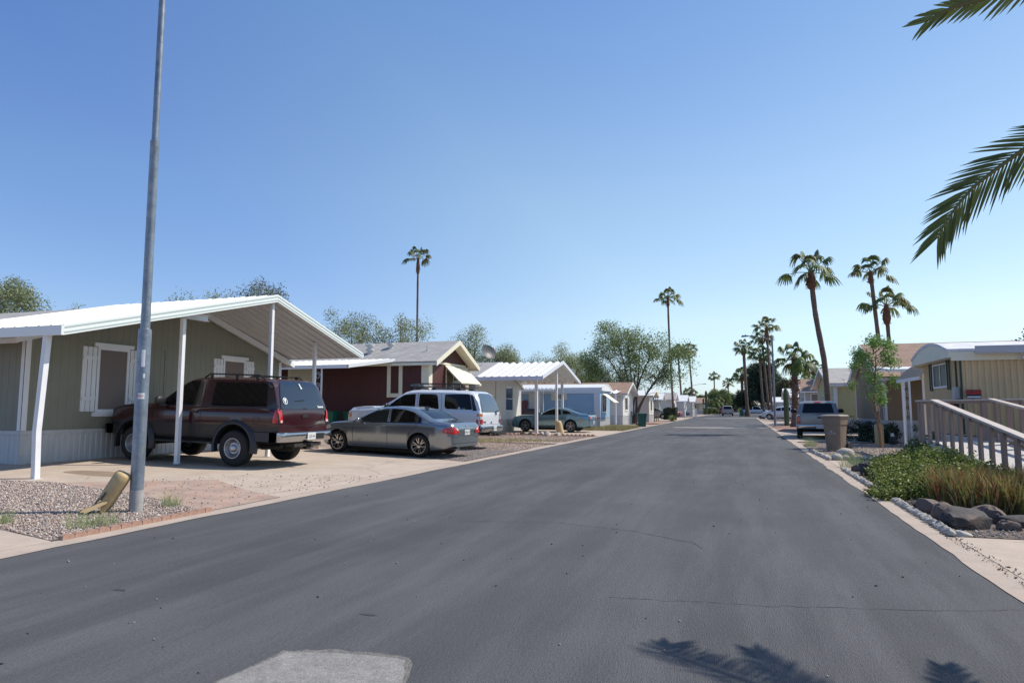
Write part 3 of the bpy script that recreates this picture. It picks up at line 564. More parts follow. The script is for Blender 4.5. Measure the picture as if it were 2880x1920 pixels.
# ---- light blue house (bowed roof)
bluep = mat("blue_siding", (.27, .42, .58), rough=.6, var=.06, vscale=2)
def bowed(name, label, xf, xb, y0, y1, zg, eave, rise, wallm, skirtm, roofm, trimm, skirt=.7, sp=.2, wave=None, ovf=.45, fh=.3, group=None):
    sg = 1 if xf > xb else -1; ym = (y0+y1)/2; root = thing(name, label, "mobile home", (xf, ym, zg), group); zs = zg+skirt
    wl = MB()
    for p0, p1, o in (((xf, y0), (xf, y1), (sg, 0)), ((xb, y0), (xb, y1), (-sg, 0)), ((xb, y0), (xf, y0), (0, -1)), ((xb, y1), (xf, y1), (0, 1))): siding(wl, p0, p1, zs, eave+.02, sp, out=o, wave=wave, gd=.022 if wave else .005)
    wl.build("wall", wallm, root)
    sk = MB()
    for p0, p1, o in (((xf, y0), (xf, y1), (sg, 0)), ((xb, y0), (xf, y0), (0, -1)), ((xb, y1), (xf, y1), (0, 1))): siding(sk, p0, p1, zg-.1, zs-.02, out=o, wave=.14, gd=.014)
    sk.build("skirting", skirtm, root)
    k = 12; zt = lambda y: eave + fh*.35 + rise*(1 - ((y-ym)/((y1-y0)/2))**2); xo = xf + sg*ovf; ys = [y0-.06 + (y1-y0+.12)*i/k for i in range(k+1)]
    rf = MB(); vs = [(x, y, zt(max(y0, min(y1, y)))+.015) for x in (xo+sg*.02, xb) for y in ys] + [(x, y, zt(max(y0, min(y1, y)))-.05) for x in (xo+sg*.02, xb) for y in ys]; m = k+1
    rf.add(vs, [(i, i+1, m+i+1, m+i) for i in range(k)] + [(2*m+i, 3*m+i, 3*m+i+1, 2*m+i+1) for i in range(k)] + [(i, 2*m+i, 2*m+i+1, i+1) for i in range(k)] + [(0, m, 3*m, 2*m), (m-1, 2*m-1, 4*m-1, 3*m-1)]); rf.build("roof", roofm, root, True)
    fa = MB(); pts = [(xo, y, zt(max(y0, min(y1, y)))-.052) for y in ys] + [(xo, ys[-1], eave-.06), (xo, ys[0], eave-.06)]; fa.extr(pts, (-sg*.05, 0, 0))
    lo, hi = sorted((xo-sg*.05, xb)); fa.box(lo, hi, y0-.06, y0-.02, eave-.14, eave+fh*.35-.055); fa.box(lo, hi, y1+.02, y1+.06, eave-.14, eave+fh*.35-.055)
    lo, hi = sorted((xo-sg*.05, xf+sg*.002)); fa.box(lo, hi, y0-.02, y1+.02, eave-.06, eave-.03); fa.build("fascia", trimm, root)
    return root
bl = bowed("mobile_home", "light blue mobile home with rounded white roof beyond the blue coupe", -8.95, -23, 45.3, 48.9, .03, 2.62, .28, bluep, whitedirty, metalroof, whitep, sp=.3, ovf=.15, fh=.4)
q = MB(); q.box(-23, -8.93, 45.22, 45.29, 2.38, 2.63); q.box(-9.35, -8.93, 45.24, 45.29, .75, 2.4); q.build("trim", mat("bluish_white_paint", (.62, .66, .72), .5), bl)
window(bl, 'y', 45.3, -1, -12.05, -11.45, 1.95, 2.4, frame=creamp, pane=glassm, shutters=(.22, 1.93, 2.42))
window(bl, 'x', -8.95, 1, 46.0, 47.5, 1.1, 2.3, frame=whitep)
q = MB(); q.extr([(-8.9, 45.9, 2.35), (-8.9, 47.7, 2.35), (-8.1, 47.7, 1.75), (-8.1, 45.9, 1.75)], (.02, 0, .025)); q.build("window_awning", creamp, bl)
q = MB(); q.box(-13.9, -12.95, 45.2, 45.29, .85, 2.38); q.build("door", mat("door_white", (.6, .6, .55), .5), bl)
q = MB(); corr(q, (-11.9, 44.0, 2.62), (-16, 44.0, 2.62), (-11.9, 45.2, 2.72), (-16, 45.2, 2.72), h=.04); q.box(-16, -11.8, 43.95, 44.0, 2.52, 2.68); q.box(-12.55, -12.5, 44.0, 44.05, .1, 2.6); q.box(-12.85, -12.8, 44.0, 44.05, .1, 2.6); q.build("porch_roof", whitep, bl)
rl = thing("porch_railing", "white porch railing in front of the light blue home", "railing", (-13, 43, .05))
q = MB(); q.box(-15.2, -11.7, 43.0, 43.05, .92, .97); q.box(-15.2, -11.7, 43.0, 43.05, .2, .25)
x = -15.2
while x < -11.7: q.box(x, x+.02, 43.01, 43.04, .25, .92); x += .13
q.box(-15.2, -15.14, 42.98, 43.06, .05, 1.0); q.box(-11.76, -11.7, 42.98, 43.06, .05, 1.0); tag(q.build("rail", whitep, rl))
gr = thing("barbecue_grill", "dark barbecue grill on the porch of the light blue home", "grill", (-13.2, 44.3, .05))
q = MB(); q.box(-13.9, -12.8, 44.0, 44.5, .75, 1.1); q.tube([(-13.8, 44.25, 1.1), (-12.9, 44.25, 1.1)], .27, 14); q.build("lid", mat("grill_dark", (.05, .048, .045), .4), gr)
q = MB()
for x in (-13.8, -12.9):
    for y in (44.05, 44.45): q.box(x-.02, x+.02, y-.02, y+.02, .03, .75)
q.build("leg", mat("grill_dark", (.05, .048, .045), .4), gr)
ch = thing("folded_chair", "dark red padded chair leaning on the blue wall of the porch", "chair", (-14.3, 44.8, .05))
q = MB(); q.extr([(-14.5, 44.9, .9), (-14.05, 44.9, .95), (-13.95, 45.0, 1.85), (-14.1, 45.05, 1.95), (-14.35, 45.05, 1.9)], (0, .1, 0)); q.build("cushion", mat("red_fabric", (.16, .06, .07), .9, var=.3, vscale=10), ch)
q = MB(); q.tube([(-14.5, 44.85, .06), (-14.4, 44.95, 1.0)], .02); q.tube([(-14.0, 44.85, .06), (-14.0, 44.95, 1.0)], .02); q.build("frame", mat("grill_dark", (.05, .048, .045), .4), ch)

# ---- further left-hand homes
tanw = mat("tan_siding", (.50, .46, .38), rough=.7, var=.05, vscale=2)
h5 = home("mobile_home", "white walled home with brown shingle roof behind the spreading desert tree", -9.2, -24, 56, 61.5, .03, 2.6, 3.5, whites, whitedirty, brownshin, whitep, ovf=.5, ovs=.35, sp=.3)
q = MB(); corr(q, (-9.3, 54.0, 2.55), (-15, 54.0, 2.55), (-9.3, 56, 2.8), (-15, 56, 2.8), pitch=.4, h=.1); q.box(-9.5, -9.38, 54.0, 54.12, .05, 2.55); q.box(-10.35, -10.23, 54.0, 54.12, .05, 2.55); q.build("porch_roof", whitep, h5)
window(h5, 'x', -9.2, 1, 57.2, 58.6, 1.2, 2.3)
h6 = home("mobile_home", "pale home with dark posts beside the green wheeled bin", -8.6, -22, 68, 72.5, .03, 2.6, 3.1, whites, whitedirty, metalroof, creamp, ovf=.5, ovs=.3, sp=.3)
window(h6, 'y', 68, -1, -9.9, -9.6, 1.0, 2.2, pane=screenm); window(h6, 'x', -8.6, 1, 69.3, 70.5, 1.1, 2.3)
q = MB()
for y in (68.6, 70.2, 71.9): q.box(-8.2, -8.12, y, y+.08, .05, 2.6)
q.build("porch_post", mat("dark_post", (.12, .10, .08), .7), h6)
seagreen = mat("sea_green_siding", (.16, .27, .21), .7, var=.06, vscale=2)
h7 = home("mobile_home", "dark sea green home with white roof, behind the grey minivan", -10.6, -24, 93, 97, .03, 2.55, 3.3, seagreen, whitedirty, metalroof, whitep, ovf=.7, sp=.4)
h8 = home("mobile_home", "white home with grey gable roof behind the trimmed square hedge", -9.3, -24, 101, 106, .03, 2.65, 3.55, whites, whitedirty, greyshin, whitep, ovf=.4, sp=.4)
window(h8, 'x', -9.3, 1, 102.5, 104, 1.2, 2.2)
h9 = home("mobile_home", "white home with ribbed white roof between two tall palm trunks", -8.6, -22, 112, 117, .03, 2.5, 3.4, whites, whitedirty, metalroof, whitep, ovf=.5, sp=.4)
h10 = home("mobile_home", "low pale home with white porch roof behind the blue van", -8.1, -20, 124, 129, .03, 2.5, 3.4, tanw, whitedirty, metalroof, whitep, ovf=.5, sp=.4)
h11 = home("mobile_home", "tan home with brown roof and white porch beside the saguaro", -7.9, -20, 163, 170, .02, 2.6, 3.7, tanw, whitedirty, brownshin, whitep, ovf=.5, sp=.4)
q = MB(); q.box(-13, -7.6, 160, 163, 2.45, 2.6); q.box(-7.9, -7.7, 160, 160.2, 0, 2.45); q.box(-12.5, -12.3, 160, 160.2, 0, 2.45); q.build("porch_roof", whitep, h11)

# ---- right-hand homes
beige = mat("beige_siding", (.56, .42, .235), rough=.65, var=.06, vscale=1.5)
greenf = mat("dark_green_trim", (.05, .075, .055), .6)
TX, TY0, TY1 = 5.0, 18.75, 22.35
tr_ = bowed("trailer_home", "beige trailer home with dark green window frame behind the wooden ramp", TX, 18, TY0, TY1, .05, 2.66, .28, beige, whitedirty, mat("rubber_roof", (.62, .62, .63), .6, var=.15, vscale=3, bump=1, bscale=6), creamp, skirt=.7, wave=.13, ovf=.28, fh=.36)
q = MB(); q.box(5.25, 18, TY0-.30, TY0-.065, 2.70, 2.74); q.box(5.2, 18, TY0-.34, TY0-.30, 2.66, 2.84); q.box(5.2, 5.9, TY0-.352, TY0-.341, 2.69, 2.81); q.build("gutter", mat("gutter_grey", (.42, .43, .47), .5), tr_)
w = window(tr_, 'x', TX, -1, 19.95, 21.30, 1.92, 2.56, fr=.045, frame=whitep, pane=mat("curtain_glass", (.035, .055, .05), .3, spec=.25), mull=1, sill=False)
q = MB()
for y0_, y1_ in ((19.66, 19.90), (21.36, 21.58)):
    for a0, a1, b0, b1 in ((y0_, y0_+.035, 1.86, 2.62), (y1_-.035, y1_, 1.86, 2.62), (y0_+.035, y1_-.035, 1.86, 1.89), (y0_+.035, y1_-.035, 2.59, 2.62)): q.box(TX-.05, TX-.02, a0, a1, b0, b1)
q.build("shutter_frame", greenf, tr_)
q = MB()
for y in (18.80, 19.17): q.box(TX-.035, TX-.002, y, y+.05, .78, 2.72)
q.build("corner_strip", greenf, tr_)
q = MB(); q.box(TX-.15, TX-.035, 18.88, 19.10, 1.62, 1.90); q.lathe([(.07, 0), (.07, .12), (.0, .12)], (TX-.10, 18.99, 1.5), 12); q.build("electric_meter", mat("meter_grey", (.35, .35, .36), .4, .3), tr_)
q = MB(); q.tube([(6.18, TY0-.12, 2.7), (6.18, TY0-.12, 2.62)], .02); q.obox((6.2, TY0-.16, 2.56), (.07, .16, .07)); q.build("camera", whitep, tr_)
# brown metal side awning behind the trailer
sa = thing("awning", "curved brown metal awning between the tan home and the beige trailer", "awning", (5.6, 24.6, .05))
q = MB(); 
k = 6; P = [(4.95 + .62*i/k, 2.28 + .50*math.sin(i/k*1.4)) for i in range(k+1)]
for (xa, za), (xb_, zb_) in zip(P, P[1:]): corr(q, (xa, 22.6, za), (xa, 25.6, za), (xb_, 22.6, zb_), (xb_, 25.6, zb_), pitch=.28, h=.06)
q.build("roof_pan", mat("awning_brown", (.40, .33, .27), .5), sa)
q = MB(); q.box(5.03, 5.08, 22.7, 22.76, .03, 2.33); q.box(5.03, 5.08, 25.4, 25.46, .03, 2.33); q.box(4.915, 4.945, 22.58, 25.62, 2.22, 2.32); q.build("frame", whitep, sa)
tan2 = mat("brown_tan_siding", (.27, .19, .115), rough=.7, var=.06, vscale=2)
t_home = home("mobile_home", "tan brown home with brown shingle roof behind the young feathery tree", 5.6, 22, 31.7, 38.9, .08, 2.86, 4.25, tan2, whitedirty, brownshin, whitep, ovf=.3, ovs=.75, skirt=.78, sp=.4, fas=.22)
window(t_home, 'x', 5.6, -1, 32.75, 33.4, 1.3, 2.15, mull=0)
pc = thing("porch_roof", "white porch roof with scrolled posts on the tan brown home", "porch roof", (6.5, 29.5, .05))
q = MB(); slab(q, (5.2, 28.35, 2.83), (14, 28.35, 2.83), (14, 31.0, 3.05), (5.2, 31.0, 3.05), .10); q.build("roof", whitep, pc)
for x, w_ in ((5.68, .10), (5.88, .06)): q = MB(); q.box(x-w_/2, x+w_/2, 28.45, 28.45+w_, .03, 2.74); q.build("post", whitep, pc)
for x, w_ in ((6.75, .10), (6.98, .06)): q = MB(); q.box(x-w_/2, x+w_/2, 28.45, 28.45+w_, .03, 2.74); q.build("post", whitep, pc)
q = MB()
for k in range(7):
    for xc in (5.785, 6.865):
        zc = .55 + k*.34; q.tube([(xc + .06*math.cos(t)*(1-t/14), 28.48, zc + .13*math.sin(t)*(1-t/14)) for t in [i*.6 for i in range(15)]], .006, 5)
q.build("scroll", whitep, pc)
yel = mat("yellow_siding", (.46, .43, .22), .65, var=.05, vscale=2)
y_home = home("mobile_home", "pale yellow home behind the silver pickup", 4.95, 20, 42.0, 50.5, .05, 2.75, 3.75, yel, whitedirty, greyshin, whitep, ovf=.35, ovs=.3, sp=.4)
q = MB(); q.box(4.93, 6.0, 41.93, 41.99, 2.55, 2.75); q.box(4.93, 5.1, 41.93, 41.99, .8, 2.55); q.build("trim", whitep, y_home)
s_home = home("mobile_home", "small grey home with brown roof beyond the pale yellow home", 5.0, 20, 62, 67, .05, 2.85, 3.8, mat("grey_siding", (.42, .38, .33), .7), whitedirty, brownshin, whitep, ovf=.3, ovs=.3, sp=.4)
window(s_home, 'y', 62, -1, 5.5, 6.1, 1.0, 2.6, mull=0, pane=mat("tan_board", (.22, .18, .13), .8))
window(s_home, 'x', 5.0, -1, 63, 64.5, 1.2, 2.4)
w2 = home("mobile_home", "low white home beside the white minivan", 5.6, 18, 82, 88, .05, 2.55, 3.3, whites, whitedirty, metalroof, whitep, ovf=.4, sp=.4)
w3 = home("mobile_home", "white home with ribbed white roof behind the thick palm trunk", 5.9, 18, 96, 102, .05, 2.7, 3.9, whites, whitedirty, metalroof, whitep, ovf=.6, sp=.4)
w4 = home("mobile_home", "white home with dark windows behind the white minivan", 5.2, 18, 112, 118, .05, 2.3, 3.0, whites, whitedirty, metalroof, whitep, ovf=.6, sp=.4)
for hh, xf, sg, ya, yb, ax0 in ((h7, -10.6, 1, 93, 97, -13), (h9, -8.6, 1, 112, 117, -11.5), (h10, -8.1, 1, 124, 129, -11), (h11, -7.9, 1, 163, 170, -11), (w2, 5.6, -1, 82, 88, 8), (w3, 5.9, -1, 96, 102, 8.5), (w4, 5.2, -1, 112, 118, 8), (y_home, 4.95, -1, 42, 50.5, 12)):
    ym = (ya+yb)/2; window(hh, 'x', xf, sg, ym-1.3, ym-.1, 1.15, 2.2); window(hh, 'x', xf, sg, ym+.6, ym+1.3, 1.15, 2.2); window(hh, 'y', ya, -1, ax0, ax0+1.1, 1.1, 2.1)
    q = MB(); q.box(ax0+1.7, ax0+2.6, ya-.03, ya+.01, .75, 2.3); q.build("door", mat("door_white", (.6, .6, .55), .5), hh)
# far end of the street
fb = home("building", "long low building with pale tile roof beyond the block wall", -4.6, 30, 246, 256, 0, 2.6, 4.0, tanw, tanw, mat("pale_tile", (.52, .42, .34), .8, var=.1, vscale=2), creamp, ovf=.3, ovs=.6, sp=1)
cw = MB(); cw.box(-16, 45, 238, 238.3, -.05, 2.0); cw.box(-16, 45, 237.95, 238.35, 2.0, 2.1)
tag(cw.build("block_wall", brick_mat("cinder_block", (.24, .22, .22), (.20, .19, .19), (.14, .13, .13), .4, .2, 1, rot=0, mort=.01), at=(10, 238.1, 0)), "grey concrete block wall closing the far end of the street", "wall")
# ================================================================== TREES AND PLANTS
leafm = attr_mat("leaf_mix", .55, trans=.28)
barkm = mat("palm_bark", (.155, .105, .08), .95, var=.35, vscale=4, bump=1, bscale=14, stretch=(1, 1, 4))
bootm = mat("palm_boot", (.15, .075, .045), .95, var=.4, vscale=12, bump=1, bscale=25)
woodm = mat("tree_bark", (.13, .105, .085), .95, var=.3, vscale=8, bump=1, bscale=25)
def strip_fan(V, F, C, base, d, side, n, rad, spread, droop, col, g, w=.15):
    """one fan leaf: n pleated segments from base around direction d"""
    nrm = d.cross(side).normalized()
    for i in range(n):
        a = -spread + 2*spread*i/(n-1) + g.normal(0, .02); L = rad*(1 - .28*abs(a/spread)**2)*g.uniform(.9, 1.08)
        t = (d*math.cos(a) + side*math.sin(a)).normalized(); q = (side*math.cos(a) - d*math.sin(a)).normalized(); k = len(V)
        dr = Vector((0, 0, -1)); p = base; ws = (.35, 1, .85, .30); ts = (0.04, .42, .70, 1.0)
        wd = w*rad
        for ww, tt in zip(ws, ts):
            c = p + t*L*tt*(1 - .25*droop*max(0, tt-.5)) + dr*(droop*L*max(0, tt-.40)**1.5*1.9) + nrm*(.02*rad if i % 2 else 0)
            V.append(c - q*wd*ww*.5); V.append(c + q*wd*ww*.5)
        for j in range(3): F.append((k+2*j, k+2*j+1, k+2*j+3, k+2*j+2)); f = .75 if j == 2 else 1; C.append(tuple(x*f*g.uniform(.8, 1.2) for x in col))
def fan_palm(label, x, y, h, tr=.17, cr=1.0, seed=1, top=None, boot=.9, nl=22, z0=None, shag=0, group="fan palms along the street", mid=None, path=None, base_r=1.35, col=(.115, .17, .05), squash=1, bootr=1.9):
    g = np.random.default_rng(seed); z0 = gz(x, y) - .03 if z0 is None else z0; tx, ty = top or (x, y)
    root = thing("palm_tree", label, "palm tree", (x, y, z0), group)
    n = 26; pts = []; rs = []
    for i in range(n+1):
        t = i/n; px = x + (tx-x)*t; py = y + (ty-y)*t
        if path: px = x + interp(path, t)
        if mid: b = 4*t*(1-t); px += mid[0]*b; py += mid[1]*b
        pts.append((px, py, z0 + h*t)); rs.append(tr*(base_r - (base_r-1)*min(1, t*6))*(1.0 - .12*t)*(1 + .05*math.sin(i*2.1) + g.normal(0, .012)))
    tb = MB(); tb.tube(pts, rs, 12); tb.build("trunk", barkm, root, True, 60)
    T = Vector(pts[-1]); V = []; F = []; C = []
    # boot: the old leaf bases
    bt = MB(); zb = boot; bt.lathe([(tr*.9, -zb), (tr*bootr*.75, -zb*.9), (tr*bootr, -zb*.65), (tr*bootr*.8, -zb*.3), (tr*1.1, 0), (tr*.5, .25)], T, 14)
    for i in range(46 if not shag else shag):
        a = g.uniform(0, 6.28); hh = -g.uniform(0, zb if not shag else h*.72); rr = tr*(bootr*.9 if not shag or hh > -zb else 1.05); p = T + Vector((math.cos(a)*rr*.8, math.sin(a)*rr*.8, hh))
        if hh < -zb: tq = 1 + hh/h; p.x += (pts[int(tq*n)][0]-T.x); p.y += (pts[int(tq*n)][1]-T.y)
        o = Vector((math.cos(a), math.sin(a), g.uniform(.1, .7)))*tr*g.uniform(.5, 1.1); bt.bar(p, p + o, tr*.35, tr*.12)
    bt.build("leaf_base", bootm, root)
    pt = MB()
    for i in range(nl):
        a = i*2.399 + g.uniform(-.3, .3); el = R(82) - (i/nl)**.9*R(106)*squash + g.normal(0, .08); d = Vector((math.cos(a)*math.cos(el), math.sin(a)*math.cos(el), math.sin(el)))
        L = cr*g.uniform(.85, 1.35)*(1.0 if el > -.1 else .8); e = T + d*L + Vector((0, 0, -.12*L)); m_ = T + d*L*.5
        pt.tube([T, m_, e], [.022*cr + .008, .016*cr + .006, .01*cr + .004], 5, False)
        d2 = (d + Vector((0, 0, -.12))).normalized(); s = d2.cross(Vector((0, 0, 1))).normalized()
        s = (Matrix.Rotation(g.uniform(-.5, .5), 3, d2) @ s).normalized()
        c = np.array(col)*g.uniform(.75, 1.3); c[0] *= g.uniform(.8, 1.4)
        strip_fan(V, F, C, e - d*.1*cr, d2, s, 17, cr*g.uniform(.66, .86), R(92), g.uniform(.55, .95), c, g)
    pt.build("leaf_stalk", mat("palm_stalk", (.16, .19, .06), .6), root)
    np_mesh("crown", [tuple(v) for v in V], F, leafm, root, tint=np.array(C))
    return root
def pinnate(V, F, C, pts, wid, g, col, n=70, droop=.35, face=None):
    """feather frond along a curve of points"""
    P = [Vector(p) for p in pts]; L = [0]
    for a, b in zip(P, P[1:]): L.append(L[-1] + (b-a).length)
    def at(s):
        s *= L[-1]
        for i in range(len(P)-1):
            if s <= L[i+1] + 1e-9: t = (s-L[i])/(L[i+1]-L[i]); return P[i].lerp(P[i+1], t), (P[i+1]-P[i]).normalized()
    for i in range(n):
        s = .10 + .90*i/(n-1); p, d = at(min(s, 1)); sd_ = d.cross(Vector((0, 0, 1)));
        if sd_.length < .2: sd_ = d.cross(Vector((0, 1, 0)))
        if face is not None: sd_ = d.cross(face)
        sd_.normalize(); up = sd_.cross(d).normalized(); env = wid*(1.0 if s > .3 else .5 + s*1.67)*(1.0 if s < .90 else 1 - (s-.90)*3.2)
        for sg in (-1, 1):
            ll = env*g.uniform(.85, 1.12); lean = .55 + 1.5*s**5 + .3*s; t = (sd_*sg + d*lean + up*g.uniform(.05, .45)).normalized(); q = (d - t*d.dot(t)).normalized(); w = .0085 + .003*g.random(); k = len(V)
            for tt, ww in ((0, .5), (.35, 1), (.75, .7), (1, .06)):
                c = p + t*ll*tt + Vector((0, 0, -1))*droop*ll*tt*tt; V.append(c - q*w*ww); V.append(c + q*w*ww)
            cc = np.array(col)*g.uniform(.7, 1.35)
            for j in range(3): F.append((k+2*j, k+2*j+1, k+2*j+3, k+2*j+2)); C.append(tuple(cc))
def leaf_cloud(root, name, clumps, per, sz, cols, seed, spread=.35, m=None, flat=1.0, up=0, long=1.9, hang=0):
    """clumps: (x,y,z,r); per leaves for r=1"""
    g = np.random.default_rng(seed); VV = []; CC = []
    for (x, y, z, r) in clumps:
        n = max(12, int(per*r*r)); p = g.normal(0, 1, (n, 3)); p /= np.linalg.norm(p, axis=1)[:, None]; p *= (g.random(n)**.45)[:, None]*r; p[:, 2] *= flat
        p += g.normal(0, spread*r*.3, (n, 3)); p += (x, y, z)
        d = g.normal(0, 1, (n, 3)); d[:, 2] = d[:, 2]*.6 + up - hang; d /= np.linalg.norm(d, axis=1)[:, None]; e = np.cross(d, g.normal(0, 1, (n, 3))); e /= np.linalg.norm(e, axis=1)[:, None] + 1e-9
        s = sz*g.uniform(.6, 1.3, n)[:, None]; a = d*s*long*.5; b = e*s*.5
        VV.append(np.stack([p - a, p + b*.9, p + a, p - b*.9], 1).reshape(-1, 3)); c = np.array(cols)[g.integers(0, len(cols), n)]*g.uniform(.75, 1.25, (n, 1))*g.uniform(.85, 1.15); CC.append(c)
    V = np.concatenate(VV); C = np.concatenate(CC); F = np.arange(len(V)).reshape(-1, 4)
    return np_mesh(name, V, F, m or leafm, root, tint=C)
def limbs(root, base, tips, r0, g, name="trunk", m=None, forks=.45, wob=.12, minr=.015, split=None):
    b = MB(); B = Vector(base)
    for t in tips:
        T = Vector(t[:3]); n = 7; r = r0*(.55 + .45*g.random()) if len(tips) > 3 else r0; pts = []; rs = []
        for i in range(n+1):
            s = i/n; p = B.lerp(T, s); out = (T - B); out.z = 0; p += Vector((g.normal(0, wob), g.normal(0, wob), 0))*s*(1-s)*3; p -= out*.22*math.sin(math.pi*s)*forks*2 if split is None else out*split*math.sin(math.pi*s)
            pts.append(p); rs.append(max(minr, r*(1 - s)**.8 + minr*.6))
        b.tube(pts, rs, 7)
    b.build(name, m or woodm, root, True, 60)
def tree(label, x, y, clumps, h0, per, sz, cols, seed, r0=.14, group=None, cat="tree", name="tree", ntips=12, z0=None, **kw):
    g = np.random.default_rng(seed); z0 = gz(x, y)-.03 if z0 is None else z0; root = thing(name, label, cat, (x, y, z0), group)
    idx = g.permutation(len(clumps))[:ntips]; limbs(root, (x, y, z0), [clumps[i] for i in idx], r0, g)
    leaf_cloud(root, "crown", clumps, per, sz, cols, seed+1, **kw); return root
def blob(cx, cy, cz, rx, ry, rz, n, r, seed, shell=.75):
    g = np.random.default_rng(seed); o = []
    for _ in range(n):
        p = g.normal(0, 1, 3); p /= np.linalg.norm(p); p *= shell + (1-shell)*g.random() if g.random() < .75 else g.random()*.7
        o.append((cx + p[0]*rx, cy + p[1]*ry, cz + p[2]*rz, r*g.uniform(.6, 1.35)))
    return o
G1 = [(.14, .20, .075), (.18, .235, .09), (.11, .165, .065), (.22, .26, .12)]
G2 = [(.23, .265, .13), (.29, .32, .17), (.18, .215, .11), (.34, .36, .20)]
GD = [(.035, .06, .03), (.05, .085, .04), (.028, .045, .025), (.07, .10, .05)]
GY = [(.26, .29, .09), (.32, .33, .12), (.19, .23, .08)]
# the open, many-stemmed desert tree
def desert_tree():
    x, y = -9.4, 62.9; g = np.random.default_rng(5); root = thing("tree", "wide open desert tree with many thin stems, beside the green wheeled bin", "tree", (x, y, -.02)); cl = []
    for cx, cz, rx, rz, n in ((-10.9, 7.4, 2.4, 1.9, 52), (-8.2, 6.9, 2.4, 1.7, 44), (-12.8, 5.6, 1.8, 1.5, 34), (-5.6, 5.6, 1.9, 1.6, 30), (-9.3, 5.0, 2.5, 1.2, 26), (-13.2, 4.4, 1.1, 1.0, 12), (-6.6, 4.2, 1.2, 1.0, 16), (-11.6, 8.9, .9, .7, 8)): cl += blob(cx, y, cz, rx, rx, rz, n, .50, n, .5)
    b = MB()
    for i, (tx, tz) in enumerate(((-12.6, 7.2), (-11.2, 8.6), (-10.0, 8.9), (-8.6, 8.2), (-7.0, 7.4), (-5.4, 6.4), (-13.4, 5.2), (-6.2, 4.8), (-9.0, 6.6))):
        ty = y + g.uniform(-1.6, 1.6); bx_ = x + g.uniform(-.3, .3); pts = []; rs = []
        for k in range(11):
            s = k/10; pts.append((bx_ + (tx-bx_)*(s**1.45) + g.normal(0, .04)*s, y + (ty-y)*s, tz*s**.9)); rs.append(.085*(1-s)**.7 + .016)
        b.tube(pts, rs, 7)
        for k in (5, 6, 7, 8, 9):
            p = Vector(pts[k])
            for _ in range(3): e = p + Vector((g.normal(0, .9), g.normal(0, .9), g.uniform(.2, 1.4))); b.tube([p, p.lerp(e, .5) + Vector((0, 0, .08)), e], [.03, .02, .008], 5)
    b.build("trunk", woodm, root, True, 60); leaf_cloud(root, "crown", cl, 440, .088, [(.20, .26, .09), (.26, .32, .12), (.15, .21, .08), (.30, .36, .16)], 77, spread=1.5)
desert_tree()
# background trees beyond the left-hand roofs
BG = "airy grey green trees behind the left-hand roofs"
def bgt(label, x, y, zt, rx, seed, cols=G2, rz=None, per=520, sz=.075, n=92, r=.92, cat="tree", group=BG, **kw):
    rz = rz or zt*.36; return tree(label, x, y, blob(x, y, zt - rz - r*.4, rx, rx*.8, rz, n, r, seed, .6), 0, per, sz, cols, seed, r0=.16, group=group, ntips=14, **kw)
bgt("grey green tree above the left end of the shingle roof", -46.5, 32, 10.4, 3.4, 11)
bgt("sparse feathery tree low over the shingle roof, left of the steel pole", -40.5, 32, 8.4, 2.5, 12, n=18, r=.6, per=360)
bgt("thin wispy tree over the shingle roof just beside the steel pole", -37, 33, 8.6, 1.6, 13, n=10, r=.6, per=300)
bgt("bright green tree over the carport roof, right of the steel pole", -32.5, 35, 9.3, 2.6, 14, cols=GY + G2, n=40)
bgt("taller grey tree over the carport roof behind the bright green one", -31.2, 38, 10.7, 2.4, 15, cols=[(.14, .15, .09), (.18, .19, .12)], n=30)
bgt("willowy tree right behind the carport's end, left of the pair", -31.8, 51, 10.3, 3.2, 16, n=60, hang=.7)
bgt("willowy tree left of the tall lone palm trunk", -27.0, 51.5, 9.9, 3.0, 17, n=60, hang=.7)
bgt("grey green tree behind the satellite dish", -24.3, 60, 9.4, 2.1, 18, n=36, rz=3)
bgt("lower grey green tree just right of the satellite dish", -21.0, 61, 7.8, 1.9, 19, n=30, rz=2.4)
bgt("yellow green tree over the white carport, left one", -25.2, 76, 8.6, 2.6, 20, cols=GY + G2, n=30, rz=2.6)
bgt("grey green tree over the white carport, middle", -22.4, 77, 8.3, 2.0, 21, n=24, rz=2.4)
bgt("yellow green tree over the ridge end of the white carport", -18.6, 75, 8.5, 2.5, 22, cols=GY + G2, n=34, rz=2.6)
bgt("dark green tree beyond the small white carport, left of the desert tree", -17.2, 80, 7.2, 2.8, 23, cols=GD + G1, n=44, rz=2.3)
bgt("dark low tree over the brown shingle roof behind the desert tree", -14.2, 84, 6.6, 2.6, 24, cols=GD, n=44, rz=2.2)
# far trees
bgt("broad yellow green tree crown beside the saguaro far down the street", -5.9, 196, 6.4, 3.2, 31, cols=GY + G1, rz=2.2, r=1.0, group="trees at the far end of the street", sz=.16)
bgt("dark rounded tree right of the yellow green one at the street's end", -3.0, 200, 5.2, 2.6, 32, cols=GD + G1, rz=2.0, r=.9, group="trees at the far end of the street", sz=.16)
bgt("green tree behind the tan home with brown roof far down the street", -10.8, 190, 5.0, 3.0, 33, cols=G1 + GD, rz=1.9, r=.9, group="trees at the far end of the street", sz=.16)
bgt("small grey bush tree in front of the block wall", -4.6, 190, 2.6, 1.5, 34, cols=G2 + GD, rz=1.1, r=.6, n=26, group="trees at the far end of the street", sz=.15)
bgt("large dark tree behind the row of palm trunks", 4.0, 140, 10.3, 3.0, 35, cols=[(.03, .06, .04), (.045, .085, .05), (.06, .10, .055)], rz=4.0, r=1.1, n=80, group="dark trees behind the palms", sz=.16, hang=.8)
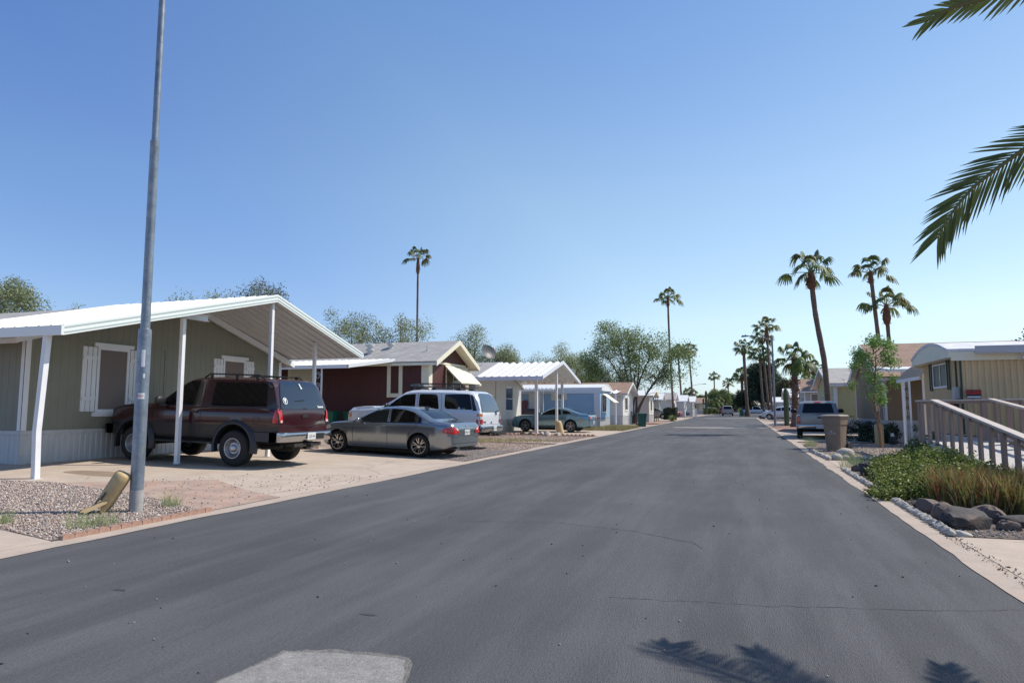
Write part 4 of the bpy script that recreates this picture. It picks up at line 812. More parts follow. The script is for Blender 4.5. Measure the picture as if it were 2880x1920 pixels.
bgt("low dark tree left of the palm trunks", .9, 145, 5.6, 2.0, 36, cols=GD, rz=2.2, r=.8, n=36, group="dark trees behind the palms", sz=.16)
bgt("sparse olive tree behind the street lamp", 7.4, 126, 7.2, 2.4, 37, cols=[(.10, .105, .05), (.06, .075, .04), (.13, .13, .07)], rz=2.7, r=.8, n=44, group="dark trees behind the palms", sz=.15)
bgt("dark tree at the right edge behind the beige trailer", 11.1, 30.5, 5.3, 1.15, 38, cols=[(.05, .055, .035), (.07, .07, .05)], rz=1.6, r=.5, n=20, group="trees at the right edge", sz=.07)
# fan palms
fan_palm("very tall slim palm behind the dark red home", -39.8, 80, 20.9, .145, 1.30, 1, boot=2.0, nl=13, col=(.10, .15, .065), bootr=1.8, squash=.75)
fan_palm("tall slim palm rising behind the spreading desert tree", -9.1, 99.8, 17.2, .155, 1.25, 2, nl=15, boot=1.3, top=(-9.6, 99.8), mid=(-.1, 0), bootr=1.5, squash=.9)
fan_palm("slim palm seen through the right side of the desert tree, nearer one", -9.3, 118, 10.8, .17, 1.1, 3, top=(-9.9, 118), boot=1)
fan_palm("slim palm right of the desert tree, taller and further one", -8.9, 140, 13.0, .18, 1.25, 4, top=(-9.6, 140), boot=1)
fan_palm("tiny distant palm above the yellow green tree, left one", -10.5, 300, 14.5, .28, 1.7, 5, boot=1.2, nl=16)
fan_palm("tiny distant palm above the yellow green tree, shorter right one", -4.8, 290, 11.2, .28, 1.7, 6, boot=1.2, nl=16)
fan_palm("tall leaning palm with a curved trunk behind the silver pickup", 4.56, 41.2, 9.0, .155, 1.0, 7, top=(3.94, 41.2), path=[(0, 0), (.25, -.04), (.45, -.13), (.55, -.25), (.65, -.38), (.75, -.49), (.87, -.57), (1, -.62)], boot=.95, nl=14, base_r=1.35, bootr=1.75, squash=.95)
fan_palm("tall palm behind the tan brown home, taller of two", 11.75, 65, 13.0, .18, 1.2, 8, top=(10.95, 65), boot=.9, nl=14, base_r=1.1, bootr=1.35, squash=.8)
fan_palm("tall palm behind the tan brown home, shorter of two", 12.45, 66, 10.2, .18, 1.4, 9, top=(12.2, 66), boot=1.6, nl=14, base_r=1.1, squash=.8)
fan_palm("palm with a thick shaggy trunk beside the street lamp", 3.71, 54.6, 5.0, .225, 1.0, 10, boot=.5, nl=17, shag=190, base_r=1.6, top=(3.85, 54.6), bootr=1.15, col=(.095, .15, .03), squash=1.1)
fan_palm("stout trunked palm at the side street corner, leftmost of the right-hand row", .95, 121, 11.4, .27, 1.25, 11, nl=17, boot=1.2, base_r=1.9, top=(.65, 121), bootr=1.5)
fan_palm("slim palm of the right-hand row, second from the left", 3.4, 112, 9.6, .17, 1.2, 12, boot=1.3, top=(3.0, 112), mid=(-.15, 0), bootr=1.6)
fan_palm("slim palm of the right-hand row, third from the left", 4.1, 113, 12.2, .17, 1.2, 13, boot=.8, top=(3.35, 113), bootr=1.4)
fan_palm("palm right behind the street lamp with a round brown boot", 3.62, 90.7, 11.4, .155, 1.15, 14, boot=1.5, top=(3.3, 90.7), base_r=1.35, bootr=1.7, nl=14, squash=.8)
fan_palm("small palm crown above the small brown roof", 13.9, 160, 9.6, .26, 1.8, 15, boot=1.0, nl=16)
fan_palm("short palm half hidden behind the stout trunk of the right-hand row", .3, 152, 8.2, .32, 1.6, 16, boot=1.2)
fan_palm("small palm behind the leaning palm's trunk", 9.0, 96, 6.3, .15, 1.1, 17, boot=.8, nl=16)
fan_palm("short bushy palm at the far end, in front of the yellow green tree", -5.7, 176, 2.6, .35, 1.3, 18, boot=1.0, nl=26)
fan_palm("low palm top behind the shaggy trunk", 6.1, 70, 3.6, .14, .75, 19, boot=.6, nl=16)
fan_palm("distant bushy palm behind the tan home with brown roof", -13.9, 205, 5.8, .3, 1.5, 20, boot=1.0, nl=22)
# feather palm just outside the right edge: its fronds reach into the picture and shade the road
def date_palm():
    x, y = 5.4, 4.4; root = thing("date_palm", "feather leaved palm whose arching fronds hang in from the right edge", "palm tree", (x, y, .0)); g = np.random.default_rng(8)
    b = MB(); pts = [(x, y, z) for z in np.linspace(0, 4.0, 14)]; b.tube(pts, [.30 + .03*math.sin(i*2.3) for i in range(14)], 14)
    for i in range(150):
        a = i*2.399; z = .2 + 3.8*i/150; p = Vector((x + .27*math.cos(a), y + .27*math.sin(a), z)); b.bar(p, p + Vector((math.cos(a)*.1, math.sin(a)*.1, .14)), .13, .05)
    b.build("trunk", barkm, root, True, 50)
    T = Vector((x, y, 4.1)); V = []; F = []; C = []; rb = MB()
    def frond(pts, w, n, col=(.075, .10, .03), dr=.3, face=None):
        pinnate(V, F, C, pts, w, g, col, n, dr, face); k = len(pts); rb.tube(pts, [.020*(1 - i/(k-1))**.8 + .004 for i in range(k)], 6)
    def near(px, pz, yy): k = yy/7; return (px*k, yy, 1.4 + (pz-1.4)*k)
    # the frond that hangs into the picture (it also throws the first shadow)
    frond([tuple(T), (4.7, 4.7, 4.30), (3.9, 5.0, 4.22), (3.0, 5.3, 3.75), (2.4, 5.45, 3.42), (1.94, 5.55, 3.21), (1.76, 5.55, 3.08), (1.62, 5.55, 2.97), (1.51, 5.55, 2.84), (1.43, 5.55, 2.72), (1.385, 5.55, 2.63)], .33, 135, dr=.10, face=Vector((.12, .98, .1)))
    frond([tuple(T), (4.4, 4.25, 4.35), (3.2, 4.0, 4.2), (2.2, 3.85, 3.7), (1.33, 3.8, 3.45), (1.20, 3.8, 3.43), (1.08, 3.8, 3.41), (1.01, 3.8, 3.385), (.96, 3.8, 3.36)], .17, 120, dr=.10, face=Vector((.1, .85, .5)))
    # two fronds just outside the frame whose tips shade the asphalt
    for (gx_, gy_, zt, mx) in ((.02, 4.36, 3.45, -.5), (1.00, 4.42, 2.9, -.35)):
        t = zt/sd.z; tip = Vector((gx_ + sd.x*t, gy_ + sd.y*t, zt)); M_ = Vector((tip.x*.62 + T.x*.38 + mx*.2, tip.y - .75, 4.35)); frond([tuple((T*(1-q)**2 + M_*2*q*(1-q) + tip*q*q)) for q in np.linspace(0, 1, 12)], .22, 90, dr=.06, face=sd)
    for i in range(34):
        a = i*2.399 + .4; el = R(75) - (i/34)*R(85); L = g.uniform(3.0, 3.9); ca, sa = math.cos(a), math.sin(a)
        if not (sa < -.45 or (ca > .55 and sa < .5)) or ca < -.35: continue
        pts = []; p = T.copy(); e = el
        for k in range(9): pts.append(tuple(p)); p = p + Vector((ca*math.cos(e), sa*math.cos(e), math.sin(e)))*L/8; e -= R(13) + R(1.4)*k
        frond(pts, .42, 60)
    rb.build("frond_stem", mat("frond_stem", (.13, .12, .04), .6), root)
    np_mesh("crown", [tuple(v) for v in V], F, leafm, root, tint=np.array(C))
date_palm()
# young feathery tree on the right
def young_tree():
    x, y = 4.6, 27.0; root = thing("young_tree", "young feathery light green tree tied to a stake in front of the tan brown home", "tree", (x, y, 0)); g = np.random.default_rng(21)
    b = MB(); b.tube([(x, y, 0), (x-.03, y, .6), (x-.12, y, 1.2), (x-.14, y, 1.9), (x-.05, y, 2.8), (x+.0, y, 3.5)], [.05, .045, .038, .03, .02, .008], 8)
    b.tube([(x-.12, y, 1.1), (x-.28, y, 1.6), (x-.4, y+.1, 2.2), (x-.45, y, 2.6)], [.03, .025, .018, .008], 6)
    cl = []
    for i in range(42):
        z = 1.65 + 2.15*g.random(); w = .86*(1 - ((z-2.4)/1.7)**2*.75); a = g.uniform(0, 6.28); r = w*g.random()**.5; cx, cy = x - .08 + math.cos(a)*r, y + math.sin(a)*r
        b.tube([(x-.1, y, z-.35), (cx, cy, z)], [.012, .004], 5); cl.append((cx, cy, z, .17*g.uniform(.7, 1.2)))
    b.build("trunk", mat("young_bark", (.20, .13, .08), .9, var=.3, vscale=20), root, True)
    s_ = MB(); s_.tube([(x+.06, y+.04, 0), (x-.02, y+.04, 1.45)], .022, 8); s_.build("stake", mat("stake_wood", (.30, .21, .13), .9), root)
    leaf_cloud(root, "crown", cl, 5600, .046, [(.18, .31, .07), (.24, .38, .09), (.12, .23, .06)], 22, spread=1.6, long=1.6)
young_tree()
# hedge, agave, shrubs, ground cover
hd = thing("hedge", "square trimmed dark hedge beside the grey minivan", "hedge", (-8.05, 83.5, 0))
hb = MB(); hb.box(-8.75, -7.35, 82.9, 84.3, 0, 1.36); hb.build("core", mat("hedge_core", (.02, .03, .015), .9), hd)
g_ = np.random.default_rng(40); cl = [(-8.05 + g_.uniform(-.7, .7), 83.6 + g_.uniform(-.7, .7), g_.uniform(.05, 1.4), .16) for _ in range(260)]
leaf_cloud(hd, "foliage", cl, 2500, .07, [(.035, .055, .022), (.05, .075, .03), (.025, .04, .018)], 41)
def spiky(label, x, y, n, L, w, cols, seed, name="agave", cat="plant", el=(15, 85), group=None, z0=None, curve=.3):
    g = np.random.default_rng(seed); z0 = gz(x, y) - .02 if z0 is None else z0; root = thing(name, label, cat, (x, y, z0), group); V = []; F = []; C = []
    for i in range(n):
        a = g.uniform(0, 6.28); e = R(g.uniform(*el)); l = L*g.uniform(.7, 1.1); d = Vector((math.cos(a)*math.cos(e), math.sin(a)*math.cos(e), math.sin(e))); s = d.cross(Vector((0, 0, 1))).normalized(); k = len(V)
        for t, ww in ((0, .8), (.4, 1), (.75, .6), (1, .05)):
            c = Vector((x, y, z0)) + d*l*t + Vector((0, 0, -curve*l*t*t)); V.append(c - s*w*ww/2); V.append(c + s*w*ww/2)
        cc = np.array(cols[g.integers(0, len(cols))])*g.uniform(.8, 1.2)
        for j in range(3): F.append((k+2*j, k+2*j+1, k+2*j+3, k+2*j+2)); C.append(tuple(cc))
    np_mesh("leaves", [tuple(v) for v in V], F, leafm, root, tint=np.array(C)); return root
spiky("spiky light green agave in front of the square hedge", -6.95, 74.4, 90, 1.1, .10, [(.20, .24, .09), (.14, .19, .07), (.28, .28, .12)], 50)
def grass(label, poly, n, h, cols, seed, name="grass", cat="grass", w=.006, dz=0.01, lean=.35, kind='stuff', parent=None):
    g = np.random.default_rng(seed); xs = [p[0] for p in poly]; ys = [p[1] for p in poly]; X = g.uniform(min(xs), max(xs), n*4); Y = g.uniform(min(ys), max(ys), n*4); k = inpoly(poly, X, Y); X = X[k][:n]; Y = Y[k][:n]; n = len(X)
    Z = gzv(X, Y) + dz; a = g.uniform(0, 6.28, n); H = h*g.uniform(.45, 1.15, n); lx = g.normal(0, lean, n)*H; ly = g.normal(0, lean, n)*H; c, s = np.cos(a)*w/2, np.sin(a)*w/2
    P = np.stack([np.stack([X-c, Y-s, Z], 1), np.stack([X+c, Y+s, Z], 1), np.stack([X+lx*.4+c*.7, Y+ly*.4+s*.7, Z+H*.6], 1), np.stack([X+lx*.4-c*.7, Y+ly*.4-s*.7, Z+H*.6], 1), np.stack([X+lx, Y+ly, Z+H], 1)], 1)
    i = np.arange(n)*5; F = np.concatenate([np.stack([i, i+1, i+2], 1), np.stack([i, i+2, i+3], 1), np.stack([i+3, i+2, i+4], 1)]); C = np.array(cols)[g.integers(0, len(cols), n)]*g.uniform(.75, 1.25, (n, 1)); C = np.concatenate([C, C, C])
    o = np_mesh(name, P.reshape(-1, 3), F, leafm, parent, tint=C, at=None if parent else (float(np.mean(X)), float(np.mean(Y)), float(np.min(Z))))
    return tag(o, label, cat, kind=kind) if not parent else o
def circ(x, y, r, ry=None): return [(x + r*math.cos(a), y + (ry or r)*math.sin(a)) for a in np.linspace(0, 6.283, 14)[:-1]]
grass("dry straw coloured grass below the desert tree and behind the blue coupe", [(-6.95, 42.2), (-6.95, 49.4), (-12.5, 50.0), (-12.5, 42.4)], 16000, .24, [(.36, .30, .15), (.30, .28, .13), (.42, .36, .2), (.22, .25, .11)], 60, w=.018)
grass("yellow green grass strip beside the rear bumper of the white four door SUV", [(-7.2, 27.4), (-7.0, 28.2), (-12.0, 26.8), (-12.4, 23.4), (-10.0, 23.8)], 3200, .10, [(.36, .31, .12), (.26, .27, .1), (.42, .36, .2)], 61, w=.012)
TUFT = "small green grass tufts in the near gravel bed"
for i, (x, y, r, h, n, lb) in enumerate(((-8.25, 5.85, .13, .14, 240, "bright green grass tuft at the lower left corner of the gravel bed"), (-7.25, 6.2, .30, .13, 420, "pale green grass tuft in front of the broken yellow bollard"), (-7.62, 7.72, .14, .16, 240, "feathery green weed right of the steel pole"), (2.35, 27.3, .22, .3, 300, "pale grass tuft on the kerb in front of the silver pickup"), (2.45, 18.0, .28, .3, 420, "pale grass tuft beside the dark lava rocks"))):
    o = grass(lb, circ(x, y, r), int(n*.7), h*1.35, [(.28, .36, .13), (.22, .30, .11), (.42, .45, .24)], 70+i, name="grass_tuft", cat="grass tuft", w=.004, kind=None, lean=.6)
    o["group"] = TUFT if i < 3 else "pale grass tufts along the right kerb"
    if "kind" in o: del o["kind"]
# big shrub mass and the reddish reed clump
def shrub():
    root = thing("shrub", "spreading bright green leafy shrub spilling over the right kerb", "shrub", (2.9, 13.4, 0)); g = np.random.default_rng(80); cl = []
    for _ in range(620):
        t = g.random(); y = 11.75 + 5.3*t; xl = 2.12 + .55*t + (0 if y > 12.2 else .05); xh = 3.85 - .0*t; x = xl + (xh-xl)*g.random(); hmax = (.12 + .33*min(1, (x-xl)*1.2)*(1 - abs(t-.62)*.9))*(.75 + .5*math.sin(x*7+y*3)**2); cl.append((x, y, .03 + hmax*g.random()**.5, .15*g.uniform(.6, 1.3)))
    for _ in range(50): cl.append((1.93 + .3*g.random(), 11.7 + g.random()*.9, .04 + .06*g.random(), .09))
    b = MB()
    for c in cl[::9]: b.tube([(c[0]*.6 + 2.9*.4, c[1] + g.normal(0, .2), 0), c[:3]], [.008, .003], 4)
    b.build("stem", mat("shrub_stem", (.12, .08, .05), .9), root)
    leaf_cloud(root, "foliage", cl, 5600, .030, [(.15, .20, .035), (.22, .27, .055), (.09, .125, .025), (.33, .36, .09), (.06, .08, .02)], 81, spread=1.1, long=1.5)
shrub()
rd = thing("reed_clump", "reddish green spiky aloe clump in front of the wooden ramp", "plant", (3.25, 11.4, 0))
grass(None, [(2.60, 11.7), (2.75, 10.9), (3.3, 10.5), (4.6, 10.6), (4.75, 12.7), (3.6, 12.8), (2.9, 12.6)], 6200, .50, [(.24, .23, .07), (.30, .17, .06), (.18, .20, .06), (.42, .30, .13), (.24, .10, .05), (.28, .28, .09)], 82, name="leaves", w=.030, lean=.26, parent=rd)
for lb, x, y, r, h, cols in (("dark shrub against the tan brown home's skirting, left one", 4.75, 32.6, .75, .85, GD), ("dark shrub between the brown bin and the young tree, right one", 5.35, 31.0, .6, .75, GD), ("small leafy shrub at the foot of the white porch post", 6.35, 27.9, .3, .8, GD + G1), ("low green shrub behind the far end of the wooden ramp", 5.0, 21.5, .5, .6, G1), ("dark leafy bush at the front corner of the ramp wall", 4.0, 17.9, .22, .5, GD + G1)):
    g_ = np.random.default_rng(int(x*100)); root = thing("shrub", lb, "shrub", (x, y, 0), "dark shrubs along the right-hand homes"); cl = [(x + g_.normal(0, r*.5), y + g_.normal(0, r*.5), h*g_.random(), .16) for _ in range(40)]
    b = MB()
    for c in cl[::5]: b.tube([(x, y, 0), c[:3]], [.012, .004], 4)
    b.build("stem", mat("shrub_stem", (.12, .08, .05), .9), root); leaf_cloud(root, "foliage", cl, 3000, .05, cols, int(y*10))
for lb, x, y, r, h in (("round green shrub at the foot of the saguaro", -7.3, 160, 1.0, 1.3), ("green shrub left of the saguaro far down the street", -6.2, 168, 1.2, 1.2)):
    g_ = np.random.default_rng(int(y)); root = thing("shrub", lb, "shrub", (x, y, 0), "shrubs around the saguaro"); leaf_cloud(root, "foliage", [(x + g_.normal(0, r*.4), y + g_.normal(0, r*.4), h*g_.random(), .35) for _ in range(40)], 500, .16, G1, int(y)+1)
def saguaro(label, x, y, h, arms, r=.22):
    root = thing("saguaro", label, "cactus", (x, y, -.02)); m_ = mat("cactus_green", (.075, .10, .05), .8, var=.2, vscale=6)
    def col(pts, rad):
        b = MB(); b.tube(pts, rad, 18); n = 18
        for i, v in enumerate(b.v):
            if i % 2: k = i//n; c = Vector(pts[k]); b.v[i] = tuple(c + (Vector(v)-c)*.86)
        return b
    col([(x, y, h*t) for t in np.linspace(0, 1, 12)], [r*(.9 + .1*math.sin(t*3)) * (1 if t < .93 else .6 if t < .99 else .2) for t in np.linspace(0, 1, 12)]).build("trunk", m_, root, True, 60)
    for sx, z0_, out, z1 in arms: col([(x, y, z0_), (x+sx*out*.6, y, z0_+.02), (x+sx*out, y, z0_+.2), (x+sx*out, y, z0_+.5), (x+sx*out, y, z1-.1), (x+sx*out, y, z1)], [r*.6, r*.62, r*.65, r*.65, r*.6, r*.2]).build("arm", m_, root, True, 60)
saguaro("tall saguaro with two raised arms far down the left side", -7.35, 158, 5.3, ((-1, 2.3, .62, 3.5), (1, 2.0, .55, 3.4)), .30)
saguaro("saguaro column hidden behind the shaggy palm trunk", 3.35, 58, 3.0, (), .20)
# ================================================================== VEHICLES   (x forward, y left, origin on the ground between the axles)
tyrem = mat("tyre_rubber", (.018, .018, .018), .8, bump=.4, bscale=60); wellm = mat("wheel_well", (.008, .008, .008), .95); trimk = mat("black_trim", (.015, .015, .016), .5)
chromem = mat("chrome", (.45, .45, .46), .18, metal=1); alloym = mat("alloy", (.55, .55, .56), .28, metal=.9); steelr = mat("steel_rim", (.45, .46, .48), .3, metal=.85)
tint = mat("tinted_glass", (.004, .0045, .005), .04, spec=.35); lightglass = mat("vehicle_glass", (.012, .02, .02), .03, spec=.6); redl = mat("tail_light_red", (.50, .012, .012), .15, spec=.8, coat=.6); amber = mat("indicator_amber", (.60, .17, .02), .2, coat=.5); clearl = mat("lamp_clear", (.62, .60, .58), .15, coat=.5)
whitel = mat("white_lettering", (.72, .74, .74), .5)
platem = mat("number_plate", (.62, .62, .60), .5, var=.1, vscale=30); undm = mat("underbody", (.03, .026, .022), .9, var=.4, vscale=9)
def rpoly(pts, r=.04, k=4):
    out = []; n = len(pts)
    for i in range(n):
        p0, p, p1 = Vector(pts[i-1]), Vector(pts[i]), Vector(pts[(i+1) % n]); rr = r if not hasattr(r, '__len__') else r[i]; a = (p0-p); b = (p1-p); ra = min(rr, a.length*.45, b.length*.45); A = p + a.normalized()*ra; B = p + b.normalized()*ra
        for j in range(k+1): t = j/k; out.append(tuple(A*(1-t)**2 + p*2*t*(1-t) + B*t*t))
    return out
class Car:
    def __init__(s, name, label, cat, sp, paint, group=None):
        s.sp = sp; s.root = thing(name, label, cat, (0, 0, 0), group); s.paint = paint; hw = sp['w']/2; s.hw = hw
        xs = sorted(set([round(x, 3) for x in np.linspace(sp['top'][0][0], sp['top'][-1][0], sp.get('n', 74))] + [t[0] for t in sp['top']] + [t[0] for t in sp['plan']])); rings = []
        k = sp.get('tumble', .32); gh = sp['gh']
        for x in xs:
            zt = interp(sp['top'], x); zb = min(interp(sp['belt'], x), zt - .035); w = interp(sp['plan'], x); z0 = interp(sp['bot'], x); h = max(0, zt - zb); t = sm(min(1, h/.16))
            if not (gh[0] <= x <= gh[1]): t = 0
            c = sp.get('cr', .09); ys = w*.955; top_z = zt - c*t - .018*(1-t); top_y = (ys - k*max(0, top_z - zb))*t + (ys - .06)*(1-t)
            zc = sp.get('clad', z0 + .3); lo = max(z0 + .1, min(zc, zb - .15))
            r = [(0, z0), (w*.78, z0), (w*.93, z0+.03), (w*.975, z0+.10), (w*.995, lo), (w, lo+.012), (w*1.0, (lo+zb)/2), (w*.995, zb-.12), (w*.98, zb-.04), (ys+.004, zb-.008), (ys-.012, zb+.004 if t > 0 else zb), (top_y, top_z), (top_y-.035-.03*t, zt-.032*t-.006), (top_y*.80, zt-.006*t-.003*(1-t)), (top_y*.45, zt+.004), (0, zt+.006)]
            rings.append((x, r))
        n = len(rings[0][1]); vs = []; fs = []; m = 2*n-2
        for x, r in rings: vs += [(x, y, z) for y, z in r] + [(x, -y, z) for y, z in r[-2:0:-1]]
        for i in range(len(rings)-1):
            for j in range(m): fs.append((i*m+j, i*m+(j+1) % m, (i+1)*m+(j+1) % m, (i+1)*m+j))
        fs += [tuple(range(m))[::-1], tuple((len(rings)-1)*m+j for j in range(m))]
        bm = bmesh.new(); V = [bm.verts.new(v) for v in vs]; [bm.faces.new([V[i] for i in f]) for f in fs]; bmesh.ops.recalc_face_normals(bm, faces=bm.faces); s.bvh = BVHTree.FromBMesh(bm)
        me = bpy.data.meshes.new("body"); bm.to_mesh(me); bm.free(); ob = link(bpy.data.objects.new("body", me))
        # cut the wheel wells
        q = MB(); ar = sp['arch']; zr = sp['r']
        for ax in (-sp['wb']/2, sp['wb']/2):
            for sg in (-1, 1):
                a_, b_ = sorted((sg*(hw+.3), sg*(hw-.34))); q.lathe([(ar, a_), (ar, b_)], (ax, 0, zr+sp.get('adz', .02)), 40, 'y', caps=True)
        cu = q.build("cutter", wellm); md = ob.modifiers.new("b", 'BOOLEAN'); md.operation = 'DIFFERENCE'; md.object = cu; md.solver = 'EXACT'
        dg = bpy.context.evaluated_depsgraph_get(); me2 = bpy.data.meshes.new_from_object(ob.evaluated_get(dg)); ob.modifiers.clear(); ob.data = me2; bpy.data.objects.remove(cu)
        me2.materials.clear(); [me2.materials.append(x) for x in (paint, wellm, sp.get('lower') or paint, undm)]
        zc = sp.get('clad', -1)
        for p in me2.polygons:
            c = p.center; p.material_index = 0; p.use_smooth = True
            if c.z < zc + .006: p.material_index = 2
            if p.normal.z < -.7 and c.z < interp(sp['bot'], c.x) + .06: p.material_index = 3
            for ax in (-sp['wb']/2, sp['wb']/2):
                d = math.hypot(c.x-ax, c.z-(zr+sp.get('adz', .02)))
                if d < ar + .012 and (abs(c.y) < hw - .30 or (abs(p.normal.y) < .5 and d < ar+.004) ): 
                    if d < ar+.004: p.material_index = 1; p.use_smooth = False
        me2.set_sharp_from_angle(angle=R(32)); ob.parent = s.root; s.body = ob
        q = MB(); q.box(-sp['wb']/2-.3, sp['wb']/2+.3, -hw*.72, hw*.72, interp(sp['bot'], 0)-.10, interp(sp['bot'], 0)+.05); q.build("underbody", undm, s.root)
        for ax in (-sp['wb']/2, sp['wb']/2):
            q = MB(); q.tube([(ax, -hw+.2, zr), (ax, hw-.2, zr)], .05, 8); q.build("axle", undm, s.root)
    def decal(s, name, m, poly, ax, eps=.006, cell=.09, parent=None, solid=0):
        bm = bmesh.new(); bm.faces.new([bm.verts.new((p[0], p[1], 0)) for p in poly]); bmesh.ops.triangulate(bm, faces=bm.faces[:])
        xs = [p[0] for p in poly]; ys = [p[1] for p in poly]
        for lo, hi, no in ((min(xs), max(xs), (1, 0, 0)), (min(ys), max(ys), (0, 1, 0))):
            k = int((hi-lo)/cell)
            for i in range(1, k+1):
                c = lo + (hi-lo)*i/(k+1); bmesh.ops.bisect_plane(bm, geom=bm.verts[:] + bm.edges[:] + bm.faces[:], plane_co=(c*no[0], c*no[1], 0), plane_no=no)
        for v in bm.verts:
            a, b = v.co.x, v.co.y
            o, d = {'L': ((a, 3, b), (0, -1, 0)), 'R': ((a, -3, b), (0, 1, 0)), 'B': ((-6, a, b), (1, 0, 0)), 'F': ((6, a, b), (-1, 0, 0)), 'T': ((a, b, 4), (0, 0, -1))}[ax]
            h, nn, _, _ = s.bvh.ray_cast(Vector(o), Vector(d))
            if h is None: h = v_last if 'v_last' in dir() else Vector(o)
            v_last = h; v.co = h - Vector(d)*eps
        if solid:
            geo = bmesh.ops.extrude_face_region(bm, geom=bm.faces[:]); d = Vector({'L': (0, 1, 0), 'R': (0, -1, 0), 'B': (-1, 0, 0), 'F': (1, 0, 0), 'T': (0, 0, 1)}[ax])
            for v in [g for g in geo['geom'] if isinstance(g, bmesh.types.BMVert)]: v.co += d*solid
        bmesh.ops.recalc_face_normals(bm, faces=bm.faces); me = bpy.data.meshes.new(name); bm.to_mesh(me); bm.free()
        if me.polygons and not solid:
            n = Vector({'L': (0, 1, 0), 'R': (0, -1, 0), 'B': (-1, 0, 0), 'F': (1, 0, 0), 'T': (0, 0, 1)}[ax])
            if sum(p.normal.dot(n) for p in me.polygons) < 0: me.flip_normals()
        me.polygons.foreach_set("use_smooth", [not solid]*len(me.polygons)); me.materials.append(m); o = link(bpy.data.objects.new(name, me)); o.parent = parent or s.root; return o
    def both(s, name, m, poly, **k): s.decal(name, m, poly, 'L', **k); s.decal(name, m, poly, 'R', **k)
    def gaps(s, lines, w=.010, axes=('L', 'R'), m=None, name="panel_gap"):
        for ax in axes:
            mb = MB()
            for pts in lines:
                for a, b in zip(pts, pts[1:]):
                    a, b = Vector(a), Vector(b); k = max(1, int((b-a).length/.07)); d = (b-a).normalized(); n = Vector((-d.y, d.x))*w/2; row = []
                    for i in range(k+1):
                        p = a.lerp(b, i/k)
                        for q in (p-n, p+n):
                            o, dd = {'L': ((q.x, 3, q.y), (0, -1, 0)), 'R': ((q.x, -3, q.y), (0, 1, 0)), 'B': ((-6, q.x, q.y), (1, 0, 0)), 'T': ((q.x, q.y, 4), (0, 0, -1))}[ax]; h = s.bvh.ray_cast(Vector(o), Vector(dd))[0]
                            if h is None: h = Vector(o)
                            row.append(h - Vector(dd)*.004)
                    mb.add(row, [(2*i, 2*i+1, 2*i+3, 2*i+2) for i in range(k)])
            mb.build(name, m or trimk, s.root)
    def wheels(s, kind, tw=.22, rimr=.22, rimm=None, front_dark=False, spokes=5):
        sp = s.sp; r = sp['r']; rimm = rimm or alloym
        for ax in (-sp['wb']/2, sp['wb']/2):
            for sg in (1, -1):
                yo = sg*(s.hw - sp.get('inset', .03)); yi = yo - sg*tw; w = link(bpy.data.objects.new("wheel", None)); w.parent = s.root
                q = MB(); e = sg
                q.lathe([(rimr, yi), (rimr+.03, yi-e*.004), (r-.035, yi+e*.0), (r-.008, yi+e*.03), (r, yi+e*.06), (r, yo-e*.06), (r-.008, yo-e*.03), (r-.035, yo), (rimr+.03, yo+e*.006), (rimr, yo-e*.002), (rimr-.012, yo-e*.02)], (ax, 0, r), 44, 'y'); q.build("tyre", tyrem, w, True, 50)
                q = MB(); q.lathe([(rimr+.006, yo+e*.004), (rimr-.008, yo+e*.004), (rimr-.022, yo-e*.02), (rimr-.03, yo-e*.11), (rimr-.03, yi)], (ax, 0, r), 40, 'y')
                if kind == 'spoke' or kind == 'dspoke':
                    for i in range(spokes):
                        a = 2*math.pi*i/spokes + .3
                        for da in ((-.20, .20) if kind == 'dspoke' else (0,)):
                            a2 = a + da; p0 = Vector((ax + .05*math.cos(a), yo-e*.028, r + .05*math.sin(a))); p1 = Vector((ax + (rimr-.01)*math.cos(a2), yo-e*.012, r + (rimr-.01)*math.sin(a2))); q.bar(p0, p1, .030 if kind == 'dspoke' else .05, .022, up=(0, 1, 0))
                    q.lathe([(.07, yo-e*.03), (.065, yo-e*.008), (.03, yo-e*.004), (0, yo-e*.004)], (ax, 0, r), 20, 'y')
                else:
                    q.lathe([(rimr-.03, yo-e*.10), (rimr*.72, yo-e*.085), (rimr*.55, yo-e*.04), (rimr*.42, yo-e*.04), (rimr*.38, yo-e*.0), (rimr*.30, yo+e*.02), (rimr*.18, yo+e*.03), (0, yo+e*.03)], (ax, 0, r), 36, 'y')
                q.build("rim", rimm, w, True, 30)
                q = MB()
                if kind == 'dish':
                    for i in range(6): a = i*1.0472 + .2; q.lathe([(.024, yo-e*.070), (0, yo-e*.0655)], (ax + rimr*.62*math.cos(a), 0, r + rimr*.62*math.sin(a)), 10, 'y')
                else: q.lathe([(rimr-.031, yo-e*.09), (0, yo-e*.085)], (ax, 0, r), 30, 'y')
                q.build("brake", mat("brake_dark", (.04, .04, .042), .5, .5), w, True)
    def flares(s, w=.06, h=.07, m=None):
        sp = s.sp
        for ax in (-sp['wb']/2, sp['wb']/2):
            for sg in (1, -1):
                q = MB(); vs = []; n = 22
                for i in range(n+1):
                    a = R(-14) + (math.pi + R(28))*i/n; c, si = math.cos(a), math.sin(a); rr = sp['arch']; cz = sp['r'] + sp.get('adz', .02)
                    for dr, dy in ((-.012, -.06), (-.012, w*.9), (.01, w), (h*.55, w*.8), (h, w*.05), (h, -.06)): vs.append((ax + (rr+dr)*c, sg*(s.hw*.985 + dy), cz + (rr+dr)*si))
                q.add(vs, [(i*6+j, i*6+(j+1) % 6, (i+1)*6+(j+1) % 6, (i+1)*6+j) for i in range(n) for j in range(6)]); q.build("fender_flare", m or trimk, s.root, True, 40)
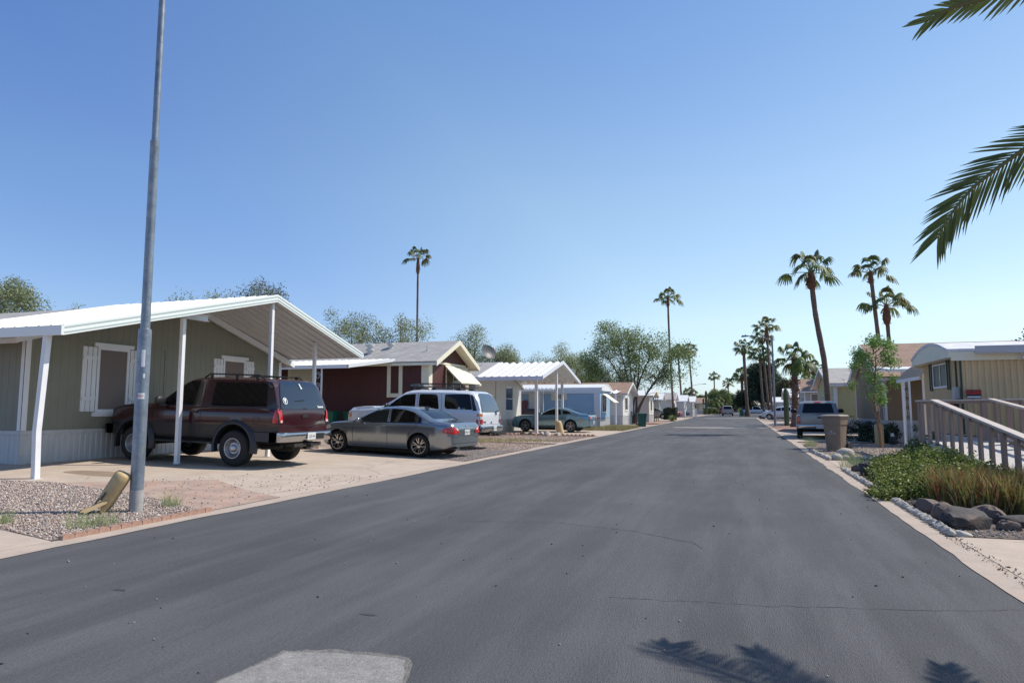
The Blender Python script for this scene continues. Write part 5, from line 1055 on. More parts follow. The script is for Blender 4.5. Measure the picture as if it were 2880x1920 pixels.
    def bumper(s, x, z0, z1, m, end=None, depth=.10, wrap=.45, name="bumper", wid=1.0):
        hw = s.hw*wid; sg = -1 if x < 0 else 1; n = 16; vs = []
        for i in range(n+1):
            t = -1 + 2*i/n; y = hw*math.sin(t*math.pi/2); px = x - sg*(abs(t)**5)*wrap*.3 ; q0 = px - sg*depth
            if i in (0, n): pass
            for a, z in ((px - sg*.012, z1), (px, z1-.02), (px + sg*.0, (z0+z1)/2+.02), (px-sg*.02, z0+.02), (px - sg*.04, z0), (q0, z0), (q0, z1)): vs.append((a, y, z))
        q = MB(); k = 7; q.add(vs, [(i*k+j, i*k+(j+1) % k, (i+1)*k+(j+1) % k, (i+1)*k+j) for i in range(n) for j in range(k)] + [tuple(range(k)), tuple(n*k+j for j in range(k))]); ob = q.build(name, m, s.root, True, 35); 
        xi = x - sg*(wrap*.3)
        for sy in (-1, 1): q = MB(); q.box(*sorted((xi + sg*.0, xi - sg*wrap)), *sorted((sy*(hw-.0), sy*(hw-.05))), z0, z1); q.build("bumper_end", m if not end else end, s.root)
        return ob
    def mirror(s, x, z, m, sz=1):
        for sg in (1, -1):
            q = MB(); q.lathe([(0, 0), (.07*sz, .01), (.095*sz, .05), (.09*sz, .11*sz), (.06*sz, .15*sz), (0, .16*sz)], (x, 0, 0), 12, 'z'); q.v = [((v[0]-x)*.55 + x, sg*(s.hw + .10) + v[1]*1.15, z + v[2]) for v in q.v]; q.bar((x, sg*(s.hw-.06), z+.04), (x, sg*(s.hw+.08), z+.06), .05, .03); q.build("mirror", m, s.root, True, 50)
    def plate(s, x, y, z, txt, cm=None, back=-1, lean=0):
        M_ = face_M((x, y, z), (0, -1, 0)) if back < 0 else face_M((x, y, z), (0, 1, 0)); q = MB(); q.obox((0, 0, 0), (.305, .155, .006)); q.v = [tuple(M_ @ Vector(v)) for v in q.v]; o = q.build("number_plate", platem, s.root); text("plate_lettering", txt, .085, cm or mat("plate_ink", (.05, .05, .09), .5), s.root, M_ @ Matrix.Translation((0, -.008, .004)), .001)
    def place(s, x, y, z, rz, pitch=0): s.root.location = (x, y, z); s.root.rotation_euler = (0, pitch, rz)
def badge(car, body, size, m, y, z, x, thick=.004, sx=1, bold=.0, name="badge"):
    text(name, body, size, m, car.root, face_M((x, y, z), (0, -1, 0)), thick, sx, bold)

maroon = mat("maroon_paint", (.032, .004, .007), .20, coat=.6, var=.05, vscale=2); clad = mat("grey_cladding", (.02, .022, .028), .42, var=.15, vscale=4)
# ---- maroon two-door SUV
sp = dict(w=1.94, wb=2.83, r=.392, arch=.50, adz=.04, gh=(-2.5, 1.15), tumble=.20, cr=.06, clad=.90, lower=clad, inset=-.02,
 top=[(-2.53, 1.18), (-2.50, 1.30), (-2.46, 1.42), (-2.31, 1.82), (-2.24, 1.90), (-2.1, 1.935), (-1.4, 1.96), (-.4, 1.96), (-.06, 1.935), (.08, 1.88), (.78, 1.41), (.92, 1.355), (1.6, 1.32), (2.05, 1.26), (2.2, 1.20), (2.27, 1.08)],
 belt=[(-2.6, 1.27), (1.0, 1.27), (2.3, 1.2)], bot=[(-2.53, .66), (-1.95, .60), (-1.9, .55), (1.9, .55), (2.27, .62)], plan=[(-2.53, .91), (-2.48, .955), (-2.3, .97), (1.9, .965), (2.15, .93), (2.27, .86)])
c = Car("parked_suv", "maroon and black two door SUV parked under the large white carport", "SUV", sp, maroon); suv = c
c.both("side_window", tint, rpoly([(-2.20, 1.31), (-.70, 1.31), (-.72, 1.84), (-2.12, 1.84)], .05)); c.both("side_window", tint, rpoly([(-.38, 1.31), (.74, 1.31), (.16, 1.80), (.03, 1.85), (-.38, 1.85)], .04))
c.both("rear_pillar", mat("black_gloss", (.012, .012, .014), .15, coat=.8), rpoly([(-2.42, 1.29), (-2.205, 1.29), (-2.125, 1.86), (-2.24, 1.86)], .02), eps=.004)
c.decal("windshield", tint, rpoly([(-.74, 1.40), (.74, 1.40), (.64, 1.86), (-.64, 1.86)], .05), 'F')
c.decal("rear_window", mat("tinted_rear_glass", (.006, .010, .022), .10, spec=.8, coat=.5), rpoly([(-.83, 1.27), (.83, 1.27), (.74, 1.60), (.66, 1.84), (.55, 1.895), (-.55, 1.895), (-.66, 1.84), (-.74, 1.60)], .03), 'B', cell=.06, eps=.012)
for sy in (-1, 1): c.decal("tail_light", redl, rpoly([(sy*.80, .97), (sy*.90, .97), (sy*.93, 1.255), (sy*.84, 1.255)], .012), 'B', eps=.012, solid=.012); c.decal("reverse_light", clearl, rpoly([(sy*.82, .98), (sy*.885, .98), (sy*.885, 1.03), (sy*.82, 1.03)], .008), 'B', eps=.03)
c.both("tail_light", redl, rpoly([(-2.52, .97), (-2.40, .97), (-2.42, 1.10), (-2.44, 1.255), (-2.49, 1.255)], .01), eps=.008)
c.flares(.07, .10, clad); c.bumper(-2.72, .56, .76, chromem, end=clad, depth=.20, wrap=.6, wid=1.0); c.bumper(2.42, .60, .82, trimk, depth=.2, wrap=.5)
c.gaps([[(-.46, .66), (-.46, 1.29)], [(.92, .75), (.92, 1.28), (.82, 1.34)], [(-2.30, .93), (-.93, .93)], [(-.46, .93), (.92, .93)], [(-.46, 1.29), (-.44, 1.87)], [(-2.4, 1.285), (1.0, 1.285)]])
c.gaps([[(-.80, .90), (-.80, 1.24)], [(.80, .90), (.80, 1.24)], [(-.80, .90), (.80, .90)]], axes=('B',))
c.gaps([[(-1.98 + .085*math.cos(a), 1.02 + .085*math.sin(a)) for a in np.linspace(0, 6.2832, 17)]], w=.008, axes=('L',), name="fuel_cap")
c.decal("door_handle", trimk, rpoly([(-.38, 1.14), (-.24, 1.14), (-.24, 1.19), (-.38, 1.19)], .01), 'L', solid=.02)
c.decal("tailgate_handle", trimk, rpoly([(-.10, 1.08), (.10, 1.08), (.10, 1.15), (-.10, 1.15)], .01), 'B', solid=.015)
q = MB(); q.obox((-2.455, .12, 1.46), (.03, .34, .02), Matrix.Rotation(-.08, 3, 'X')); q.obox((-2.50, -.02, 1.28), (.04, .14, .03)); q.build("wiper", trimk, c.root)
M0 = face_M((-2.475, .62, 1.43), (0, -1, 0), (-.32, 0, -1)); M0 = face_M((-2.478, .66, 1.45), (0, -1, 0), (.37, 0, 1))
q = MB(); q.v, q.f, q.m = [], [], []; 
for r0_, r1_ in ((.078, .064),): q.lathe([(r1_, 0), (r0_, 0), (r0_, .003), (r1_, .003)], (0, 0, 0), 24)
q.lathe([(.0, .001), (.035, .001)], (0, .012, 0), 10); q.bar((-.035, .05, .002), (0, .0, .002), .022, .003, up=(0, 0, 1)); q.bar((.035, .05, .002), (0, .0, .002), .022, .003, up=(0, 0, 1)); q.bar((0, .0, .002), (0, -.05, .002), .03, .003, up=(0, 0, 1))
q.v = [tuple(M0 @ Vector(v)) for v in q.v]; q.build("round_sticker", whitel, c.root)
text("sticker_lettering", "Sonora", .075, whitel, c.root, face_M((-2.515, -.62, 1.325), (0, -1, 0), (.37, 0, 1)), .002, bold=.003)
q = MB(); q.obox((-2.345, -.02, 1.80), (.006, .035, .10), Matrix.Rotation(.35, 3, 'Y') @ Matrix.Rotation(-.35, 3, 'X')); q.obox((-2.365, -.05, 1.745), (.006, .05, .04), Matrix.Rotation(.35, 3, 'Y')); q.build("white_sticker", whitel, c.root)
badge(c, "CHEVROLET", .075, chromem, -.60, .955, -2.532, .004, bold=.002)
c.plate(-2.735, -.02, .675, "CJ3-64"); q = MB(); q.box(-2.735, -2.722, -.50, -.20, .60, .73); q.build("bumper_pad", trimk, c.root)
q = MB(); q.box(-2.66, -2.25, -.5, .5, .44, .52); q.box(-2.78, -2.60, -.04, .04, .42, .50); q.tube([(-2.4, .6, .45), (-2.1, .5, .42), (-1.8, .5, .4)], .05); q.tube([(-2.35, .05, .40), (-1.9, .05, .38)], .10, 10); q.build("tow_hitch", undm, c.root)
q = MB()
for sy in (-1, 1):
    q.tube([(-1.95, sy*.70, 1.93), (-1.80, sy*.70, 2.01), (-.45, sy*.70, 2.03), (-.30, sy*.70, 1.95)], .018, 6)
    for x in (-1.75, -1.2, -.5): q.box(x-.03, x+.03, sy*.70-.02, sy*.70+.02, 1.93, 2.01)
q.box(-1.72, -1.68, -.7, .7, 2.0, 2.02); q.build("roof_rack", trimk, c.root)
c.mirror(.62, 1.30, trimk, 1.25); c.wheels('dish', tw=.27, rimr=.215, rimm=steelr)
q = MB(); q.box(-.9, .9, .80, .97, .47, .51); q.box(-.9, .9, -.97, -.80, .47, .51); q.build("running_board", trimk, c.root)
c.place(-12.03, 13.38, gz(-12.03, 13)+.03, R(180), R(-1.4))
# ---- grey four-door sedan
greym = mat("grey_sedan_paint", (.27, .30, .32), .24, metal=.75, coat=.8)
sp = dict(w=1.82, wb=2.76, r=.325, arch=.372, adz=.01, gh=(-1.92, 1.02), tumble=.42, cr=.075, inset=.035,
 top=[(-2.40, .80), (-2.37, .93), (-2.30, 1.0), (-1.95, 1.03), (-1.86, 1.04), (-1.72, 1.08), (-1.36, 1.26), (-1.10, 1.365), (-.80, 1.42), (-.45, 1.435), (-.10, 1.41), (.14, 1.365), (.42, 1.245), (.86, 1.035), (1.0, .975), (1.65, .905), (1.98, .82), (2.10, .72), (2.15, .58)],
 belt=[(-2.4, .95), (-1.3, .965), (0, .935), (1.3, .91), (2.2, .8)], bot=[(-2.4, .32), (-2.1, .22), (-1.8, .19), (1.8, .18), (2.15, .26)], plan=[(-2.40, .70), (-2.36, .78), (-2.22, .86), (-1.9, .90), (-1.2, .91), (1.2, .90), (1.7, .87), (1.95, .78), (2.08, .68), (2.15, .56)])
c = Car("sedan", "grey four door sedan parked across the driveway beside the white SUV", "car", sp, greym)
c.both("side_window", lightglass, rpoly([(-.30, .965), (.70, .945), (.36, 1.19), (.08, 1.325), (-.26, 1.36)], (.02, .05, .05, .06, .02))); c.both("side_window", tint, rpoly([(-1.42, .985), (-.40, .965), (-.36, 1.36), (-.75, 1.35), (-1.14, 1.265), (-1.42, 1.10)], (.05, .02, .02, .06, .08, .06)))
c.decal("windshield", lightglass, rpoly([(-.62, 1.02), (.62, 1.02), (.50, 1.36), (-.50, 1.36)], .05), 'F'); c.decal("rear_window", tint, rpoly([(-.62, 1.10), (.62, 1.10), (.49, 1.36), (-.49, 1.36)], .05), 'B', cell=.06)
for sy in (-1, 1): c.decal("tail_light", redl, rpoly([(sy*.46, .72), (sy*.47, .79), (sy*.58, .86), (sy*.74, .89), (sy*.84, .86), (sy*.84, .70), (sy*.70, .68)], .02), 'B', eps=.008, solid=.012); c.decal("reverse_light", clearl, rpoly([(sy*.49, .79), (sy*.60, .79), (sy*.64, .865), (sy*.58, .86)], .015), 'B', eps=.026)
c.both("tail_light", redl, rpoly([(-2.34, .69), (-2.14, .71), (-2.10, .78), (-2.16, .86), (-2.34, .885)], .03), eps=.007)
c.both("headlight", clearl, rpoly([(1.62, .73), (2.0, .66), (2.02, .74), (1.70, .82)], .02)); 
c.gaps([[(-.35, .26), (-.35, .96)], [(.80, .26), (.84, .6), (.82, .93)], [(-1.0, .26), (-1.02, .45)], [(-1.02, .45), (-1.02, .62), (-1.20, .80), (-1.34, .99)], [(-1.0, .26), (.80, .26)], [(-.35, .96), (-.35, 1.36)]], w=.009)
c.gaps([[(-.46, .96), (-.44, .64), (.44, .64), (.46, .96)], [(-.78, .60), (-.46, .60)], [(.46, .60), (.78, .60)], [(-.75, .42), (.75, .42)]], axes=('B',), w=.009)
for xx in (-1.08, -.14): c.decal("door_handle", greym, rpoly([(xx, .795), (xx+.20, .80), (xx+.20, .83), (xx, .825)], .012), 'L', solid=.03); c.decal("door_handle", greym, rpoly([(xx, .795), (xx+.20, .80), (xx+.20, .83), (xx, .825)], .012), 'R', solid=.03)
c.both("turn_signal", amber, rpoly([(1.22, .66), (1.30, .66), (1.30, .68), (1.22, .68)], .005)); c.both("window_trim", trimk, rpoly([(-1.44, .972), (.74, .935), (.74, .955), (-1.44, .992)], .004), eps=.010)
c.plate(-2.414, 0, .73, "AMG 47"); q = MB(); q.lathe([(.0, 0), (.036, 0), (.036, .006), (0, .006)], (-2.392, 0, .90), 20, 'x'); q.build("emblem", mat("emblem_blue_white", (.35, .42, .55), .3), c.root); 
q = MB(); q.tube([(-2.43, .55, .27), (-2.2, .55, .27)], .03, 10); q.tube([(-2.43, .47, .27), (-2.2, .47, .27)], .03, 10); q.build("exhaust", chromem, c.root, True)
q = MB(); q.extr([(-1.15, 0, 1.345), (-1.0, 0, 1.40), (-1.06, 0, 1.44), (-1.15, 0, 1.425)], (0, .03, 0)); q.build("roof_antenna", greym, c.root)
c.mirror(.56, .93, greym, .85); c.wheels('dspoke', tw=.20, rimr=.222, rimm=chromem, spokes=6); c.root.scale = (1, 1, .955); c.place(-9.70, 18.10, gz(-9.75, 18)+.02, R(174), R(-1.5))
# ---- white four-door SUV
whitec = mat("white_car_paint", (.66, .68, .72), .22, coat=.8)
sp = dict(w=2.0, wb=2.95, r=.385, arch=.455, adz=.03, gh=(-2.62, 1.30), tumble=.24, cr=.10, inset=.03,
 top=[(-2.66, .98), (-2.64, 1.20), (-2.60, 1.36), (-2.50, 1.62), (-2.38, 1.80), (-2.2, 1.875), (-1.6, 1.905), (-.4, 1.905), (-.05, 1.88), (.18, 1.81), (.52, 1.60), (.90, 1.38), (1.05, 1.325), (1.7, 1.30), (2.1, 1.25), (2.27, 1.15), (2.33, .92)],
 belt=[(-2.7, 1.25), (-2.2, 1.24), (-1.0, 1.23), (1.2, 1.215), (2.4, 1.15)], bot=[(-2.66, .56), (-2.2, .46), (-1.9, .42), (1.9, .40), (2.33, .48)], plan=[(-2.66, .90), (-2.60, .955), (-2.4, .985), (-2, 1.0), (1.8, .99), (2.15, .93), (2.28, .86), (2.33, .80)])
c = Car("parked_suv", "white four door SUV with a black roof basket, parked behind the grey sedan", "SUV", sp, whitec)
c.both("side_window", tint, rpoly([(-2.34, 1.27), (-1.36, 1.28), (-1.32, 1.75), (-2.20, 1.78)], (.05, .12, .06, .08))); c.both("side_window", tint, rpoly([(-1.16, 1.27), (-.42, 1.27), (-.40, 1.75), (-1.05, 1.755)], (.05, .04, .06, .10))); c.both("side_window", tint, rpoly([(-.28, 1.27), (.76, 1.27), (.46, 1.52), (.16, 1.71), (-.26, 1.75)], (.05, .05, .05, .06, .05)))
c.both("rear_vent", trimk, rpoly([(-2.50, 1.24), (-2.36, 1.24), (-2.22, 1.76), (-2.30, 1.76)], .02), eps=.004)
c.decal("windshield", tint, rpoly([(-.74, 1.27), (.74, 1.27), (.60, 1.80), (-.60, 1.80)], .06), 'F'); c.decal("rear_window", mat("rear_glass_blue", (.05, .07, .10), .12, spec=.8), rpoly([(-.84, 1.22), (.84, 1.22), (.78, 1.45), (.64, 1.75), (.50, 1.81), (-.50, 1.81), (-.64, 1.75), (-.78, 1.45)], .03), 'B', cell=.06, eps=.010)
for sy in (-1, 1):
    c.decal("tail_light", redl, rpoly([(sy*.80, .82), (sy*.93, .82), (sy*.95, .96), (sy*.81, .96)], .02), 'B', solid=.015); c.decal("reverse_light", clearl, rpoly([(sy*.81, .965), (sy*.95, .965), (sy*.955, 1.06), (sy*.82, 1.06)], .01), 'B', solid=.015); c.decal("tail_light", amber, rpoly([(sy*.82, 1.065), (sy*.955, 1.065), (sy*.945, 1.15), (sy*.84, 1.15)], .02), 'B', solid=.015)
c.both("tail_light", redl, rpoly([(-2.63, .82), (-2.50, .82), (-2.50, .96), (-2.63, .96)], .01)); c.both("reverse_light", clearl, rpoly([(-2.63, .965), (-2.50, .965), (-2.50, 1.06), (-2.63, 1.06)], .01)); c.both("tail_light", amber, rpoly([(-2.63, 1.065), (-2.50, 1.065), (-2.52, 1.15), (-2.62, 1.15)], .01))
c.both("headlight", amber, rpoly([(2.10, .93), (2.26, .93), (2.26, 1.07), (2.12, 1.09)], .02)); c.both("headlight", clearl, rpoly([(2.1, .84), (2.27, .84), (2.27, .925), (2.1, .925)], .01))
c.bumper(-2.80, .56, .76, chromem, end=chromem, depth=.16, wrap=.5); c.bumper(2.45, .48, .76, chromem, depth=.2, wrap=.4)
c.gaps([[(-.35, .52), (-.35, 1.78)], [(-1.25, .52), (-1.26, 1.21), (-1.20, 1.78)], [(.92, .52), (.92, 1.22)]], w=.010); c.gaps([[(-.78, .78), (-.78, 1.2)], [(.78, .78), (.78, 1.2)], [(-.78, .80), (.78, .80)], [(-.84, 1.205), (.84, 1.205)]], axes=('B',), w=.010)
for xx in (-1.14, -.24): c.decal("door_handle", whitec, rpoly([(xx, 1.04), (xx+.2, 1.04), (xx+.2, 1.08), (xx, 1.08)], .01), 'L', solid=.03); c.decal("door_handle", whitec, rpoly([(xx, 1.04), (xx+.2, 1.04), (xx+.2, 1.08), (xx, 1.08)], .01), 'R', solid=.03)
c.decal("tailgate_handle", chromem, rpoly([(-.55, 1.12), (-.40, 1.12), (-.42, 1.17), (-.52, 1.17)], .015), 'B', solid=.03); q = MB(); q.obox((-2.66, -.52, 1.22), (.03, .30, .02), Matrix.Rotation(-.2, 3, 'X')); q.build("wiper", trimk, c.root)
badge(c, "TAHOE", .075, mat("badge_dark", (.12, .12, .13), .4), .62, .875, -2.672); badge(c, "LS", .06, mat("badge_dark", (.12, .12, .13), .4), -.72, .90, -2.668); q = MB(); q.obox((-2.672, 0, .86), (.008, .15, .03)); q.obox((-2.674, 0, .86), (.008, .05, .055)); q.build("emblem", chromem, c.root)
c.plate(-2.81, 0, .67, "284 YNK", mat("plate_teal", (.05, .25, .25), .5)); 
c.decal("window_sticker", mat("sticker_pale", (.45, .5, .55), .5), rpoly([(-1.92, 1.27), (-1.84, 1.27), (-1.84, 1.35), (-1.92, 1.35)], .035), 'L', eps=.012); c.decal("window_sticker", mat("sticker_blue", (.05, .25, .6), .5), rpoly([(-2.02, 1.275), (-1.96, 1.275), (-1.96, 1.31), (-2.02, 1.31)], .01), 'L', eps=.012); c.decal("window_sticker", mat("sticker_lime", (.45, .5, .08), .5), rpoly([(-2.09, 1.275), (-2.03, 1.275), (-2.03, 1.31), (-2.09, 1.31)], .01), 'L', eps=.012)
q = MB(); ra = [(-1.95, -.52), (-1.95, .52), (.25, .52), (.25, -.52)]
for zz, e in ((2.0, 0), (2.11, .04)):
    pts = [(x + (e if x > 0 else -e), y + (e if y > 0 else -e), zz) for x, y in ra]; 
    for a, b_ in zip(pts, pts[1:] + pts[:1]): q.tube([a, b_], .014 if e else .011, 6)
for i in range(17):
    x = -1.95 + 2.2*i/16
    for y, e in ((-.52, -.04), (.52, .04)): q.tube([(x, y, 2.0), (x, y+e, 2.11)], .007, 5)
    if i % 2 == 0: q.tube([(x, -.52, 2.0), (x, .52, 2.0)], .008, 5)
for x in (-1.7, -.8, .0): q.box(x-.03, x+.03, -.6, .6, 1.93, 1.975); q.box(x-.08, x+.08, -.62, -.52, 1.90, 1.95); q.box(x-.08, x+.08, .52, .62, 1.90, 1.95)
q.build("roof_basket", trimk, c.root)
q = MB(); q.box(-.3, .2, -.4, .35, 2.012, 2.075); q.build("rack_load", mat("load_grey", (.25, .26, .26), .8, var=.4, vscale=20), c.root)
q = MB(); q.box(-2.75, -2.4, -.35, .35, .44, .52); q.tube([(-2.85, .05, .46), (-2.6, .05, .46)], .04); q.tube([(-2.85, -.25, .46), (-2.6, -.25, .46)], .04); q.build("tow_hitch", undm, c.root)
c.mirror(.68, 1.24, trimk, 1.15); c.wheels('spoke', tw=.25, rimr=.21, spokes=6); c.place(-10.62, 21.55, gz(-10.6, 21.5)+.03, R(180), R(-1.4)); wsuv = c
# ---- blue-grey coupe
bluec = mat("blue_grey_paint", (.17, .31, .40), .24, metal=.65, coat=.8)
sp = dict(w=1.86, wb=2.72, r=.335, arch=.385, adz=.015, gh=(-2.0, .75), tumble=.50, cr=.08, inset=.03,
 top=[(-2.48, .80), (-2.45, .96), (-2.38, 1.01), (-2.1, 1.035), (-1.95, 1.06), (-1.5, 1.20), (-1.15, 1.30), (-.8, 1.37), (-.5, 1.385), (-.18, 1.35), (.12, 1.23), (.56, 1.02), (.7, .98), (1.7, .92), (2.1, .84), (2.2, .76), (2.26, .60)],
 belt=[(-2.5, .98), (-1.3, .99), (0, .955), (1.1, .93), (2.3, .82)], bot=[(-2.48, .34), (-2.1, .24), (1.8, .19), (2.26, .26)], plan=[(-2.48, .80), (-2.42, .86), (-2.2, .90), (-1.4, .93), (-.4, .90), (1.4, .92), (1.9, .89), (2.15, .80), (2.26, .70)])
c = Car("coupe", "blue grey two door coupe parked under the small white carport", "car", sp, bluec)
c.both("side_window", tint, rpoly([(-.80, 1.0), (.40, .965), (.06, 1.18), (-.18, 1.29), (-.70, 1.32)], (.02, .04, .05, .06, .03))); c.both("quarter_window", tint, rpoly([(-1.46, 1.04), (-.92, 1.02), (-.86, 1.23), (-1.14, 1.19)], .03))
c.decal("windshield", lightglass, rpoly([(-.64, 1.0), (.64, 1.0), (.50, 1.32), (-.50, 1.32)], .05), 'F'); c.decal("rear_window", tint, rpoly([(-.58, 1.08), (.58, 1.08), (.48, 1.32), (-.48, 1.32)], .05), 'B', cell=.05)
for sy in (-1, 1): c.decal("tail_light", redl, rpoly([(sy*.46, .76), (sy*.80, .76), (sy*.80, .92), (sy*.46, .92)], .02), 'B', solid=.012)
c.both("side_marker", redl, rpoly([(-2.05, .60), (-1.88, .60), (-1.88, .63), (-2.05, .63)], .005)); c.both("side_stripe", trimk, rpoly([(-.85, .33), (.85, .31), (.85, .36), (-.85, .38)], .005))
q = MB(); q.box(-2.46, -2.30, -.70, .70, 1.09, 1.115); q.box(-2.40, -2.34, -.66, -.60, 1.0, 1.09); q.box(-2.40, -2.34, .60, .66, 1.0, 1.09); q.build("spoiler", bluec, c.root)
c.gaps([[(-.88, .30), (-.88, .95)], [(.80, .28), (.80, .93)], [(-.88, .30), (.8, .28)]], w=.010); c.gaps([[(-.80, .70), (.80, .70)]], axes=('B',), w=.010); c.decal("door_handle", bluec, rpoly([(-.62, .80), (-.44, .80), (-.44, .83), (-.62, .83)], .01), 'L', solid=.02)
c.plate(-2.50, 0, .55, "BPK 219"); q = MB(); q.lathe([(0, 0), (.05, 0), (.05, .01), (0, .01)], (-2.48, 0, .84), 16, 'x'); q.build("emblem", chromem, c.root); c.mirror(.30, .95, bluec, .85); c.wheels('dspoke', tw=.23, rimr=.235, rimm=mat("dark_alloy", (.30, .30, .32), .3, .8), spokes=5); c.place(-10.55, 38.95, gz(-10.5, 39)+.03, R(178), R(-.4))
# ---- pickups
def pickup(label, paint, detail=True, lower=None, H=1.80, cat="pickup truck", tail="tail"):
    sp = dict(w=1.96, wb=3.45, r=.37, arch=.44, adz=.03, gh=(-.80, 1.62), tumble=.26, cr=.08, inset=.03, n=60,
      top=[(-2.78, 1.02), (-2.76, 1.12), (-.80, 1.13), (-.72, 1.14), (-.60, 1.60), (-.52, H-.07), (-.35, H-.01), (.3, H), (.62, H-.04), (.80, H-.12), (1.40, 1.22), (1.6, 1.16), (2.3, 1.08), (2.5, .98), (2.56, .84)],
      belt=[(-2.8, 1.09), (-.8, 1.10), (1.5, 1.12), (2.6, 1.0)], bot=[(-2.78, .55), (-2.3, .45), (2.2, .42), (2.56, .5)], plan=[(-2.78, .93), (-2.72, .965), (-2.4, .98), (2.0, .975), (2.35, .92), (2.56, .82)])
    if lower: sp['lower'] = lower; sp['clad'] = .62
    c = Car("pickup_truck", label, cat, sp, paint)
    c.decal("bed_cover", trimk, rpoly([(-2.68, -.80), (-.86, -.80), (-.86, .80), (-2.68, .80)], .03), 'T', eps=.006); c.decal("rear_window", tint, rpoly([(-.70, 1.19), (.70, 1.19), (.60, H-.12), (-.60, H-.12)], .05), 'B', cell=.08, eps=.012)
    c.both("side_window", tint, rpoly([(-.50, 1.18), (1.18, 1.18), (.76, H-.20), (.60, H-.11), (-.44, H-.10)], .05)); c.decal("windshield", tint, rpoly([(-.70, 1.25), (.70, 1.25), (.58, H-.10), (-.58, H-.10)], .05), 'F')
    for sy in (-1, 1):
        c.decal("tail_light", redl, rpoly([(sy*.80, .72), (sy*.93, .72), (sy*.94, 1.08), (sy*.82, 1.08)], .015), 'B', solid=.012); c.decal("reverse_light", amber, rpoly([(sy*.82, .84), (sy*.92, .84), (sy*.92, .94), (sy*.82, .94)], .01), 'B', eps=.024)
    c.both("headlight", clearl, rpoly([(2.3, .82), (2.5, .82), (2.48, .96), (2.3, .98)], .01))
    c.gaps([[(-.78, .72), (.78, .72)], [(-.78, .72), (-.78, 1.08)], [(.78, .72), (.78, 1.08)]], axes=('B',)); c.gaps([[(-.78, .5), (-.78, 1.1)], [(1.45, .5), (1.45, 1.1)], [(.25, .5), (.25, 1.12)]])
    c.decal("tailgate_handle", trimk, rpoly([(-.09, .96), (.09, .96), (.09, 1.02), (-.09, 1.02)], .01), 'B', solid=.015); c.decal("brake_light", redl, rpoly([(-.14, H-.075), (.14, H-.075), (.14, H-.035), (-.14, H-.035)], .01), 'B', solid=.01)
    c.bumper(-2.92, .50, .68, chromem, depth=.14, wrap=.3); c.bumper(2.66, .48, .72, chromem, depth=.14, wrap=.3); c.mirror(1.15, 1.18, trimk, 1.3); c.wheels('spoke', tw=.24, rimr=.2, spokes=5); c.plate(-2.93, 0, .59, "CB 71839"); return c
silver = mat("silver_pickup_paint", (.28, .265, .24), .3, metal=.3, coat=.6)
c = pickup("silver pickup truck seen from behind, parked on the right behind the brown bin", silver, H=1.76); c.place(3.50, 36.3, -.02, R(86))
c = pickup("beige pickup truck driving away down the middle of the far road", mat("beige_pickup_paint", (.40, .36, .31), .35, coat=.5)); c.place(-2.35, 128.5, 0, R(91))
c = pickup("white pickup truck side on at the far right corner, behind the stout palm", whitec, H=1.85); c.place(2.6, 140, 0, R(-5)); c.root.scale = (.85, 1, .95)
# ---- minivans and small distant cars
def van(name, label, paint, L=4.9, H=1.72, cat="minivan", wb=3.0):
    f = L/4.9; sp = dict(w=1.92, wb=wb*f, r=.33, arch=.38, adz=.02, gh=(-2.3*f, 1.75*f), tumble=.30, cr=.10, inset=.03, n=50,
      top=[(-2.42*f, .9), (-2.38*f, 1.15), (-2.22*f, H-.10), (-2.0*f, H-.02), (-1.0*f, H), (.1*f, H-.02), (.6*f, H-.12), (1.5*f, 1.12), (1.75*f, 1.03), (2.2*f, .90), (2.42*f, .76), (2.46*f, .6)],
      belt=[(-2.5, 1.05), (0, 1.02), (2.5, .9)], bot=[(-2.42*f, .36), (-2.1*f, .25), (2.1*f, .22), (2.46*f, .3)], plan=[(-2.42*f, .84), (-2.3*f, .92), (-2*f, .955), (1.6*f, .95), (2.1*f, .86), (2.35*f, .72), (2.46*f, .6)])
    c = Car(name, label, cat, sp, paint)
    c.both("side_window", tint, rpoly([(.12*f, 1.07), (1.38*f, 1.05), (.62*f, H-.24), (.15*f, H-.16)], .04)); c.both("side_window", tint, rpoly([(-.95*f, 1.08), (.04*f, 1.07), (.06*f, H-.15), (-.92*f, H-.14)], .05)); c.both("side_window", tint, rpoly([(-2.12*f, 1.12), (-1.03*f, 1.08), (-1.0*f, H-.14), (-1.98*f, H-.18)], .05))
    c.decal("windshield", tint, rpoly([(-.72, 1.10), (.72, 1.10), (.56, H-.16), (-.56, H-.16)], .05), 'F'); c.decal("rear_window", tint, rpoly([(-.68, 1.12), (.68, 1.12), (.58, H-.16), (-.58, H-.16)], .05), 'B')
    for sy in (-1, 1): c.decal("tail_light", redl, rpoly([(sy*.72, .8), (sy*.86, .8), (sy*.84, 1.2), (sy*.74, 1.2)], .02), 'B')
    c.both("headlight", clearl, rpoly([(2.0*f, .66), (2.36*f, .62), (2.3*f, .76), (2.02*f, .82)], .02)); c.gaps([[(.08*f, .35), (.08*f, 1.03)], [(-.98*f, .35), (-.98*f, 1.05)], [(1.35*f, .4), (1.4*f, 1.0)]]); c.mirror(1.25*f, 1.02, paint, .9); c.wheels('spoke', tw=.2, rimr=.2, spokes=7); return c
c = van("minivan", "white minivan parked nose out behind the right-hand palms", whitec, H=1.62); c.place(4.85, 91.3, 0, R(172))
c = van("minivan", "grey minivan parked behind the square trimmed hedge", mat("grey_van_paint", (.26, .27, .26), .3, coat=.5, metal=.3), H=1.60); c.place(-11.0, 88.8, 0, R(176)) ; c.root.rotation_euler[2] = R(5)
c = van("minivan", "dark blue van with silver trim beyond the hedge", mat("blue_van_paint", (.035, .06, .12), .3, coat=.5)); c.place(-10.6, 116, 0, R(10))
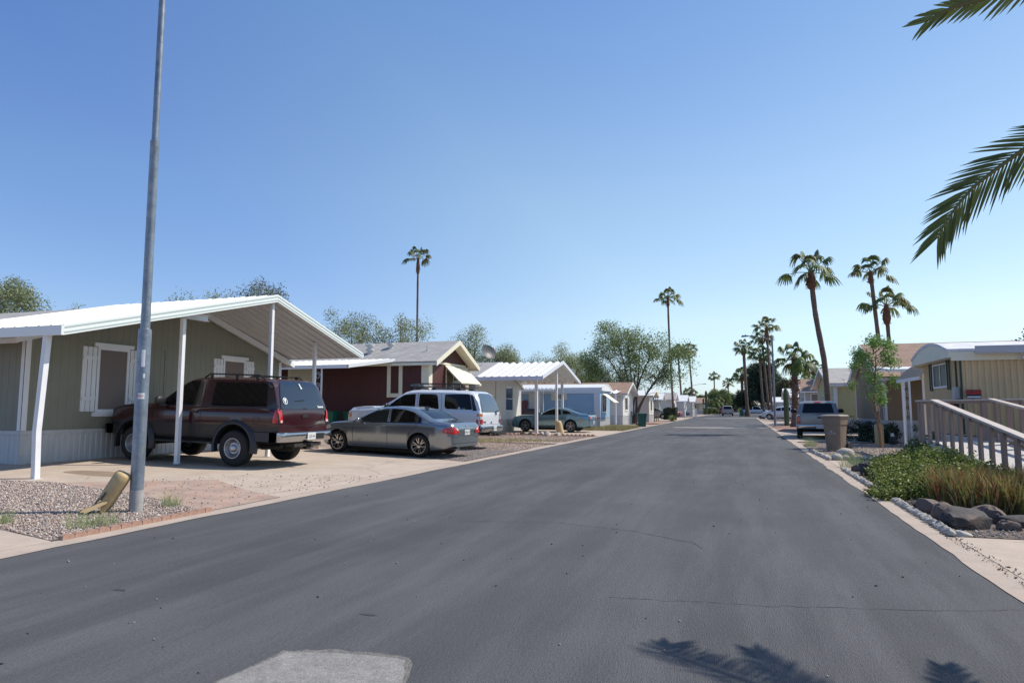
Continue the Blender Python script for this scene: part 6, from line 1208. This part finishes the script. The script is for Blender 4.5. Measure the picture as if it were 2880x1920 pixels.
c = van("car", "dark red car between the hedge and the dark blue van", mat("red_car_paint", (.20, .02, .03), .3, coat=.5), L=4.4, H=1.42, cat="car"); c.place(-10.9, 109, 0, R(-15))
c = van("small_suv", "dark small SUV parked far down the left side by the shrubs", mat("dark_blue_suv_paint", (.06, .065, .09), .3, coat=.5), L=4.3, H=1.7, cat="SUV"); c.place(-7.2, 181, 0, R(10))
c = van("car", "red and grey car driving ahead of the beige pickup truck", mat("red_car_paint", (.20, .02, .03), .3, coat=.5), L=4.4, H=1.55, cat="car"); c.place(-4.0, 165, 0, R(90))
# ================================================================== STREET FURNITURE AND SMALL THINGS
galv = mat("galvanised_steel", (.22, .255, .30), rough=.42, metal=.55, var=.28, vscale=7, stretch=(1, 1, .8), col2=(.36, .37, .38), fac2=(.5, .75), s2=9)
sp_ = thing("steel_pole", "tall galvanised steel pole standing in the gravel bed", "pole", (-7.65, 7.16, 0))
q = MB(); q.lathe([(.083, 0), (.083, 2.42), (.080, 2.46), (.060, 2.475)], (-7.65, 7.16, 0), 24); q.build("lower_tube", galv, sp_, True, 30)
q = MB(); q.lathe([(.060, 2.44), (.058, 5.05), (.060, 5.06), (.060, 5.10), (.045, 5.11), (.042, 9.2), (0, 9.2)], (-7.65, 7.16, 0), 24); q.build("upper_tube", galv, sp_, True, 30)
q = MB(); q.lathe([(.0845, 0), (.0845, .30), (.0835, .32)], (-7.65, 7.16, .0), 24); q.build("base_sleeve", mat("pole_base_grey", (.34, .33, .32), .8, var=.2, vscale=10), sp_, True, 30)
def tape(a0, a1, z0, z1, m_):
    q = MB(); k = 8; r = .0850; vs = [(-7.65 + r*math.cos(a), 7.16 + r*math.sin(a), z) for z in (z0, z1) for a in np.linspace(a0, a1, k+1)]; q.add(vs, [(i, i+1, k+2+i, k+1+i) for i in range(k)]); q.build("sticker", m_, sp_)
stk = mat("white_sticker", (.75, .75, .74), .6, var=.2, vscale=60); red_s = mat("red_sticker", (.50, .10, .08), .6, var=.5, vscale=80)
tape(R(-62), R(-30), 1.95, 2.18, stk); tape(R(-40), R(-25), 1.80, 1.86, stk); tape(R(-75), R(-20), 1.52, 1.60, stk); tape(R(-80), R(-25), 1.545, 1.575, red_s)
yb = mat("bollard_yellow", (.50, .36, .18), .65, var=.12, vscale=6, col2=(.32, .25, .13), fac2=(.55, .75), s2=5)
def leaning_bollard():
    root = thing("broken_bollard", "broken yellow plastic bollard sleeve leaning against the steel pole", "bollard", (-7.95, 7.0, .05))
    A = Vector((-7.98, 6.93, .10)); B = Vector((-7.75, 7.05, .55)); d = (B-A).normalized(); u = d.cross(Vector((0, 0, 1))).normalized(); v = u.cross(d); r = .105; n = 28; vs = []; L = (B-A).length
    prof = [(0, 1), (.2, 1), (.5, 1), (.8, 1), (.93, .97), (.985, .82), (1.0, .55), (1.01, .02)]
    for t, f in prof:
        for j in range(n):
            a = 2*math.pi*j/n; jag = (.05*math.sin(a*3) + .06*abs(math.sin(a*1.5+1)))*1.2 if t == 0 else 0; vs.append(A + d*(L*t + jag) + (u*math.cos(a) + v*math.sin(a))*r*f)
    q = MB(); q.add(vs, [(i*n+j, i*n+(j+1) % n, (i+1)*n+(j+1) % n, (i+1)*n+j) for i in range(len(prof)-1) for j in range(n)]); q.build("sleeve", yb, root, True, 50)
    q = MB(); A2 = Vector((-8.05, 6.72, .045)); B2 = Vector((-7.90, 6.92, .16)); d = (B2-A2).normalized(); u = d.cross(Vector((0, 0, 1))).normalized(); v = u.cross(d); vs = []
    for t in (0, .5, 1):
        for j in range(9): a = math.pi*(.05 + .9*j/8); vs.append(A2 + (B2-A2)*t + (u*math.cos(a)*1.0 + v*math.sin(a)*.55)*.10 + d*(.03*math.sin(j*2)))
    q.add(vs, [(i*9+j, i*9+j+1, (i+1)*9+j+1, (i+1)*9+j) for i in range(2) for j in range(8)]); q.build("broken_flap", yb, root, True, 50)
    q = MB(); 
    for k, (a, z, w_) in enumerate(((.1, .40, .05), (.25, .36, .07), (-.05, .30, .04), (.2, .27, .06))):
        c = A + (B-A)*(z) + Vector((.02 + a*.05, -.115, .02)); q.obox(c, (w_, .004, .018), Matrix.Rotation(-.9, 3, 'Y'))
    q.build("scuff", mat("scuff_dark", (.06, .06, .055), .8), root)
leaning_bollard()
q = MB(); q.extr([(-12.3, 7.55, .11), (-11.9, 7.62, .11), (-11.92, 7.70, .20), (-12.3, 7.66, .22)], (0, .12, .01)); tag(q.build("stone_block", mat("pale_block", (.5, .42, .3), .9, var=.2, vscale=9), at=(-12.1, 7.65, .12)), "pale flat block lying on the gravel at the left edge", "block")
def bollard(label, x, y, h, r, lean=(0, 0), group=None):
    root = thing("bollard", label, "bollard", (x, y, gz(x, y)), group); z = gz(x, y); q = MB(); n = 24; prof = [(0, 1.02), (.05, 1), (.85, 1), (.95, .93), (1, .7), (1.01, .02)]
    vs = [(x + lean[0]*t + r*f*math.cos(6.2832*j/n), y + lean[1]*t + r*f*math.sin(6.2832*j/n), z + h*t) for t, f in prof for j in range(n)]
    q.add(vs, [(i*n+j, i*n+(j+1) % n, (i+1)*n+(j+1) % n, (i+1)*n+j) for i in range(len(prof)-1) for j in range(n)]); q.build("sleeve", yb, root, True, 50)
bollard("squat yellow bollard at the foot of the small white carport's centre post", -9.15, 35.6, .72, .19, (-.18, 0))
bollard("yellow bollard behind the young feathery tree", 4.95, 29.3, .80, .16)
# scalloped brick edging
eb = mat("edging_brick", (.36, .22, .165), .9, var=.2, vscale=9, bump=.6, bscale=60)
A = Vector((-6.86, 5.48, 0)); B = Vector((-6.86, 7.66, 0)); n = 15; proto = None
for i in range(n):
    p = A.lerp(B, (i+.5)/n); w_ = (B-A).length/n*.94
    if proto is None:
        q = MB(); h_ = .055; pts = [(p.x-.03, p.y-w_/2, 0), (p.x-.03, p.y+w_/2, 0)] + [(p.x-.03, p.y + math.cos(a)*w_/2, .025 + math.sin(a)*h_*.62) for a in np.linspace(.0, math.pi, 9)]
        q.extr(pts, (.06, 0, 0)); proto = q.build("edging_brick", eb, at=(p.x, p.y, 0)); proto.location.z = .012; tag(proto, "scalloped terracotta edging brick along the near gravel bed", "edging brick", "scalloped edging bricks of the near gravel bed")
    else: o = dup(proto, (p.x, p.y, .012)); o.rotation_euler = (random.uniform(-.05, .05), 0, random.uniform(-.06, .06))
def edging_row(A, B, n, label, group, col):
    A, B = Vector(A), Vector(B); pr_ = None
    for i in range(n):
        p = A.lerp(B, (i+.5)/n)
        if pr_ is None:
            w_ = (B-A).length/n*.8; d = (B-A).normalized(); q = MB(); q.lathe([(w_*.55, -.03), (w_*.55, .05), (w_*.35, .085), (0, .09)], p + Vector((0, 0, gz(p.x, p.y))), 8); pr_ = q.build("edging_brick", col, at=(p.x, p.y, gz(p.x, p.y))); tag(pr_, label, "edging brick", group)
        else: dup(pr_, (p.x, p.y, gz(p.x, p.y)))
edging_row((-7.0, 34.1, 0), (-12.6, 33.9, 0), 26, "small terracotta edging brick in front of the small white carport", "terracotta edging in front of the small white carport", eb)
# rocks
def rock(name, label, x, y, sx, sy, sz, m_, seed, group=None, z0=0, rough=.10, sub=4, cat="rock", rz=0):
    bm = bmesh.new(); bmesh.ops.create_icosphere(bm, subdivisions=sub, radius=1); g = random.Random(seed); off = Vector((g.uniform(0, 50),)*3)
    from mathutils import noise
    for v in bm.verts:
        d = v.co.normalized(); k = 1 + rough*1.6*noise.noise(d*1.3 + off) + rough*.6*noise.noise(d*3.1 + off) + rough*.5*noise.noise(d*8 + off) + rough*.3*noise.noise(d*19 + off); k -= rough*.9*abs(noise.noise(d*2.2 - off)); v.co = Vector((d.x*k*sx, d.y*k*sy, d.z*k*sz)); v.co.rotate(Matrix.Rotation(rz, 3, 'Z'))
        if v.co.z < -sz*.45: v.co.z = -sz*.45
    if rough > .09:
        for _ in range(13):
            nn = Vector((g.gauss(0, 1), g.gauss(0, 1), g.gauss(0, .8) + .25)).normalized(); dd = g.uniform(.66, .88)
            for v in bm.verts:
                q_ = Vector((v.co.x/sx, v.co.y/sy, v.co.z/sz)); e_ = q_.dot(nn) - dd
                if e_ > 0: q_ -= nn*e_*.9; v.co = Vector((q_.x*sx, q_.y*sy, q_.z*sz))
    me = bpy.data.meshes.new(name); bm.to_mesh(me); bm.free(); me.materials.append(m_); me.polygons.foreach_set("use_smooth", [True]*len(me.polygons)); me.set_sharp_from_angle(angle=R(18))
    o = link(bpy.data.objects.new(name, me)); o.location = (x, y, z0 + sz*.40); return tag(o, label, cat, group)
basalt = mat("dark_boulder", (.055, .05, .05), .8, var=.3, vscale=4, bump=1, bscale=18, col2=(.22, .14, .10), fac2=(.52, .7), s2=2.2)
brownr = mat("brown_boulder", (.15, .11, .09), .85, var=.3, vscale=4, bump=1, bscale=18, col2=(.09, .08, .075), fac2=(.48, .66), s2=3)
lava = mat("lava_rock", (.04, .038, .04), .8, var=.4, vscale=10, bump=1, bscale=30)
whiter = mat("white_stone", (.42, .385, .34), .85, var=.15, vscale=8, bump=.6, bscale=30)
rock("boulder", "large dark rounded boulder behind the white stone edging", 2.43, 9.42, .29, .24, .185, basalt, 3, rough=.15)
RG = "brown boulders around the large dark boulder"
for lb, a in (("round reddish boulder right of the large dark boulder", (2.86, 9.38, .14, .11, .09, brownr, 4)), ("jagged grey brown boulder left of the large dark boulder, nearest the shrub", (2.34, 10.6, .17, .22, .17, brownr, 5)), ("brown boulder between the jagged one and the large dark one", (2.38, 10.05, .16, .18, .15, brownr, 6)), ("shaded boulder behind the large dark one at the foot of the aloe", (2.85, 10.0, .22, .2, .17, brownr, 7)), ("flat grey boulder right of the aloe", (3.1, 9.75, .22, .2, .12, basalt, 8)), ("dark boulder at the right edge of the picture", (3.4, 9.6, .26, .22, .15, basalt, 9)), ("low flat stone at the kerb beside the shrub", (2.30, 11.2, .12, .2, .08, brownr, 10))):
    x, y, sx, sy, sz, m_, sd_ = a; rock("boulder", lb, x, y, sx, sy, sz, m_, sd_, RG, rough=.16)
LG = "black lava rocks beside the shrub"
for lb, a in (("black lava rock at the kerb, upright one", (2.42, 15.95, .15, .2, .22, 11)), ("black lava rock behind the upright one", (2.62, 16.5, .25, .22, .20, 12)), ("reddish brown lava rock, left end of the heap", (2.42, 17.0, .18, .2, .13, 13)), ("small black lava rock half under the shrub", (2.48, 15.0, .14, .3, .13, 14))):
    x, y, sx, sy, sz, sd_ = a; rock("lava_rock", lb, x, y, sx, sy, sz, brownr if sd_ == 13 else lava, sd_, LG, rough=.30)
rock("white_stone", "large smooth white stone in front of the brown wheeled bin", 2.78, 21.7, .25, .2, .19, whiter, 20, rough=.05)
WG = "white stones edging the right-hand path"
for i, (x, y, r) in enumerate(((2.40, 20.45, .16), (2.62, 20.5, .12), (2.82, 20.62, .09), (2.97, 20.68, .08), (3.12, 20.74, .08), (3.27, 20.82, .085), (3.42, 20.95, .10), (3.62, 21.0, .14), (3.85, 21.05, .14), (4.08, 21.08, .14), (4.31, 21.1, .13), (4.52, 21.1, .12))): rock("white_stone", "white rounded stone of the row edging the path by the brown bin", x, y, r, r, r*.85, whiter, 30+i, WG, rough=.06, sub=3)
for i in range(9): t = i/8; rock("white_stone", "rough white stone of the short kerb row beside the brown bin", 2.08 + .12*t, 23.9 - 3.5*t, .10, .17, .09, whiter, 50+i, "rough white stones along the kerb by the brown bin", rough=.2, sub=3)
def rope_edge(y0, y1, label, gr):
    n = int(abs(y1-y0)/.115); pr_ = None
    for i in range(n):
        y = y0 + (y1-y0)*(i+.5)/n
        if pr_ is None: pr_ = rock("edging_stone", label, 2.14, y, .055, .068, .052, whiter, 90, gr, z0=.015, rough=.12, sub=2, cat="edging stone")
        else: o = dup(pr_, (2.14 + random.uniform(-.008, .008), y, .015 + .052*.4)); o.rotation_euler = (random.uniform(-.3, .3), random.uniform(-.3, .3), random.uniform(0, 3))
rope_edge(8.72, 11.7, "scalloped white edging stone in front of the large dark boulder", "white edging stones by the large boulder")
rope_edge(13.4, 17.25, "scalloped white edging stone in front of the lava rocks", "white edging stones by the lava rocks")
rock("white_stone", "flat pale stone at the near end of the white edging", 2.24, 8.80, .13, .08, .05, whiter, 95, rough=.1, sub=3)
for i, (x, y, r) in enumerate(((-8.7, 33.2, .18), (-9.2, 33.1, .22), (-9.6, 33.5, .17), (-10.3, 33.8, .15), (-10.8, 34.0, .14))): rock("stone", ("small pale rock right of the yellow bollard by the small white carport", "large pale rock at the foot of the yellow bollard", "grey rock left of the large pale one by the carport", "small pinkish rock beside the carport's near post", "low brown rock left of the carport's near post")[i], x, y, r, r, r*.7, whiter if i < 3 else brownr, 60+i, "rocks at the foot of the small white carport", z0=.04, rough=.2, sub=3)
rock("rock", "rounded brown rock in front of the white minivan", 2.6, 97.5, .5, .5, .45, brownr, 71); 
q = MB(); q.box(-12.9, -12.35, 17.9, 18.2, .12, .27); tag(q.build("stone_block", mat("block_brown", (.22, .16, .13), .9, var=.2, vscale=6), at=(-12.6, 18.05, .12)), "low brown block beside the carport's rear post, in front of the grey sedan", "block")

# ---- wheeled bins
def bin_(label, x, y, h, w, d, m_, lidm, rz=0, group=None, z0=None, logo=None):
    z0 = gz(x, y) if z0 is None else z0; root = thing("wheeled_bin", label, "wheeled bin", (0, 0, 0), group)
    b = MB(); k = 8
    def ring(z, sw, sd_, r=.06):
        pts = []
        for cx, cy, a0 in ((sw/2-r, sd_/2-r, 0), (-sw/2+r, sd_/2-r, 90), (-sw/2+r, -sd_/2+r, 180), (sw/2-r, -sd_/2+r, 270)):
            for j in range(4): a = R(a0 + 30*j); pts.append((cx + r*math.cos(a), cy + r*math.sin(a), z))
        return pts
    rings = [ring(.03, w*.74, d*.70), ring(h*.55, w*.84, d*.85), ring(h*.72, w*.88, d*.90), ring(h*.725, w*.94, d*.95), ring(h*.80, w*.95, d*.96), ring(h*.90, w*.97, d*.98), ring(h*.905, w*1.03, d*1.03), ring(h*.94, w*1.03, d*1.03)]
    vs = [p for r_ in rings for p in r_]; n = 16; b.add(vs, [(i*n+j, i*n+(j+1) % n, (i+1)*n+(j+1) % n, (i+1)*n+j) for i in range(len(rings)-1) for j in range(n)] + [tuple(range(n))[::-1], tuple(len(vs)-n+j for j in range(n))]); b.build("body", m_, root, True, 30)
    b = MB(); rings = [ring(h*.942, w*1.07, d*1.10), ring(h*.965, w*1.08, d*1.11), ring(h*.99, w*.95, d*1.0), ring(h, w*.6, d*.6)]; vs = [p for r_ in rings for p in r_]; b.add(vs, [(i*n+j, i*n+(j+1) % n, (i+1)*n+(j+1) % n, (i+1)*n+j) for i in range(3) for j in range(n)] + [tuple(range(n))[::-1], tuple(len(vs)-n+j for j in range(n))]); b.box(-w*.35, w*.35, d*.54, d*.62, h*.93, h*.965); b.build("lid", lidm, root, True, 30)
    blk = mat("wheel_black", (.018, .018, .018), .7)
    for s in (-1, 1):
        b = MB(); b.lathe([(.02, -.035), (.13, -.035), (.14, -.02), (.14, .02), (.13, .035), (.02, .035)], (s*w*.46, d*.47, .14), 20, 'x'); b.build("wheel", blk, root, True, 30)
    if logo: logo(root, w, d, h)
    root.location = (x, y, z0); root.rotation_euler = (0, 0, rz); return root
brownp = mat("bin_brown", (.24, .185, .135), .55, var=.08, vscale=5); greenp = mat("bin_green", (.012, .12, .075), .45, var=.08, vscale=5); brownlid = mat("bin_brown_lid", (.30, .25, .205), .5, var=.06, vscale=5)
whitel = mat("white_lettering", (.72, .74, .74), .5)
def logo_b(root, w, d, h):
    M_ = face_M((0.02, -d*.43-.012, h*.50), (1, 0, 0), (0, .10, 1)); text("lettering", "RECYCLE WITH US", .030, whitel, root, M_, .001); M2 = face_M((0.02, -d*.435-.012, h*.465), (1, 0, 0), (0, .10, 1)); text("lettering", "KEEP LID CLOSED", .030, whitel, root, M2, .001)
    q = MB(); q.obox((0.0, -d*.44-.014, h*.54), (.05, .004, .03)); q.build("emblem", whitel, root)
bb = bin_("tall brown wheeled bin standing at the right kerb behind the white stones", 2.88, 24.6, 1.17, .62, .62, brownp, brownlid, R(-32), "wheeled bins", z0=.02, logo=logo_b)
def logo_w(root, w, d, h):
    text("lettering", "WM", .17, whitel, root, face_M((.0, -d*.46-.014, h*.62), (1, 0, 0), (0, .09, 1)), .002, bold=.004)
bin_("green wheeled bin with white letters in front of the dark red wall", -15.95, 24.2, 1.08, .62, .62, greenp, greenp, R(4), "wheeled bins", logo=logo_w)
bin_("green wheeled bin partly hidden behind the lettered one at the dark red wall", -15.1, 24.6, 1.05, .62, .6, greenp, greenp, R(-8), "wheeled bins")
bin_("dark green wheeled bin at the kerb in front of the desert tree", -7.1, 51.9, 1.02, .68, .66, mat("bin_teal", (.012, .085, .065), .5), mat("bin_teal", (.012, .085, .065), .5), R(20), "wheeled bins")
bin_("small green wheeled bin far off at the corner by the stout palm", .0, 120.5, 1.1, .7, .6, greenp, greenp, 0, "wheeled bins")

# ---- street lamps
def lamp(label, x, y, h, arm, group="street lamps with curved arms", sc=1.0, m_=None):
    m_ = m_ or mat("lamp_grey", (.24, .26, .29), .5, .4); root = thing("street_lamp", label, "street lamp", (x, y, 0), group)
    q = MB(); q.tube([(x, y, 0), (x, y, h)], [.095*sc, .06*sc], 12); q.build("pole", m_, root, True)
    q = MB(); q.tube([(x, y, h-.35), (x + arm*.25, y, h-.15), (x + arm*.6, y, h+.02), (x + arm*.8, y, h+.05)], .028*sc, 8); q.build("arm", m_, root, True)
    q = MB(); s = 1 if arm > 0 else -1; q.add([(x+arm*.78, y-.06, h+.0), (x+arm*.78, y+.06, h+.0), (x+arm*1.03, y+.11, h-.03), (x+arm*1.03, y-.11, h-.03), (x+arm*.78, y-.05, h+.09), (x+arm*.78, y+.05, h+.09), (x+arm*1.0, y+.08, h+.12), (x+arm*1.0, y-.08, h+.12)], [(0, 1, 2, 3), (7, 6, 5, 4), (0, 4, 5, 1), (1, 5, 6, 2), (2, 6, 7, 3), (3, 7, 4, 0)]); q.box(min(x+arm*.86, x+arm*.9), max(x+arm*.86, x+arm*.9), y-.02, y+.02, h+.11, h+.17); q.build("lamp_head", m_, root)
lamp("grey street lamp beside the thick shaggy palm", 2.42, 56.2, 6.95, -2.2)
lamp("distant street lamp on the left with its arm over the road", -10.3, 155.6, 6.6, 3.1, sc=1.2)
lamp("distant street lamp with its head beside the stout palm trunk", 2.0, 175, 7.4, -2.9, sc=1.2)
# ---- gate, posts and fence at the left lot
fg = thing("chain_link_fence", "chain link fence with gate posts behind the agave", "fence", (-7.5, 99, 0)); gm = mat("fence_grey", (.35, .36, .38), .5, .4)
q = MB()
for z in (.1, 1.25): q.tube([(-10.5, 99.2, z), (-6.1, 99.2, z)], .025, 6)
x = -10.5
while x < -6.1: q.bar((x, 99.2, .05), (x, 99.2, 1.25), .012, .012); x += .12
q.build("wire_mesh", gm, fg)
for x in (-10.5, -9.0, -7.6): q = MB(); q.tube([(x, 99.2, 0), (x, 99.2, 1.35)], .04, 8); q.build("post", gm, fg)
gp = thing("gate_post", "pair of white gate posts at the left kerb far down the road", "gate", (-5.95, 99.3, 0))
for x, y in ((-6.15, 99.3), (-5.85, 97.5)): q = MB(); q.box(x-.06, x+.06, y-.06, y+.06, 0, 1.3); q.build("post", whitep, gp)
q = MB(); q.box(-6.1, -5.9, 97.56, 99.24, .5, .56); q.box(-6.1, -5.9, 97.56, 99.24, 1.1, 1.16); q.build("rail", whitep, gp)
ys_ = thing("yellow_sign", "small yellow sign on a white post at the side street corner", "sign", (-.35, 123.9, 0))
q = MB(); q.box(-.41, -.29, 123.85, 123.95, 0, .75); q.build("post", whitep, ys_)
q = MB(); q.box(-.62, -.08, 123.8, 123.84, .75, 1.2); q.build("sign_board", mat("sign_yellow", (.6, .42, .06), .5), ys_)
# ---- wooden ramp
rw = mat("ramp_wood", (.31, .215, .175), .75, var=.16, vscale=3, stretch=(6, 6, .6), bump=.4, bscale=30)
rwt = mat("ramp_rail_paint", (.50, .43, .38), .7, var=.12, vscale=4)
rc = mat("ramp_floor", (.48, .45, .42), .9, var=.08, vscale=3); rwall = mat("ramp_wall_render", (.50, .50, .49), .9, var=.10, vscale=2)
ramp = thing("wheelchair_ramp", "wooden railed ramp rising to the beige trailer home", "ramp", (4.6, 13, 0))
fz = lambda y: .66 if y >= 16.95 else max(.05, .66 - (16.95-y)*.078)
rz_ = lambda y: 1.545 if y >= 16.95 else 1.545 - (16.95-y)*.122
X0 = 3.95
q = MB(); ys2 = [8.2, 16.95, 18.25]
for a, b2 in zip(ys2, ys2[1:]): q.add([(X0+.02, a, fz(a)), (7.4 if a > 16 else 5.25, a, fz(a)), (7.4 if a > 16 else 5.25, b2, fz(b2)), (X0+.02, b2, fz(b2))], [(0, 1, 2, 3)])
q.build("floor", rc, ramp)
q = MB()
for a, b2 in zip(ys2, ys2[1:]): q.extr([(X0+.0, a, -.05), (X0, b2, -.05), (X0, b2, fz(b2)+.012), (X0, a, fz(a)+.012)], (.10, 0, 0))
q.box(X0+.10, 7.4, 18.22, 18.30, -.05, .672); q.build("side_wall", rwall, ramp)
y = 18.15; ysb = []
while y > 8.3: ysb.append(y); y -= .56 if y < 17.9 else .28
for i, y in enumerate(ysb):
    q = MB(); q.obox((X0-.025, y, (fz(y)-.05 + rz_(y))/2), (.045, .145, rz_(y) - fz(y) + .03)); q.build("baluster", rw, ramp)
def rail(a, b2, w_, h_, nm="handrail"):
    q = MB(); q.bar(a, b2, w_, h_); q.build(nm, rwt if nm == "handrail" else rw, ramp)
rail((X0, 18.3, 1.565), (X0, 16.93, 1.565), .14, .04); rail((X0, 16.93, 1.565), (X0, 8.2, rz_(8.2)+.02), .14, .04)
rail((X0+.005, 16.93, 1.505), (X0+.005, 8.2, rz_(8.2)-.04), .035, .085, "rail_board")
rail((X0, 18.28, 1.565), (6.0, 18.28, 1.60), .12, .035); rail((X0+.03, 18.27, 1.52), (6.0, 18.27, 1.555), .03, .06, "rail_board")
for x in (4.3, 5.24, 6.0): q = MB(); q.box(x-.05, x+.05, 18.2, 18.27, .6, 1.53); q.build("baluster", rw, ramp)
XI = 5.27
rail((XI-.0, 17.9, 1.60), (XI+.0, 8.4, .62), .12, .04)
y = 17.6
while y > 9: q = MB(); z1 = 1.60 - (17.9-y)*.1032; q.obox((XI+.02, y, (fz(y) + z1)/2), (.045, .13, z1-fz(y))); q.build("baluster", rw, ramp); y -= .75
rail((XI, 16.9, fz(16.9)+.12), (XI, 8.4, fz(8.4)+.12), .06, .08)
rail((6.0, 18.28, 1.60), (7.4, 18.28, 1.66), .12, .035)
# signs on the trailer home
def warn(label, M_, w_, h_, lines):
    root = thing("window_sign", label, "sign", M_.translation); q = MB(); q.obox((0, 0, 0), (w_, h_, .006)); 
    def tr(mb, nm, m_):
        mb.v = [tuple(M_ @ Vector(v)) for v in mb.v]; return mb.build(nm, m_, root)
    tr(q, "sign_board", mat("sign_black", (.012, .012, .014), .4))
    q = MB(); q.obox((0, -h_*.36, .005), (w_*.92, h_*.17, .004)); tr(q, "blank_strip", mat("sign_white", (.65, .66, .70), .5))
    for i, s in enumerate(lines): text("lettering", s, h_*.30, mat("sign_red", (.55, .012, .012), .5), root, M_ @ Matrix.Translation((0, h_*(.32 - .27*i), .0045)), .001, sx=1.25, bold=.003)
warn("black and red sign with white strip high on the ribbed beige wall", face_M((5.19, 18.69, 1.73), (1, 0, 0)), .30, .20, ["NO TRES-", "PASSING"])
warn("black and red sign hanging below the ramp rail", face_M((4.60, 18.40, 1.45), (1, 0, 0)), .36, .24, ["FOR", "SALE"])
# small things by the tan home
q = thing("garden_tool", "long handled tool leaning by the yellow wall behind the silver pickup", "tool", (4.6, 36, 0)); m2 = MB(); m2.tube([(4.62, 36, 0), (4.38, 36, 1.2)], .02, 6); m2.tube([(4.1, 36, 1.02), (5.05, 36, 1.0)], .02, 6); m2.build("handle", mat("tool_dark", (.05, .05, .06), .5), q)
pn = thing("garden_figure", "small dark and white garden figure by the tan home's skirting", "garden figure", (5.45, 29.6, 0)); m2 = MB(); m2.lathe([(.10, 0), (.13, .1), (.12, .22), (.07, .32), (0, .33)], (5.45, 29.6, .0), 14); m2.build("body", mat("figure_dark", (.03, .03, .035), .6), pn, True); m2 = MB(); m2.lathe([(0, .29), (.06, .32), (.07, .38), (.04, .44), (0, .45)], (5.45, 29.6, 0), 12); m2.build("head", whitep, pn, True)
ht = MB(); ht.tube([(-9.05, 60.4, 0), (-9.1, 60.2, 1.1)], .06, 8); tag(ht.build("wood_post", woodm, at=(-9.05, 60.4, 0)), "short wooden post at the base of the desert tree", "post")
